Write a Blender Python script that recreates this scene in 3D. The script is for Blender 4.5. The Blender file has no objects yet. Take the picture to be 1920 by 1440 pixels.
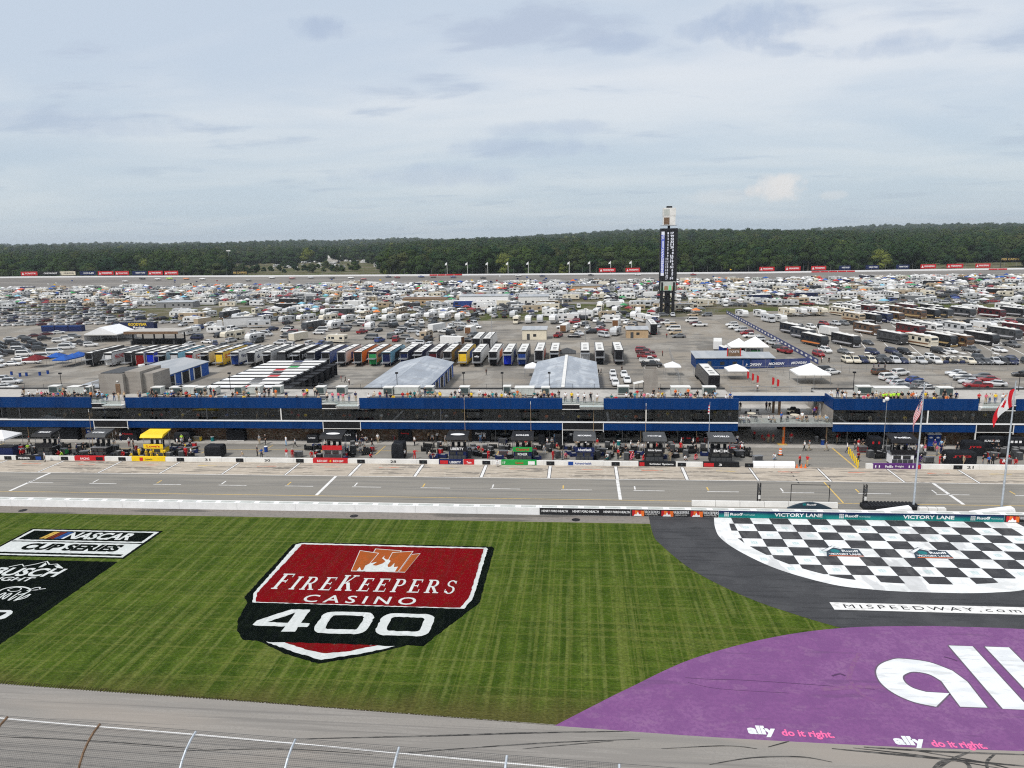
import bpy, bmesh, math, random
from mathutils import Vector, Matrix
R = math.radians
rnd = random.Random(11)
S = bpy.context.scene
C = S.collection

# ------------------------------------------------------------------ camera
F, H = 1390.0, 35.0                      # focal length in photograph pixels, eye height in metres
YAW, PITCH, ROLL = R(5.4), R(11.1), R(1.04)
fw = Vector((-math.sin(YAW)*math.cos(PITCH), math.cos(YAW)*math.cos(PITCH), -math.sin(PITCH)))
r0 = Vector((math.cos(YAW), math.sin(YAW), 0)); u0 = r0.cross(fw)
rt = r0*math.cos(ROLL) - u0*math.sin(ROLL); up = u0*math.cos(ROLL) + r0*math.sin(ROLL)
cd = bpy.data.cameras.new('camera'); cam = bpy.data.objects.new('camera', cd); C.objects.link(cam)
cam.matrix_world = Matrix(((rt.x, up.x, -fw.x, 0), (rt.y, up.y, -fw.y, 0), (rt.z, up.z, -fw.z, H), (0, 0, 0, 1)))
cd.sensor_width = 36; cd.lens = 36*F/1920; cd.clip_start = 1; cd.clip_end = 20000
S.camera = cam

def at(px, py, z=0.0):
    """survey helper: photograph pixel -> ground point at height z"""
    d = fw + rt*((px-960)/F) + up*((720-py)/F)
    t = (z-H)/d.z
    return (d.x*t, d.y*t)

# ------------------------------------------------------------------ sky, sun, exposure
SUN_EL, SUN_AZ = R(52), R(215)           # azimuth clockwise from +Y: behind the camera on the left
W = bpy.data.worlds.new('World'); S.world = W; W.use_nodes = True
nt = W.node_tree; nt.nodes.clear()
def N(nt, t, **k):
    n = nt.nodes.new(t)
    for a, b in k.items():
        if a == 'i':
            for q, v in b.items(): n.inputs[q].default_value = v
        else: setattr(n, a, b)
    return n
def lk(nt, a, b): nt.links.new(a, b)
def math_(nt, op, a, b=0.0, c=None):
    n = N(nt, 'ShaderNodeMath', operation=op)
    for i, v in enumerate((a, b, c)):
        if v is None: continue
        if hasattr(v, 'node'): lk(nt, v, n.inputs[i])
        else: n.inputs[i].default_value = v
    return n.outputs[0]
def ramp(nt, x, lo, hi, smooth=True):
    n = N(nt, 'ShaderNodeMapRange', interpolation_type='SMOOTHSTEP' if smooth else 'LINEAR')
    n.inputs[1].default_value = lo; n.inputs[2].default_value = hi
    lk(nt, x, n.inputs[0]); return n.outputs[0]
def mixc(nt, f, a, b):
    n = N(nt, 'ShaderNodeMix', data_type='RGBA')
    for i, v in ((0, f), (6, a), (7, b)):
        if hasattr(v, 'node'): lk(nt, v, n.inputs[i])
        else: n.inputs[i].default_value = v if i == 0 else (*v[:3], 1)
    return n.outputs[2]

sky = N(nt, 'ShaderNodeTexSky', sky_type='NISHITA', sun_disc=False, sun_elevation=SUN_EL, sun_rotation=SUN_AZ,
        air_density=1.0, dust_density=2.5, ozone_density=1.5, altitude=300)
tc = N(nt, 'ShaderNodeTexCoord'); sep = N(nt, 'ShaderNodeSeparateXYZ'); lk(nt, tc.outputs['Generated'], sep.inputs[0])
zz = math_(nt, 'MAXIMUM', sep.outputs[2], 0.0)
den = math_(nt, 'ADD', zz, 0.11)
def cloudvec(sx, sy, ox, oy):
    cx = math_(nt, 'ADD', math_(nt, 'MULTIPLY', math_(nt, 'DIVIDE', sep.outputs[0], den), sx), ox)
    cy = math_(nt, 'ADD', math_(nt, 'MULTIPLY', math_(nt, 'DIVIDE', sep.outputs[1], den), sy), oy)
    v = N(nt, 'ShaderNodeCombineXYZ'); lk(nt, cx, v.inputs[0]); lk(nt, cy, v.inputs[1]); return v.outputs[0]
def noise(nt, vec, scale, detail=4, rough=.55, dist=0.0):
    n = N(nt, 'ShaderNodeTexNoise'); n.inputs['Scale'].default_value = scale; n.inputs['Detail'].default_value = detail
    n.inputs['Roughness'].default_value = rough; n.inputs['Distortion'].default_value = dist
    if vec is not None: lk(nt, vec, n.inputs['Vector'])
    return n.outputs[0]
n1 = noise(nt, cloudvec(.55, .8, 3.1, 1.7), 1.0, 7, .55, .35)       # broad veil, thick and thin
n2 = noise(nt, cloudvec(.9, 1.5, 9.4, 4.2), 1.25, 8, .56, .3)       # low grey cumulus patches
n3 = noise(nt, cloudvec(.30, .5, 1.0, 7.7), 1.0, 3, .5)
SKY_K = 8.6
veil = mixc(nt, ramp(nt, n1, .36, .66), (.62*SKY_K, .71*SKY_K, .825*SKY_K), (.83*SKY_K, .865*SKY_K, .91*SKY_K))
veil = mixc(nt, math_(nt, 'MULTIPLY', ramp(nt, n2, .555, .68), .78), veil, (.52*SKY_K, .595*SKY_K, .73*SKY_K))
veil = mixc(nt, math_(nt, 'MULTIPLY', ramp(nt, n3, .52, .7), .35), veil, (.46*SKY_K, .575*SKY_K, .74*SKY_K))
hor = ramp(nt, zz, .24, .0)
veil = mixc(nt, math_(nt, 'MULTIPLY', hor, .62), veil, (.55*SKY_K, .665*SKY_K, .735*SKY_K))
def skydir(px, py): return (fw + rt*((px-960)/F) + up*((720-py)/F)).normalized()
def blob(px, py, wx, wy, n, lo, hi):
    """soft patch of cloud at a fixed direction, wx by wy pixels, broken up by noise"""
    d = skydir(px, py); e1 = Vector((0, 0, 1)).cross(d).normalized()*-1; e2 = e1.cross(d).normalized()
    q = []
    for e, w in ((e1, wx), (e2, wy)):
        v = N(nt, 'ShaderNodeVectorMath', operation='DOT_PRODUCT'); lk(nt, tc.outputs['Generated'], v.inputs[0]); v.inputs[1].default_value = e
        a = math_(nt, 'DIVIDE', v.outputs['Value'], w/F); q.append(math_(nt, 'MULTIPLY', a, a))
    v = N(nt, 'ShaderNodeVectorMath', operation='DOT_PRODUCT'); lk(nt, tc.outputs['Generated'], v.inputs[0]); v.inputs[1].default_value = d
    r = math_(nt, 'SUBTRACT', 1.0, math_(nt, 'ADD', q[0], q[1])); r = math_(nt, 'MULTIPLY', r, math_(nt, 'GREATER_THAN', v.outputs['Value'], .5))
    return ramp(nt, math_(nt, 'ADD', r, math_(nt, 'MULTIPLY', math_(nt, 'SUBTRACT', n, .5), 2.4)), lo, hi)
nb = noise(nt, tc.outputs['Generated'], 26.0, 7, .6); nf = noise(nt, tc.outputs['Generated'], 55.0, 7, .6)
for a in ((1420, 42, 95, 40, .8), (1330, 55, 70, 22, .6), (600, 52, 60, 26, .75), (1165, 82, 90, 20, .55), (1660, 92, 110, 18, .5), (1690, 70, 60, 14, .4), (980, 278, 190, 22, .5), (1040, 240, 160, 16, .4), (820, 330, 200, 24, .4), (1470, 92, 45, 14, .5), (120, 225, 260, 26, .35)):
    veil = mixc(nt, math_(nt, 'MULTIPLY', blob(a[0], a[1], a[2], a[3], nb, .05, 1.15), a[4]), veil, (.47*SKY_K, .56*SKY_K, .72*SKY_K))
for a in ((1460, 352, 42, 27, 1.0), (1470, 345, 20, 18, .6), (1412, 358, 15, 13, .7), (1565, 366, 22, 9, .4), (1350, 368, 70, 14, .3)):
    veil = mixc(nt, math_(nt, 'MULTIPLY', blob(a[0], a[1], a[2], a[3], nf, -.25, .95), a[4]*.85), veil, (.86*SKY_K, .84*SKY_K, .83*SKY_K))
allsky = mixc(nt, .88, sky.outputs[0], veil)
bg = N(nt, 'ShaderNodeBackground'); lk(nt, allsky, bg.inputs[0]); bg.inputs[1].default_value = 0.10
wo = N(nt, 'ShaderNodeOutputWorld'); lk(nt, bg.outputs[0], wo.inputs[0])

sd = bpy.data.lights.new('sun', 'SUN'); sd.energy = 2.7; sd.angle = R(10); sd.color = (1.0, .965, .92)
sun = bpy.data.objects.new('sun', sd); C.objects.link(sun)
sun.rotation_euler = (R(90)-SUN_EL, 0, -SUN_AZ+math.pi)
sun.location = (0, 0, 300)
S.view_settings.view_transform = 'Standard'; S.view_settings.look = 'None'
S.view_settings.exposure = 0.2; S.view_settings.gamma = 1.0; S.view_settings.use_curve_mapping = False
S.render.engine = 'CYCLES'
S.cycles.use_denoising = False; S.cycles.pixel_filter_type = 'BLACKMAN_HARRIS'; S.cycles.filter_width = 1.15; S.cycles.max_bounces = 5; S.cycles.diffuse_bounces = 2; S.cycles.glossy_bounces = 2
S.cycles.transparent_max_bounces = 10; S.cycles.volume_bounces = 0; S.cycles.transmission_bounces = 2
S.cycles.caustics_reflective = False; S.cycles.caustics_refractive = False

# ------------------------------------------------------------------ materials
MATS = {}
def mat(name, col=(.5, .5, .5), rough=.7, var=.0, vs=1.0, metal=0.0, spec=.2, objcol=None, emit=0, layers=(), bump=0, bs=8.0, world=False, streak=None):
    """one procedural material; layers = (axis scale xyz, noise scale, detail, lo, hi, colour, amount)"""
    if name in MATS: return MATS[name]
    m = bpy.data.materials.new(name); m.use_nodes = True; t = m.node_tree
    p = t.nodes['Principled BSDF']; p.inputs['Roughness'].default_value = rough; spec = (.0 if rough >= .95 else .05) if rough >= .8 and spec == .2 else spec; p.inputs['Metallic'].default_value = metal
    p.inputs['Specular IOR Level'].default_value = spec
    if objcol == 'color': c = N(t, 'ShaderNodeObjectInfo').outputs['Color']
    elif objcol:
        a = N(t, 'ShaderNodeAttribute', attribute_type='OBJECT', attribute_name=objcol); c = a.outputs['Color']
    else:
        rgb = N(t, 'ShaderNodeRGB'); rgb.outputs[0].default_value = (*col, 1); c = rgb.outputs[0]
    vec = (N(t, 'ShaderNodeNewGeometry').outputs['Position'] if world else N(t, 'ShaderNodeTexCoord').outputs['Object'])
    def sv(sc):
        n = N(t, 'ShaderNodeVectorMath', operation='MULTIPLY'); lk(t, vec, n.inputs[0]); n.inputs[1].default_value = sc; return n.outputs[0]
    for L in layers:
        f = ramp(t, noise(t, sv(L[0]), L[1], L[2]), .5+(L[3]-.5)*.65, .5+(L[4]-.5)*.65)
        c = mixc(t, math_(t, 'MULTIPLY', f, L[6]), c, L[5])
    if var:
        f = ramp(t, noise(t, vec, vs, 4, .6), .36, .64, False)
        k = math_(t, 'MULTIPLY_ADD', f, 2*var, 1-var)
        s = N(t, 'ShaderNodeVectorMath', operation='SCALE'); lk(t, c, s.inputs[0]); lk(t, k, s.inputs['Scale']); c = s.outputs[0]
    lk(t, c, p.inputs['Base Color'])
    if emit:
        lk(t, c, p.inputs['Emission Color']); p.inputs['Emission Strength'].default_value = emit
    if bump:
        b = N(t, 'ShaderNodeBump'); b.inputs['Strength'].default_value = bump; b.inputs['Distance'].default_value = .05
        lk(t, noise(t, vec, bs, 4), b.inputs['Height']); lk(t, b.outputs[0], p.inputs['Normal'])
    MATS[name] = m; return m

mat('paint', objcol='color', rough=.32, spec=.5, var=.06, vs=1.5)
mat('fabric', objcol='color', rough=.85, var=.12, vs=2.5)
mat('cloth2', objcol='c2', rough=.85, var=.1, vs=3)
mat('hairm', objcol='c3', rough=.8)
mat('skin', (.42, .26, .19), rough=.6, var=.08)
mat('shoe', (.03, .03, .03), rough=.6)
mat('tyre', (.018, .018, .018), rough=.85, var=.2, vs=4)
mat('rim', (.35, .35, .36), rough=.35, metal=.7)
mat('cglass', (.012, .016, .02), rough=.08, spec=.8)
mat('black', (.012, .012, .014), rough=.6, var=.25, vs=1.2)
mat('tarp', (.010, .011, .014), rough=.62, var=.35, vs=1.1, bump=.6, bs=2.2)
mat('darkgrey', (.06, .062, .065), rough=.6, var=.15, vs=2)
mat('midgrey', (.22, .22, .22), rough=.6, var=.12, vs=2)
mat('steel', (.42, .43, .44), rough=.42, metal=.75, var=.12, vs=2)
mat('galv', (.46, .50, .54), rough=.55, metal=.3, var=.15, vs=2)
mat('rust', (.16, .10, .06), rough=.7, var=.3, vs=3)
mat('white', (.80, .80, .80), rough=.5, var=.05, vs=1.2)
mat('offwhite', (.70, .69, .66), rough=.5, var=.08, vs=.6)
mat('cream', (.66, .60, .47), rough=.5, var=.06, vs=.6)
mat('tan', (.42, .30, .18), rough=.7, var=.1)
mat('red', (.50, .02, .025), rough=.5, var=.08)
mat('orange', (.75, .16, .03), rough=.5, var=.08)
mat('yellow', (.80, .55, .02), rough=.5, var=.08)
mat('green', (.02, .30, .06), rough=.5, var=.08)
mat('navy', (.010, .018, .075), rough=.5, var=.12)
mat('blue', (.012, .055, .26), rough=.5, var=.08)
mat('blueband', (.003, .034, .138), rough=.5, spec=.1, world=True, layers=[((1, .2, .05), .8, 3, .4, .7, (.001, .022, .098), .6), ((.1, .1, .1), 1, 2, .45, .6, (.002, .035, .15), .6), ((2.5, 1, .2), 1, 3, .6, .75, (.002, .022, .09), .4)])
mat('teal', (.008, .16, .17), rough=.5, var=.1)
mat('purple', (.10, .03, .16), rough=.6)
mat('headlamp', (.75, .76, .78), rough=.15, spec=.7)
mat('taillamp', (.35, .01, .012), rough=.25)
mat('amber', (.6, .2, .02), rough=.3)
mat('concrete', (.42, .40, .37), rough=.85, var=.12, vs=.5, bump=.15)
mat('block', (.29, .265, .235), rough=.9, world=True, layers=[((1, 1, 6), .35, 3, .4, .7, (.23, .21, .19), .6), ((.5, .5, .1), 1.2, 3, .45, .7, (.33, .31, .28), .5)], bump=.2)
mat('roofdeck', (.42, .40, .37), rough=.85, world=True, layers=[((1, 1, 1), .25, 4, .45, .65, (.30, .29, .27), .7), ((1, 1, 1), 1.6, 3, .5, .7, (.50, .48, .45), .5)])
mat('metalroof', (.35, .38, .42), rough=.55, metal=.1, world=True, layers=[((1, .15, 1), .5, 4, .42, .62, (.50, .53, .56), .85), ((.3, 1, 1), .7, 4, .55, .7, (.28, .28, .28), .5), ((1, 1, 1), .12, 2, .4, .6, (.28, .31, .35), .5)])
mat('greyroof', (.34, .36, .38), rough=.6, world=True, layers=[((1, .2, 1), .4, 4, .45, .65, (.42, .43, .44), .7)])
mat('bluewall', (.012, .085, .36), rough=.5, world=True, layers=[((.6, .6, .1), 1, 3, .45, .7, (.008, .06, .27), .6)])
mat('hvac', (.46, .48, .45), rough=.5, var=.1, vs=1)
mat('hvacdark', (.05, .07, .07), rough=.6, var=.2, vs=6)
mat('stone', (.20, .145, .10), rough=.9, world=True)
def stone_nodes():
    t = MATS['stone'].node_tree; p = t.nodes['Principled BSDF']
    g = N(t, 'ShaderNodeNewGeometry'); v = N(t, 'ShaderNodeVectorMath', operation='MULTIPLY'); lk(t, g.outputs['Position'], v.inputs[0]); v.inputs[1].default_value = (2.2, 1, 5.2)
    vo = N(t, 'ShaderNodeTexVoronoi'); lk(t, v.outputs[0], vo.inputs['Vector']); vo.inputs['Scale'].default_value = 1.0
    sp = N(t, 'ShaderNodeSeparateColor'); lk(t, vo.outputs['Color'], sp.inputs[0])
    c = mixc(t, sp.outputs[0], (.10, .068, .045), (.28, .20, .135)); c = mixc(t, ramp(t, sp.outputs[1], .7, .95), c, (.36, .31, .26))
    c = mixc(t, ramp(t, sp.outputs[2], .78, .98), c, (.20, .09, .05))
    ve = N(t, 'ShaderNodeTexVoronoi', feature='DISTANCE_TO_EDGE'); lk(t, v.outputs[0], ve.inputs['Vector'])
    c = mixc(t, ramp(t, ve.outputs[0], .09, .0), c, (.045, .038, .03)); lk(t, c, p.inputs['Base Color'])
    b = N(t, 'ShaderNodeBump'); b.inputs['Strength'].default_value = .8; b.inputs['Distance'].default_value = .06
    lk(t, ramp(t, ve.outputs[0], .0, .2), b.inputs['Height']); lk(t, b.outputs[0], p.inputs['Normal'])
stone_nodes()
def pane_mat(name, tint, gl):
    m = bpy.data.materials.new(name); m.use_nodes = True; t = m.node_tree; t.nodes.clear()
    o = N(t, 'ShaderNodeOutputMaterial'); tr = N(t, 'ShaderNodeBsdfTransparent'); tr.inputs[0].default_value = (*tint, 1)
    g = N(t, 'ShaderNodeBsdfGlossy'); g.inputs['Roughness'].default_value = .03; g.inputs[0].default_value = (.9, .95, 1, 1)
    mx = N(t, 'ShaderNodeMixShader'); mx.inputs[0].default_value = gl
    lk(t, tr.outputs[0], mx.inputs[1]); lk(t, g.outputs[0], mx.inputs[2]); lk(t, mx.outputs[0], o.inputs[0]); MATS[name] = m
pane_mat('pane', (.62, .64, .65), .05)
pane_mat('railglass', (.86, .90, .90), .06)
def screen_mat(name, col, k):
    return mat(name, col, rough=.4, emit=k)
screen_mat('ledwhite', (.55, .56, .62), .35); screen_mat('ledblue', (.10, .13, .42), .35)
screen_mat('ledgreen', (.12, .42, .18), .5); screen_mat('ledbrown', (.20, .12, .06), .5); screen_mat('ledpink', (.5, .25, .2), .5)

# ------------------------------------------------------------------ mesh helpers
class MB:
    def __init__(s): s.v, s.f, s.m = [], [], []
    def add(s, vs, fs, m):
        b = len(s.v); s.v += [tuple(p) for p in vs]
        for f in fs: s.f.append(tuple(b+i for i in f)); s.m.append(m)
        return s
    def box(s, x0, x1, y0, y1, z0, z1, m='white'):
        return s.taper((x0, x1, y0, y1, z0), (x0, x1, y0, y1, z1), m)
    def taper(s, a, b, m='white'):
        x0, x1, y0, y1, z0 = a; X0, X1, Y0, Y1, z1 = b
        return s.add([(x0, y0, z0), (x1, y0, z0), (x1, y1, z0), (x0, y1, z0), (X0, Y0, z1), (X1, Y0, z1), (X1, Y1, z1), (X0, Y1, z1)],
                     [(3, 2, 1, 0), (4, 5, 6, 7), (0, 1, 5, 4), (1, 2, 6, 5), (2, 3, 7, 6), (3, 0, 4, 7)], m)
    def poly(s, pts, m='white'): return s.add(pts, [tuple(range(len(pts)))], m)
    def cyl(s, a, b, r, r2=None, n=8, m='white', cap=True):
        a, b = Vector(a), Vector(b); r2 = r if r2 is None else r2
        d = (b-a).normalized(); q = d.to_track_quat('Z', 'Y'); vs = []
        for c, rr in ((a, r), (b, r2)):
            for i in range(n):
                t = 2*math.pi*i/n; vs.append(c + q @ Vector((rr*math.cos(t), rr*math.sin(t), 0)))
        fs = [(i, (i+1) % n, n+(i+1) % n, n+i) for i in range(n)]
        if cap: fs += [tuple(range(n-1, -1, -1)), tuple(range(n, 2*n))]
        return s.add(vs, fs, m)
    def pipe(s, pts, r, n=6, m='steel'):
        for a, b in zip(pts, pts[1:]): s.cyl(a, b, r, n=n, m=m)
        return s
    def prof(s, yz, x0, x1, m='white', inset=0.0):
        """a side profile in the YZ plane pulled out along X"""
        n = len(yz)
        vs = [(x0, y, z) for y, z in yz] + [(x1, y, z) for y, z in yz]
        return s.add(vs, [tuple(range(n)), tuple(range(2*n-1, n-1, -1))] + [(i, n+i, n+(i+1) % n, (i+1) % n) for i in range(n)], m)
    def loft(s, rings, m='white'):
        n = len(rings[0]); vs = [p for r in rings for p in r]; fs = []
        for k in range(len(rings)-1):
            for i in range(n): fs.append((k*n+i, k*n+(i+1) % n, (k+1)*n+(i+1) % n, (k+1)*n+i))
        fs += [tuple(range(n-1, -1, -1)), tuple((len(rings)-1)*n+i for i in range(n))]
        return s.add(vs, fs, m)
    def merge(s, o, off=(0, 0, 0), rz=0.0):
        c, k = math.cos(rz), math.sin(rz)
        b = len(s.v); s.v += [(x*c-y*k+off[0], x*k+y*c+off[1], z+off[2]) for x, y, z in o.v]
        s.f += [tuple(b+i for i in f) for f in o.f]; s.m += o.m
        return s
    def mesh(s, name, smooth=False):
        me = bpy.data.meshes.new(name); me.from_pydata(s.v, [], s.f)
        names = list(dict.fromkeys(s.m)); ix = {n: i for i, n in enumerate(names)}
        for n in names: me.materials.append(MATS[n])
        me.polygons.foreach_set('material_index', [ix[n] for n in s.m])
        bm = bmesh.new(); bm.from_mesh(me); bmesh.ops.recalc_face_normals(bm, faces=bm.faces); bm.to_mesh(me); bm.free()
        if smooth: me.polygons.foreach_set('use_smooth', [True]*len(me.polygons))
        return me
def obj(name, me, parent=None, loc=(0, 0, 0), rz=0.0, color=None, rot=None):
    if isinstance(me, MB): me = me.mesh(name)
    o = bpy.data.objects.new(name, me); C.objects.link(o); o.location = loc
    o.rotation_euler = rot if rot else (0, 0, rz)
    if parent: o.parent = parent
    if color: o.color = (*color, 1)
    return o
def tag(o, label, cat, group=None):
    o['label'] = label; o['category'] = cat
    if group: o['group'] = group
    return o
def thing(name, label, cat, loc=(0, 0, 0), rz=0.0, group=None):
    o = bpy.data.objects.new(name, None); C.objects.link(o); o.location = loc; o.rotation_euler = (0, 0, rz); o.empty_display_size = .3
    return tag(o, label, cat, group)
def struct(o): o['kind'] = 'structure'; return o
TXT = {}
def text_mesh(s, w, h, m, bold=.012, shear=0, space=1.0):
    """lettering as a flat mesh: lower left at the origin, scaled to w x h"""
    k = (s, round(w, 3), round(h, 3), m, bold, shear, space)
    if k in TXT: return TXT[k]
    cu = bpy.data.curves.new('lettering', 'FONT'); cu.body = s; cu.size = 1; cu.offset = bold; cu.shear = shear; cu.space_character = space; cu.resolution_u = 3; cu.fill_mode = 'FRONT'
    ob = bpy.data.objects.new('tmp', cu); me = bpy.data.meshes.new_from_object(ob)
    bpy.data.objects.remove(ob); bpy.data.curves.remove(cu)
    xs = [v.co.x for v in me.vertices]; ys = [v.co.y for v in me.vertices]
    x0, x1, y0, y1 = min(xs), max(xs), min(ys), max(ys)
    for v in me.vertices: v.co = ((v.co.x-x0)/(x1-x0)*w, (v.co.y-y0)/(y1-y0)*h, 0)
    me.materials.clear(); me.materials.append(MATS[m]); TXT[k] = me; me.name = 'lettering'
    return me
FACE = (R(90), 0, 0)
def lettering(s, x, y, z, w, h, m, parent, flat=False, **k):
    """vertical lettering facing the camera side (or lying flat on the ground)"""
    return obj('lettering', text_mesh(s, w, h, m, **k), parent, (x, y, z), rot=None if flat else FACE)

def letters(s, x, y, z, w, h, m, parent, **k):
    """flat painted word: one object for each letter"""
    me = text_mesh(s, w, h, m, **k); bm = bmesh.new(); bm.from_mesh(me); bm.verts.ensure_lookup_table(); seen = set(); isl = []
    for v in bm.verts:
        if v.index in seen: continue
        st = [v]; seen.add(v.index); g = []
        while st:
            q = st.pop(); g.append(q.index)
            for e in q.link_edges:
                o = e.other_vert(q)
                if o.index not in seen: seen.add(o.index); st.append(o)
        xs = [bm.verts[i].co.x for i in g]; isl.append([min(xs), max(xs), set(g)])
    isl.sort(key=lambda a: a[0]); out = []
    for a in isl:
        if out and a[0] < out[-1][1]-.3*(a[1]-a[0]): out[-1][1] = max(out[-1][1], a[1]); out[-1][2] |= a[2]
        else: out.append(a)
    for a in out:
        idx = sorted(a[2]); mp = {q: i for i, q in enumerate(idx)}; mb = MB()
        mb.add([tuple(bm.verts[i].co) for i in idx], [tuple(mp[v.index] for v in f.verts) for f in bm.faces if f.verts[0].index in a[2]], m); obj('letter', mb, parent, (x, y, z))
    bm.free()
# ------------------------------------------------------------------ ground surfaces
mat('terrain', (.115, .105, .062), rough=.95, world=True, layers=[
    ((1, 1, 1), .02, 5, .40, .60, (.070, .085, .030), .9), ((1, 1, 1), .06, 4, .48, .66, (.17, .155, .12), .8), ((1, 1, 1), .35, 4, .5, .7, (.10, .10, .05), .5)])
mat('pavement', (.27, .24, .20), rough=.9, world=True, layers=[
    ((1, 1, 1), .035, 4, .40, .62, (.205, .192, .172), .8), ((1, .35, 1), .11, 5, .46, .66, (.315, .295, .262), .75),
    ((.25, 1, 1), .22, 5, .55, .70, (.13, .125, .118), .6), ((1, 1, 1), .9, 4, .52, .72, (.17, .16, .148), .4), ((1, 1, 1), .06, 2, .62, .72, (.11, .107, .10), .55)], bump=.1, bs=3)
mat('lotpave', (.235, .213, .182), rough=.9, world=True, layers=[
    ((1, 1, 1), .05, 4, .40, .62, (.19, .18, .162), .8), ((.3, 1, 1), .3, 5, .5, .7, (.15, .142, .13), .6), ((1, 1, 1), .13, 5, .5, .7, (.28, .262, .232), .6)])
mat('asphalt', (.232, .218, .192), rough=.88, world=True, layers=[
    ((.05, 1, 1), .55, 5, .4, .65, (.268, .252, .224), .8), ((.03, .7, 1), 1.3, 4, .5, .7, (.185, .178, .166), .7), ((1, 1, 1), 2.2, 4, .45, .7, (.245, .231, .206), .5), ((.12, 1, 1), .3, 4, .6, .72, (.17, .165, .155), .5), ((.02, 1, 1), 3.5, 3, .58, .7, (.16, .155, .147), .6)], bump=.08, bs=20)
mat('trackasphalt', (.275, .256, .232), rough=.85, world=True, layers=[
    ((.04, 1, 1), .9, 5, .4, .65, (.235, .22, .202), .8), ((.06, .9, 1), 2.4, 4, .48, .7, (.31, .29, .265), .6), ((1, 1, 1), 6, 4, .45, .7, (.245, .23, .21), .7), ((.3, 1, 1), .12, 3, .5, .68, (.325, .288, .25), .6), ((.015, 1, 1), 2.2, 3, .6, .72, (.17, .16, .15), .5)], bump=.08, bs=25)
mat('apronasphalt', (.225, .20, .178), rough=.9, world=True, layers=[
    ((.1, 1, 1), .5, 5, .4, .65, (.225, .208, .19), .8), ((.15, 1, 1), .35, 4, .6, .72, (.09, .086, .08), .8), ((1, 1, 1), 2.2, 4, .45, .7, (.15, .14, .128), .5)])
mat('stallconcrete', (.44, .385, .315), rough=.9, world=True, layers=[
    ((.12, 1, 1), .6, 5, .42, .64, (.37, .325, .27), .8), ((.10, 1, 1), .95, 4, .56, .68, (.16, .145, .13), .8), ((1, 1, 1), 1.2, 4, .5, .7, (.50, .445, .375), .6), ((.05, 1, 1), 2.6, 3, .62, .74, (.10, .095, .09), .7)])
mat('victoryasphalt', (.055, .056, .060), rough=.8, world=True, layers=[
    ((1, 1, 1), .3, 5, .42, .65, (.072, .073, .077), .8), ((.1, 1, 1), 1.4, 4, .55, .7, (.036, .037, .040), .7), ((1, 1, 1), 5, 4, .45, .7, (.065, .066, .069), .5)], bump=.08, bs=25)
mat('linewhite', (.72, .71, .69), rough=.7, world=True, layers=[((1, 1, 1), 1.7, 5, .5, .72, (.50, .49, .47), .7)])
mat('lineyellow', (.62, .43, .13), rough=.7, world=True, layers=[((1, 1, 1), 1.7, 5, .5, .72, (.42, .31, .15), .7)])
mat('checkwhite', (.74, .75, .745), rough=.6, world=True, layers=[((.5, 1, 1), .55, 5, .50, .66, (.56, .57, .56), .75), ((1, .4, 1), 1.8, 5, .56, .7, (.62, .63, .62), .6), ((1, .25, 1), .35, 6, .60, .66, (.42, .42, .42), .55)])
mat('checkblack', (.040, .040, .043), rough=.7, world=True, layers=[((.6, 1, 1), .8, 5, .48, .7, (.064, .064, .067), .8), ((1, .3, 1), .45, 6, .60, .66, (.10, .10, .10), .4)])
mat('purplepaint', (.190, .074, .206), rough=.75, world=True, layers=[
    ((.8, 1, 1), .12, 3, .42, .62, (.216, .096, .230), .8), ((1, 1, 1), .5, 5, .46, .62, (.160, .062, .182), .6), ((.6, 1, 1), .9, 5, .56, .70, (.235, .125, .235), .4), ((1, 1, 1), 3, 4, .46, .60, (.158, .062, .182), .6), ((.15, 1, 1), .8, 5, .66, .74, (.12, .055, .14), .5)])
mat('allywhite', (.70, .72, .735), rough=.65, world=True, layers=[((.35, 1, 1), .6, 5, .48, .66, (.60, .62, .63), .8), ((.25, 1, 1), 1.6, 5, .58, .70, (.50, .51, .50), .6)])
mat('allypink', (.80, .14, .33), rough=.65)
def turf_paint(name, col, col2):
    mat(name, col, rough=.95, world=True, layers=[((.7, 1, 1), 3.2, 5, .50, .74, (.045, .062, .012), .34 if sum(col) > .1 else .10), ((1, .01, 1), 1.3, 3, .56, .70, tuple(c*.55+(.02 if sum(col) > .1 else .004) for c in col), .5), ((1, .3, 1), 1.6, 4, .42, .66, col2, .8), ((1, 1, 1), 9, 3, .42, .7, tuple(c*.72 for c in col), .6), ((1, .06, 1), .9, 3, .45, .62, tuple(c*.86 for c in col), .6)], bump=.25, bs=14)
turf_paint('turfblack', (.0035, .0055, .005), (.008, .012, .008))
turf_paint('turfwhite', (.62, .645, .63), (.50, .54, .52))
turf_paint('turfred', (.178, .004, .008), (.115, .010, .008))
turf_paint('turforange', (.36, .085, .022), (.26, .085, .025))
turf_paint('turfyellow', (.55, .36, .08), (.45, .30, .08)); turf_paint('turfrust', (.16, .03, .02), (.12, .03, .02)); turf_paint('turfblue', (.03, .08, .24), (.025, .06, .19))

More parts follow.
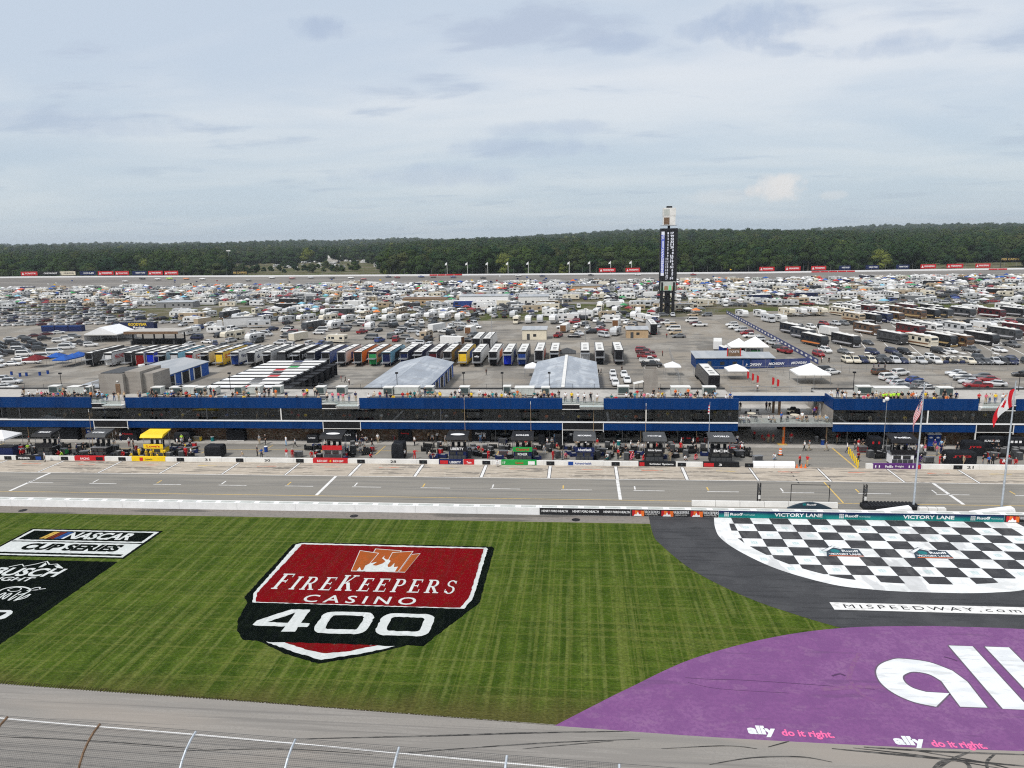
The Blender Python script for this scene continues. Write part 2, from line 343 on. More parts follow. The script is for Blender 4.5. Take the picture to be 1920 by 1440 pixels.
def grass_mat():
    m = bpy.data.materials.new('grass'); m.use_nodes = True; t = m.node_tree; p = t.nodes['Principled BSDF']; p.inputs['Roughness'].default_value = .95
    p.inputs['Specular IOR Level'].default_value = .05
    pos = N(t, 'ShaderNodeNewGeometry').outputs['Position']; sx = N(t, 'ShaderNodeSeparateXYZ'); lk(t, pos, sx.inputs[0])
    def sv(sc):
        n = N(t, 'ShaderNodeVectorMath', operation='MULTIPLY'); lk(t, pos, n.inputs[0]); n.inputs[1].default_value = sc; return n.outputs[0]
    c = mixc(t, ramp(t, noise(t, sv((1, 1, 1)), .14, 4), .38, .62), (.035, .064, .0062), (.049, .082, .0080))
    wob = math_(t, 'MULTIPLY', math_(t, 'SUBTRACT', noise(t, sv((1, .15, 1)), .25, 2), .5), 1.3)
    def stripe(ax, per, ph, lo, hi): return ramp(t, math_(t, 'SINE', math_(t, 'MULTIPLY', math_(t, 'ADD', math_(t, 'ADD', sx.outputs[ax], wob), ph), 2*math.pi/per)), lo, hi)
    fade = ramp(t, noise(t, sv((1, .5, 1)), .22, 3), .40, .58)
    c = mixc(t, math_(t, 'MULTIPLY', stripe(0, 3.1, .4, -.45, .45), .55), c, (.078, .114, .016))                      # mown lanes running near to far
    cross = noise(t, sv((.012, 1, 1)), .55, 2); c = mixc(t, math_(t, 'MULTIPLY', ramp(t, cross, .46, .56), .38), c, (.030, .054, .006))        # older lanes across
    c = mixc(t, math_(t, 'MULTIPLY', math_(t, 'MULTIPLY', stripe(0, 1.55, .1, .55, 1.05), fade), .55), c, (.140, .163, .045))       # pale wheel lines
    l2 = noise(t, sv((1, .010, 1)), 2.6, 2, .6); c = mixc(t, math_(t, 'MULTIPLY', ramp(t, l2, .52, .62), .45), c, (.125, .142, .032))
    l3 = noise(t, sv((.015, 1, 1)), 1.6, 2, .6); c = mixc(t, math_(t, 'MULTIPLY', ramp(t, l3, .53, .62), .4), c, (.118, .132, .030))
    c = mixc(t, math_(t, 'MULTIPLY', ramp(t, noise(t, sv((.6, 1, 1)), 1.5, 6, .7), .50, .64), .30), c, (.120, .140, .038))
    c = mixc(t, math_(t, 'MULTIPLY', ramp(t, noise(t, sv((.6, 1, 1)), 1.1, 6, .7), .50, .62), .36), c, (.022, .042, .005))
    dry = ramp(t, math_(t, 'ADD', sx.outputs[1], math_(t, 'MULTIPLY', noise(t, sv((1, .4, 1)), .5, 4), 5.0)), 55.8, 51.4)   # worn verge by the track
    c = mixc(t, math_(t, 'MULTIPLY', dry, .75), c, (.075, .064, .022))
    f = noise(t, sv((.5, 1, 1)), 6, 5, .8); k = math_(t, 'MULTIPLY_ADD', ramp(t, f, .36, .64, False), .85, .60)
    s = N(t, 'ShaderNodeVectorMath', operation='SCALE'); lk(t, c, s.inputs[0]); lk(t, k, s.inputs['Scale']); lk(t, s.outputs[0], p.inputs['Base Color'])
    b = N(t, 'ShaderNodeBump'); b.inputs['Strength'].default_value = .5; b.inputs['Distance'].default_value = .08
    lk(t, noise(t, pos, 9, 5, .7), b.inputs['Height']); lk(t, b.outputs[0], p.inputs['Normal']); MATS['grass'] = m
grass_mat()
mat('infieldgrass', (.075, .092, .03), rough=.95, world=True, layers=[((1, 1, 1), .06, 5, .42, .62, (.13, .118, .07), .8), ((1, 1, 1), .4, 4, .5, .7, (.055, .075, .022), .6)])

def ridge(x, y):
    """height of the countryside: flat infield, wooded hills beyond the back straight"""
    if y < 640: return 0.0
    t = min(1, (y-640)/90); base = 3.2*t*t*(3-2*t)
    u = min(1, max(0, (y-760)/900)); u = u*u*(3-2*u)
    right = 1/(1+math.exp(-(x/max(y, 1)-.10)*9))
    hill = 2 + 12*right + 5*math.sin(x*.0042+1.3) + 3.5*math.sin(x*.011+y*.003)
    v = min(1, max(0, (y-2200)/1500)); hill += v*(9 + 7*math.sin(x*.0016+.6) + 6*math.sin(x*.0047))
    return base + u*hill
def ground_mesh():
    xs = [-9000, -6500, -5000, -4000] + [-3200+160*i for i in range(13)] + [-1200+60*i for i in range(41)] + [1300+160*i for i in range(13)] + [4000, 5500, 7500]
    ys = [-200, 0, 60, 200, 400, 560, 640] + [640+15*i for i in range(1, 9)] + [790+60*i for i in range(16)] + [1800+150*i for i in range(14)] + [4300, 5200, 6500, 8000]
    vs = [(x, y, ridge(x, y)-.06) for y in ys for x in xs]; n = len(xs)
    fs = [(j*n+i, j*n+i+1, (j+1)*n+i+1, (j+1)*n+i) for j in range(len(ys)-1) for i in range(n-1)]
    return MB().add(vs, fs, 'terrain')
ground = struct(obj('ground', ground_mesh().mesh('ground', True)))

def rough(pts, step=.32, amp=.055):
    out = []
    for a, b in zip(pts, pts[1:]+pts[:1]):
        n = max(1, int(math.hypot(b[0]-a[0], b[1]-a[1])/step))
        for k in range(n): out.append((a[0]+(b[0]-a[0])*k/n+rnd.uniform(-amp, amp), a[1]+(b[1]-a[1])*k/n+rnd.uniform(-amp, amp)))
    return out
def sheet(name, pts, m, z, parent=None):
    o = obj(name, MB().poly([(x, y, z) for x, y in pts], m), parent)
    return o if parent else struct(o)
def rect(x0, x1, y0, y1): return [(x0, y0), (x1, y0), (x1, y1), (x0, y1)]
def curve(pts, n=8):
    """smooth line through points (Catmull-Rom)"""
    out = []; q = [pts[0]]+list(pts)+[pts[-1]]
    for i in range(1, len(q)-2):
        for k in range(n):
            t = k/n; a, b, c, d = q[i-1], q[i], q[i+1], q[i+2]
            out.append(tuple(.5*((2*b[j])+(-a[j]+c[j])*t+(2*a[j]-5*b[j]+4*c[j]-d[j])*t*t+(-a[j]+3*b[j]-3*c[j]+d[j])*t**3) for j in (0, 1)))
    return out+[pts[-1]]
EDGE = curve([(-190, 66), (-120, 56.5), (-80, 52.8), (-47.1, 50.5), (-25.1, 49.5), (-2.3, 48.3), (12, 47.7), (30, 47.7), (60, 48.9), (110, 53)], 6)   # grass / track edge
sheet('infield_grass', EDGE + [(110, 88), (-190, 88)], 'grass', 0.0)
sheet('pit_apron', rect(-190, 110, 88, 92.2), 'apronasphalt', 0.0)
pit = sheet('pit_road', rect(-190, 110, 92.2, 105.2), 'asphalt', 0.0)
stalls = sheet('pit_stall_pavement', rect(-190, 110, 105.2, 112.0), 'stallconcrete', 0.004)
pitbox = sheet('pit_service_road', rect(-190, 110, 112.0, 122.6), 'asphalt', 0.0)
side = obj('sidewalk', MB().box(-190, 25, 122.6, 126, -.05, .12, 'concrete').box(41, 110, 122.6, 126, -.05, .12, 'concrete').box(25, 41, 122.75, 150, -.05, .03, 'concrete')); struct(side)
pad = sheet('paddock_pavement', [(-230, 126), (150, 126), (210, 330), (60, 338), (20, 318), (-110, 324), (-200, 332), (-330, 395), (-420, 330)], 'pavement', -.01)
sheet('coach_lot_pavement', [at(1340, 600), at(1536, 690), (160, 190), (330, 352), (80, 352)], 'lotpave', .012)
sheet('camp_road', [(-420, 392), (-330, 396), (-100, 402), (60, 398), (330, 360), (330, 368), (60, 410), (-100, 414), (-330, 408), (-430, 404)], 'lotpave', .006)
sheet('camp_grass', [(-640, 560), (-640, 596), (420, 596), (420, 570), (60, 575), (-200, 570)], 'infieldgrass', .0)
sheet('field_grass', [(-12, 340), (30, 338), (34, 372), (-2, 372)], 'infieldgrass', .008)
sheet('verge_grass', [(64, 352), (330, 356), (330, 374), (70, 368)], 'infieldgrass', .02)

# the banked racing surface in front of the grandstand
def track():
    m = MB(); bank = math.tan(R(7)); prev = None
    for x, y in EDGE:
        ring = [(x, y+.25, .002), (x, y-5, 5*bank), (x, y-12, 12*bank)]
        if prev: m.add(prev+ring, [(0, 1, 4, 3), (1, 2, 5, 4)], 'trackasphalt')
        prev = ring
    return m
BANK = math.tan(R(7))
mat('soil', (.035, .028, .016), rough=.95, world=True, layers=[((1, 1, 1), 2, 4, .45, .6, (.05, .05, .018), .8)])
trk = struct(obj('race_track', track().mesh('race_track', True)))
def edge_y(x):
    for a, b in zip(EDGE, EDGE[1:]):
        if a[0] <= x <= b[0]: return a[1]+(b[1]-a[1])*(x-a[0])/(b[0]-a[0])
    return 50
def on_track(x, y):
    d = edge_y(x)-y
    return d*BANK if d > 5 else max(0, .002+(d+.25)/5.25*(5*BANK-.002))
def strip(pts, w, m, z, ontrack=False):
    b = MB(); L, Rr = [], []
    for i, p in enumerate(pts):
        a = pts[max(0, i-1)]; c = pts[min(len(pts)-1, i+1)]; d = Vector((c[0]-a[0], c[1]-a[1])).normalized()
        ww = w[i] if isinstance(w, (list, tuple)) else w
        for s, l in ((1, L), (-1, Rr)):
            x, y = p[0]-d.y*ww/2*s, p[1]+d.x*ww/2*s; l.append((x, y, z+(on_track(x, y) if ontrack else 0)))
    n = len(pts)
    return b.add(L+Rr, [(i, n+i, n+i+1, i+1) for i in range(n-1)], m)
lip = rough([(x*.5, edge_y(x*.5)+.10) for x in range(-190, -2)], .23, .03)[:-1]
lip = [q for q in lip if q[0] < -1.2]; lip.sort()
obj('grass_lip', strip(lip, .13, 'soil', .016), bpy.data.objects['infield_grass'])
wl = [(x, edge_y(x)-4.75-(x+23)*.012) for x in range(-110, 90, 2)]
obj('painted_line', strip(wl, .17, 'linewhite', .012, True), trk)
mat('skid', (.045, .044, .043), rough=.85, world=True, layers=[((1, 1, 1), .6, 4, .45, .65, (.13, .125, .118), .7), ((.5, 2, 1), 3, 4, .5, .7, (.20, .19, .175), .6)])
def skid(pxs, w, n=8):
    pts = curve([at(x, y, .25) for x, y in pxs], n); k = len(pts)
    ws = [w*(.35+.65*math.sin(math.pi*min(1, max(0, (i+.5)/k)))) for i in range(k)]
    skid.z += .0012
    obj('tyre_mark', strip(pts, ws, 'skid', .006+skid.z, True), trk)
skid.z = 0
skid([(560, 1392), (800, 1382), (1000, 1372), (1180, 1366)], .22); skid([(760, 1420), (1000, 1396), (1200, 1383)], .16); skid([(980, 1408), (1060, 1398), (1150, 1388)], .12)
skid([(1560, 1400), (1680, 1412), (1800, 1424), (1960, 1440)], .26); skid([(1600, 1398), (1740, 1416), (1900, 1446)], .16); skid([(1620, 1396), (1760, 1405), (1960, 1412)], .22)
skid([(1820, 1405), (1780, 1425), (1740, 1460)], .22); skid([(1868, 1408), (1850, 1430), (1860, 1470)], .2); skid([(1700, 1400), (1860, 1432), (1940, 1460)], .16)
skid([(1745, 1450), (1765, 1428), (1800, 1424), (1818, 1440), (1800, 1462)], .3); skid([(1330, 1438), (1410, 1422), (1500, 1419), (1560, 1430)], .14); skid([(1440, 1398), (1470, 1388), (1480, 1384)], .12)
skid([(0, 1395), (180, 1402), (380, 1418)], .12); skid([(300, 1425), (520, 1415), (700, 1425)], .1); skid([(1240, 1404), (1360, 1396), (1420, 1402)], .1)

# ---- pit road markings
for y, w, m, o in ((96.3, .13, 'lineyellow', pit), (105.15, .14, 'linewhite', pit)):
    obj('painted_line', MB().poly([(-190, y-w/2, .009), (110, y-w/2, .009), (110, y+w/2, .009), (-190, y+w/2, .009)], m), o)
STX = [-35.1+10.12*i for i in range(-8, 11)]
for i, x in enumerate(STX):
    wide = .42 if -36 < x < 25 else .26
    g = MB().poly([(x-wide/2-.09, 105.3, .010), (x+wide/2+.09, 105.3, .010), (x+wide/2+.09, 111.4, .010), (x-wide/2-.09, 111.4, .010)], 'checkblack')
    obj('painted_border', g, stalls)
    obj('painted_line', MB().poly([(x-wide/2, 105.34, .014), (x+wide/2, 105.34, .014), (x+wide/2, 111.35, .014), (x-wide/2, 111.35, .014)], 'linewhite'), stalls)
    xb = x+2.2
    obj('painted_line', MB().poly([(xb-.2, 100.2, .008), (xb+4.1, 100.2, .008), (xb+4.1, 100.36, .008), (xb-.2, 100.36, .008)], 'linewhite'), pit)
    obj('painted_tick', MB().poly([(xb-.05, 100.7, .008), (xb+.15, 100.7, .008), (xb+.15, 102.1, .008), (xb-.05, 102.1, .008)], 'lineyellow' if i % 2 else 'linewhite'), pit)
for x in (-83.4, -37.1, 5.35, 49.6, 94):
    obj('painted_line', MB().poly([(x-.22, 96.5, .008), (x+.22, 96.5, .008), (x+.22, 105.0, .008), (x-.22, 105.0, .008)], 'linewhite'), pit)
a, b = at(1545, 904), at(1582, 944)
obj('painted_line', strip([a, b], .2, 'lineyellow', .008), pit)
for px, y in ((1484, 886), (1488, 893), (1494, 900), (1497, 905)):
    x, yy = at(px, y); obj('painted_dash', MB().poly([(x-.1, yy-.3, .012), (x+.1, yy-.3, .012), (x+.1, yy+.3, .012), (x-.1, yy+.3, .012)], 'checkblack'), stalls)
mat('rubber', (.16, .145, .125), rough=.9, world=True, layers=[((.3, 2, 1), 1.2, 4, .42, .6, (.40, .355, .295), .97)])
mat('spray', (.55, .20, .13), rough=.9, world=True, layers=[((.4, 2, 1), 1.5, 4, .40, .62, (.44, .385, .315), .95)])
mat('sprayyellow', (.56, .42, .16), rough=.9, world=True, layers=[((.4, 2, 1), 1.5, 4, .40, .62, (.44, .385, .315), .95)])
for i, x in enumerate(STX[:-1]):
    for k in range(3):
        xx = x+2+rnd.random()*3; y = 106.2+1.15*k+rnd.random()*.4
        obj('tyre_mark', strip([(xx, y), (xx+2, y-.05), (xx+3.5+rnd.random()*2.5, y+rnd.uniform(-.25, .1))], [.1, .32, .06], 'rubber', .009+.001*k), stalls)
    xx = x+3+rnd.random()*2
    obj('paint_mark', strip([(xx, 109.6), (xx+3.2, 109.6+rnd.uniform(-.15, .15))], [.4, .22], 'sprayyellow' if i % 4 == 1 else 'spray', .013), stalls)
for i in range(-8, 11):      # yellow parking lines on the service road
    if -0.5 < i-5 < 2.5: continue
    x = -35.1+10.12*i
    obj('painted_line', strip([(x+1, 116.5), (x+1.3, 121.8)], .16, 'lineyellow', .008), pitbox)
for x0, x1 in ((-190, 26), (44, 110)):
    obj('painted_line', MB().poly([(x0, 118.9, .006), (x1, 118.9, .006), (x1, 119.02, .006), (x0, 119.02, .006)], 'lineyellow'), pitbox)
obj('painted_line', strip([at(1546, 828), at(1608, 880)], .28, 'lineyellow', .008), pitbox)
for k in range(14):
    x = -88+k*9.7+rnd.random()*4
    if rnd.random() < .5: obj('drain_cover', MB().cyl((x, 88.9, -.02), (x, 88.9, .008), .55, n=12, m='black'), ground)

# ---- victory lane: dark asphalt, chequered half disc
asph = [at(*p) for p in ((1222, 985), (1225, 1003), (1240, 1022), (1300, 1070), (1400, 1120), (1500, 1155), (1575, 1177))]
asph[0] = (8.6, 90.6)
right = [(73-x, y) for x, y in asph][::-1]
vic = sheet('victory_lane_asphalt', curve(asph, 5)+[(27, 60.5), (36.5, 58), (46, 60.5)]+curve(right, 5), 'victoryasphalt', .012)
CK = [at(*p) for p in ((1342, 976), (1341, 990), (1352, 1010), (1390, 1036), (1460, 1068), (1560, 1096), (1640, 1106), (1700, 1110))]
CK[0] = (16.75, 90.5)
cpts = curve(CK, 6); cpts = cpts + [(35.0*2-x-.6, y) for x, y in cpts[::-1]]
ck = thing('checkered_floor', 'black and white chequered floor painted in front of the teal victory lane banner', 'painted floor', (34, 80, 0))
def rel(pts, o, z): return [(x-o.location.x, y-o.location.y, z) for x, y in pts]
obj('white_base', MB().poly(rel(cpts, ck, .022), 'checkwhite'), ck)
inner = [(34.7+(x-34.7)*.90, 90.5+(y-90.5)*.905) for x, y in cpts]
def clip(poly, cell):
    """clip a cell to the (convex) inner outline"""
    out = cell; n = len(poly)
    for i in range(n):
        a, b = poly[i], poly[(i+1) % n]; nn = []
        ins = lambda p: (b[0]-a[0])*(p[1]-a[1])-(b[1]-a[1])*(p[0]-a[0]) >= -1e-9
        for j in range(len(out)):
            p, q = out[j], out[(j+1) % len(out)]
            if ins(p): nn.append(p)
            if ins(p) != ins(q):
                d1 = (b[0]-a[0])*(p[1]-a[1])-(b[1]-a[1])*(p[0]-a[0]); d2 = (b[0]-a[0])*(q[1]-a[1])-(b[1]-a[1])*(q[0]-a[0]); t = d1/(d1-d2)
                nn.append((p[0]+(q[0]-p[0])*t, p[1]+(q[1]-p[1])*t))
        out = nn
        if len(out) < 3: return None
    return out
hull = [inner[0]]
for p in inner[1:]:
    if (p[0]-hull[-1][0])**2+(p[1]-hull[-1][1])**2 > .05: hull.append(p)
def convex(ps):
    ps = sorted(set(ps)); 
    def half(q):
        h = []
        for p in q:
            while len(h) > 1 and (h[-1][0]-h[-2][0])*(p[1]-h[-2][1])-(h[-1][1]-h[-2][1])*(p[0]-h[-2][0]) <= 0: h.pop()
            h.append(p)
        return h
    lo, hi = half(ps), half(ps[::-1]); return lo[:-1]+hi[:-1]
hull = convex(hull)
mat('mint', (.42, .60, .60), rough=.7)
for j in range(-1, 8):
    for i in range(-1, 15):
        x0, y1 = 18.82+2.318*i, 88.46-2.285*j; x1, y0 = x0+2.318, y1-2.285
        if (i+j) % 2 == 1:
            y1c = min(y1, 90.35); p = clip(hull, [(x0, y0), (x1, y0), (x1, y1c), (x0, y1c)])
            if p: obj('black_square', MB().poly(rel(p, ck, .028), 'checkblack'), ck)
        elif 0 <= j <= 5 and clip(hull, [(x0, y0), (x1, y0), (x1, y1), (x0, y1)]) and not (j in (3, 4, 2) and 4 <= i <= 10) and 0 <= i <= 14:
            cx, cy = (x0+x1)/2-34, (y0+y1)/2-80; mb = MB()      # woven square emblem: crossing pairs of bars
            for k in range(3):
                for l in range(3):
                    ax, ay = cx+(k-1)*.26, cy+(l-1)*.26
                    for q in (-1, 0, 1):
                        if (k+l) % 2: mb.poly([(ax-.11, ay+q*.075-.02, .028), (ax+.11, ay+q*.075-.02, .028), (ax+.11, ay+q*.075+.02, .028), (ax-.11, ay+q*.075+.02, .028)], 'mint')
                        else: mb.poly([(ax+q*.075-.02, ay-.11, .028), (ax+q*.075+.02, ay-.11, .028), (ax+q*.075+.02, ay+.11, .028), (ax+q*.075-.02, ay+.11, .028)], 'mint')
            obj('emblem', mb, ck)
mat('emblemdark', (.03, .05, .07), rough=.6)
for ox, nm in ((0.0, 'nearer the grass'), (9.35, 'farther from the grass')):
    e = thing('floor_emblem', 'dark house shaped victory lane emblem on the chequered floor ' + nm, 'painted logo', (27+ox, 79.3, 0))
    obj('plate', MB().poly([(0, 0, .034), (4.05, .1, .034), (4.1, 2.1, .034), (2.4, 2.15, .034), (1.45, 2.95, .034), (-.1, 1.55, .034), (.35, 1.2, .034)], 'emblemdark'), e)
    obj('roof_line', MB().poly([(-.05, 1.52, .038), (.35, 1.3, .038), (1.48, 2.45, .038), (2.3, 1.95, .038), (2.38, 2.1, .038), (1.47, 2.8, .038)], 'checkwhite'), e)
    obj('woven_mark', MB().cyl((1.35, 1.45, .036), (1.35, 1.45, .039), .5, n=10, m='teal'), e)
    letters('Ruoff', 2.1, 1.2, .04, 1.8, .62, 'checkwhite', e, bold=.03)
    letters('VICTORY LANE', .45, .38, .04, 3.4, .5, 'checkwhite', e, bold=.03)
    obj('underline', MB().poly([(.3, .08, .038), (4.0, .14, .038), (4.0, .28, .038), (.3, .22, .038)], 'orange'), e)
ms = thing('painted_address', 'white painted strip reading MISPEEDWAY.com between chequered floor and purple apron', 'painted sign', (23.9, 67.15, 0))
obj('strip', MB().poly([(0, 0, .022), (18.3, 0, .022), (18.3, 1.45, .022), (0, 1.45, .022)], 'linewhite'), ms)
mat('inkblack', (.02, .02, .022), rough=.7)
letters('MISPEEDWAY.com', 1.1, .38, .028, 15.9, .72, 'inkblack', ms, bold=0.0, space=1.4)

# ---- purple apron
pur = [at(*p) for p in ((1040, 1361), (1110, 1325), (1180, 1290), (1300, 1235), (1450, 1195), (1590, 1177), (1750, 1174))]
pc = curve(pur, 6); pc = pc + [(69.5-x, y) for x, y in pc[::-1]]
low = [(x, edge_y(x)+.06) for x in range(71, -2, -2)]
ally = thing('purple_apron', 'purple painted apron with white ally lettering between the grass and the track', 'painted apron', (34, 55, 0))
obj('purple_field', MB().poly(rel(pc+low, ally, .020), 'purplepaint'), ally)
mat('seam', (.085, .042, .10), rough=.8); mat('dust', (.205, .10, .20), rough=.9, world=True, layers=[((1, 1, 1), 2.5, 4, .42, .6, (.19, .076, .204), .8)])
def pmark(pxs, w, m, z): obj('scuff', strip([(x-34, y-55) for x, y in curve([at(*p) for p in pxs], 7)], w, m, z), ally)
pmark([(1285, 1271), (1330, 1274), (1400, 1276), (1520, 1284), (1640, 1293)], .07, 'seam', .024); pmark([(1290, 1280), (1350, 1292), (1480, 1300)], .05, 'seam', .0245); pmark([(1590, 1275), (1600, 1245), (1612, 1225)], .35, 'dust', .025); pmark([(1595, 1278), (1612, 1300), (1640, 1315)], .3, 'dust', .0255); pmark([(1560, 1268), (1575, 1264), (1585, 1268)], .18, 'seam', .026); pmark([(1540, 1293), (1620, 1288), (1700, 1292)], .5, 'dust', .0265); pmark([(1770, 1232), (1785, 1236), (1795, 1240)], .16, 'seam', .027)
mat('allyshade', (.115, .085, .12), rough=.7)
def e_(x, y): p = at(1640+x*.14583, 1200+y*.14583); return (p[0]-34, p[1]-55)
outer = [(790, 862), (500, 800), (250, 690), (80, 555), (20, 420), (70, 320), (240, 252), (380, 247), (700, 290), (1000, 400), (1190, 540), (1450, 875), (1100, 862)]
holein = [(975, 695), (860, 535), (700, 445), (500, 412), (390, 445), (360, 490), (400, 560), (500, 625), (660, 672), (960, 690)]
def filled(polys, m, z, name, parent, grow=0):
    """flat outline filled through a 2D curve (handles curved and hollow letters)"""
    cu = bpy.data.curves.new('fill', 'CURVE'); cu.dimensions = '2D'; cu.fill_mode = 'BOTH'; cu.offset = grow
    for ps in polys:
        sp = cu.splines.new('POLY'); sp.points.add(len(ps)-1); sp.use_cyclic_u = True
        for i, q in enumerate(ps): sp.points[i].co = (q[0], q[1], 0, 1)
    ob = bpy.data.objects.new('tmp', cu); me = bpy.data.meshes.new_from_object(ob); bpy.data.objects.remove(ob); bpy.data.curves.remove(cu)
    me.materials.clear(); me.materials.append(MATS[m]); me.name = name
    return obj(name, me, parent, (0, 0, z))
ol = curve([e_(*p) for p in outer[:10]], 6)[:-1]+[e_(*p) for p in outer[9:]]
hl = [e_(975, 697)]+curve([e_(*p) for p in holein[1:9]], 5)+[e_(962, 690)]
aa = ol + [e_(*p) for p in ((975, 695),)] + hl[1:]
LA = [e_(*p) for p in ((950, 75), (1260, 85), (1955, 880), (1640, 885))]; LA = [(LA[0][0], LA[0][1]), (LA[0][0]+1.95, LA[0][1]), (LA[0][0]+1.75, -2.5), (LA[0][0]-.2, -2.5)]
LB = [(x+2.95, y) for x, y in LA]
Y_ = [(x, y) for x, y in ((8.1, 3.4), (10.2, 3.4), (11.9, -1.2), (13.6, 3.4), (15.6, 3.4), (12.3, -5.0), (10.3, -5.0), (10.9, -3.2))]
for nm, ps, zz in (('letter_a', aa, .034), ('letter_l', LA, .034), ('letter_l', LB, .034), ('letter_y', Y_, .034)):
    obj('letter_edge', strip(ps+[ps[0]], .26, 'allyshade', zz-.007), ally); filled([ps], 'allywhite', zz, nm, ally)
for (px, py), w in (((1402, 1372), 2.0), ((1677, 1392), 2.1)):
    x, y = at(px, py); x -= 34; y -= 55
    letters('ally', x, y-.55, .036, w, 1.25, 'allywhite', ally, bold=.055)
    letters('do it right.', x+w+.35, y-.55, .036, 3.6, .95, 'allypink', ally, bold=.03)

# ---- logos painted on the turf

sh = thing('shield_logo', 'red and black FireKeepers Casino 400 shield painted on the grass', 'painted logo', (-22, 68, 0))
def sp_(x, y): p = at(430+x*.27083, 990+y*.27083); return (p[0]+22, p[1]-68)
def rgh(pts): return rough(g_(pts))
def g_(pts, dx=0, dy=0): return [(x+22, y-68) for x, y in pts]
obj('black_outline', MB().poly([(*p, .006) for p in rgh([(-33.2, 80.3), (-10.3, 80.1), (-9.9, 79.6), (-9.9, 66.5), (-10.6, 65.1), (-13.8, 58.5), (-15.3, 58.5), (-18.5, 56.6), (-22.1, 55.2), (-25.5, 56.5), (-28.7, 58.4), (-30.3, 58.5), (-31.6, 60.2), (-32.4, 62), (-32.9, 65.2), (-33.8, 66.5), (-33.9, 79.6)])], 'turfblack'), sh)
obj('white_border', MB().poly([(*p, .012) for p in rgh([(-33.0, 80.0), (-10.9, 79.75), (-10.65, 79.4), (-10.65, 67.5), (-11.2, 65.3), (-32.5, 65.4), (-33.2, 67.3), (-33.45, 79.6)])], 'turfwhite'), sh)
obj('red_field', MB().poly([(*p, .018) for p in rgh([(-32.8, 79.65), (-11.1, 79.4), (-11.05, 67.7), (-11.65, 65.45), (-32.2, 65.5), (-32.85, 67.4)])], 'turfred'), sh)
obj('black_band', MB().poly([(*p, .018) for p in rgh([(-32.9, 65.35), (-10.7, 65.0), (-13.8, 58.6), (-30.2, 58.7), (-32.3, 61.9)])], 'turfblack'), sh)
obj('white_tip', MB().poly([(*p, .012) for p in rgh([(-28.0, 58.3), (-16.2, 58.3), (-19, 56.9), (-22.1, 55.8), (-25, 56.9)])], 'turfwhite'), sh)
obj('red_tip', MB().poly([(*p, .018) for p in rgh([(-26.3, 58.35), (-17.8, 58.35), (-20, 57.3), (-22.1, 56.75), (-24, 57.3)])], 'turfred'), sh)
def digit(ps, hole, nm): filled([ps, hole] if hole else [ps], 'turfwhite', .026, nm, sh)
def rr(x0, x1, y0, y1, r):
    o = []
    for cx, cy, a in ((x1-r, y1-r, 0), (x0+r, y1-r, 90), (x0+r, y0+r, 180), (x1-r, y0+r, 270)):
        for k in range(5): o.append((cx+r*math.cos(R(a+22.5*k)), cy+r*math.sin(R(a+22.5*k))))
    return o
filled([rgh([(-30.5, 61.2), (-30.5, 61.9), (-28.0, 64.25), (-26.1, 64.25), (-26.1, 61.75), (-25.2, 61.75), (-25.2, 61.0), (-26.1, 61.0), (-26.1, 60.1), (-27.35, 60.1), (-27.35, 61.0), (-30.4, 61.0)]), rgh([(-29.35, 61.7), (-27.35, 61.7), (-27.35, 63.6)])], 'turfwhite', .026, 'numeral', sh)
for x0 in (-24.55, -18.75): filled([rgh(rr(x0, x0+5.05, 60.05, 64.05, 1.0)), rgh(rr(x0+.98, x0+4.12, 60.82, 63.38, .4))], 'turfwhite', .026, 'numeral', sh)
letters('CASINO', -27.6+22, 65.75-68, .026, 11.4, 1.55, 'turfwhite', sh, bold=.012, space=1.5)
# serif capitals drawn from strokes
def glyph(ch):
    st, th = .17, .07
    q = []
    def R4(x0, y0, x1, y1): q.append([(x0, y0), (x1, y0), (x1, y1), (x0, y1)])
    def dia(x0, y0, x1, y1, w): q.append([(x0-w/2, y0), (x0+w/2, y0), (x1+w/2, y1), (x1-w/2, y1)])
    def bowl(cx, cy, rx, ry, w, a0, a1, n=9):
        for k in range(n-1):
            t0, t1 = R(a0+(a1-a0)*k/(n-1)), R(a0+(a1-a0)*(k+1)/(n-1))
            q.append([(cx+rx*math.cos(t0), cy+ry*math.sin(t0)), (cx+rx*math.cos(t1), cy+ry*math.sin(t1)), (cx+(rx-w)*math.cos(t1), cy+(ry-th)*math.sin(t1)), (cx+(rx-w)*math.cos(t0), cy+(ry-th)*math.sin(t0))])
    def serif(x, y): R4(x-.16, y, x+.16, y+th)
    if ch in 'FIREKP': R4(.12, th, .12+st, 1-th); serif(.2, 0); serif(.2, 1-th)
    if ch in 'FE': R4(.36, 1-th, .66, 1); R4(.62, .78, .66, 1-th); R4(.12+st, .48, .5, .55); R4(.48, .40, .52, .63)
    if ch == 'E': R4(.36, 0, .68, th); R4(.64, th, .68, .25)
    if ch in 'RP': R4(.36, 1-th, .42, 1); R4(.29, .45, .42, .45+th); bowl(.42, .725, .26, .275, .15, 90, -90)
    if ch == 'R': dia(.66, th, .42, .45, .17); serif(.68, 0)
    if ch == 'K': dia(.70, th, .44, .52, .18); dia(.31, .44, .62, 1-th, .08); serif(.72, 0); serif(.66, 1-th)
    if ch == 'S': bowl(.33, .745, .25, .255, .10, 20, 270); bowl(.33, .255, .27, .29, .12, 90, -160); R4(.53, .72, .57, .95); R4(.06, .06, .10, .30)
    return q, {'I': .42, 'K': .92, 'R': .90, 'S': .66, 'F': .74, 'P': .76, 'E': .76}[ch]
x = -31.9
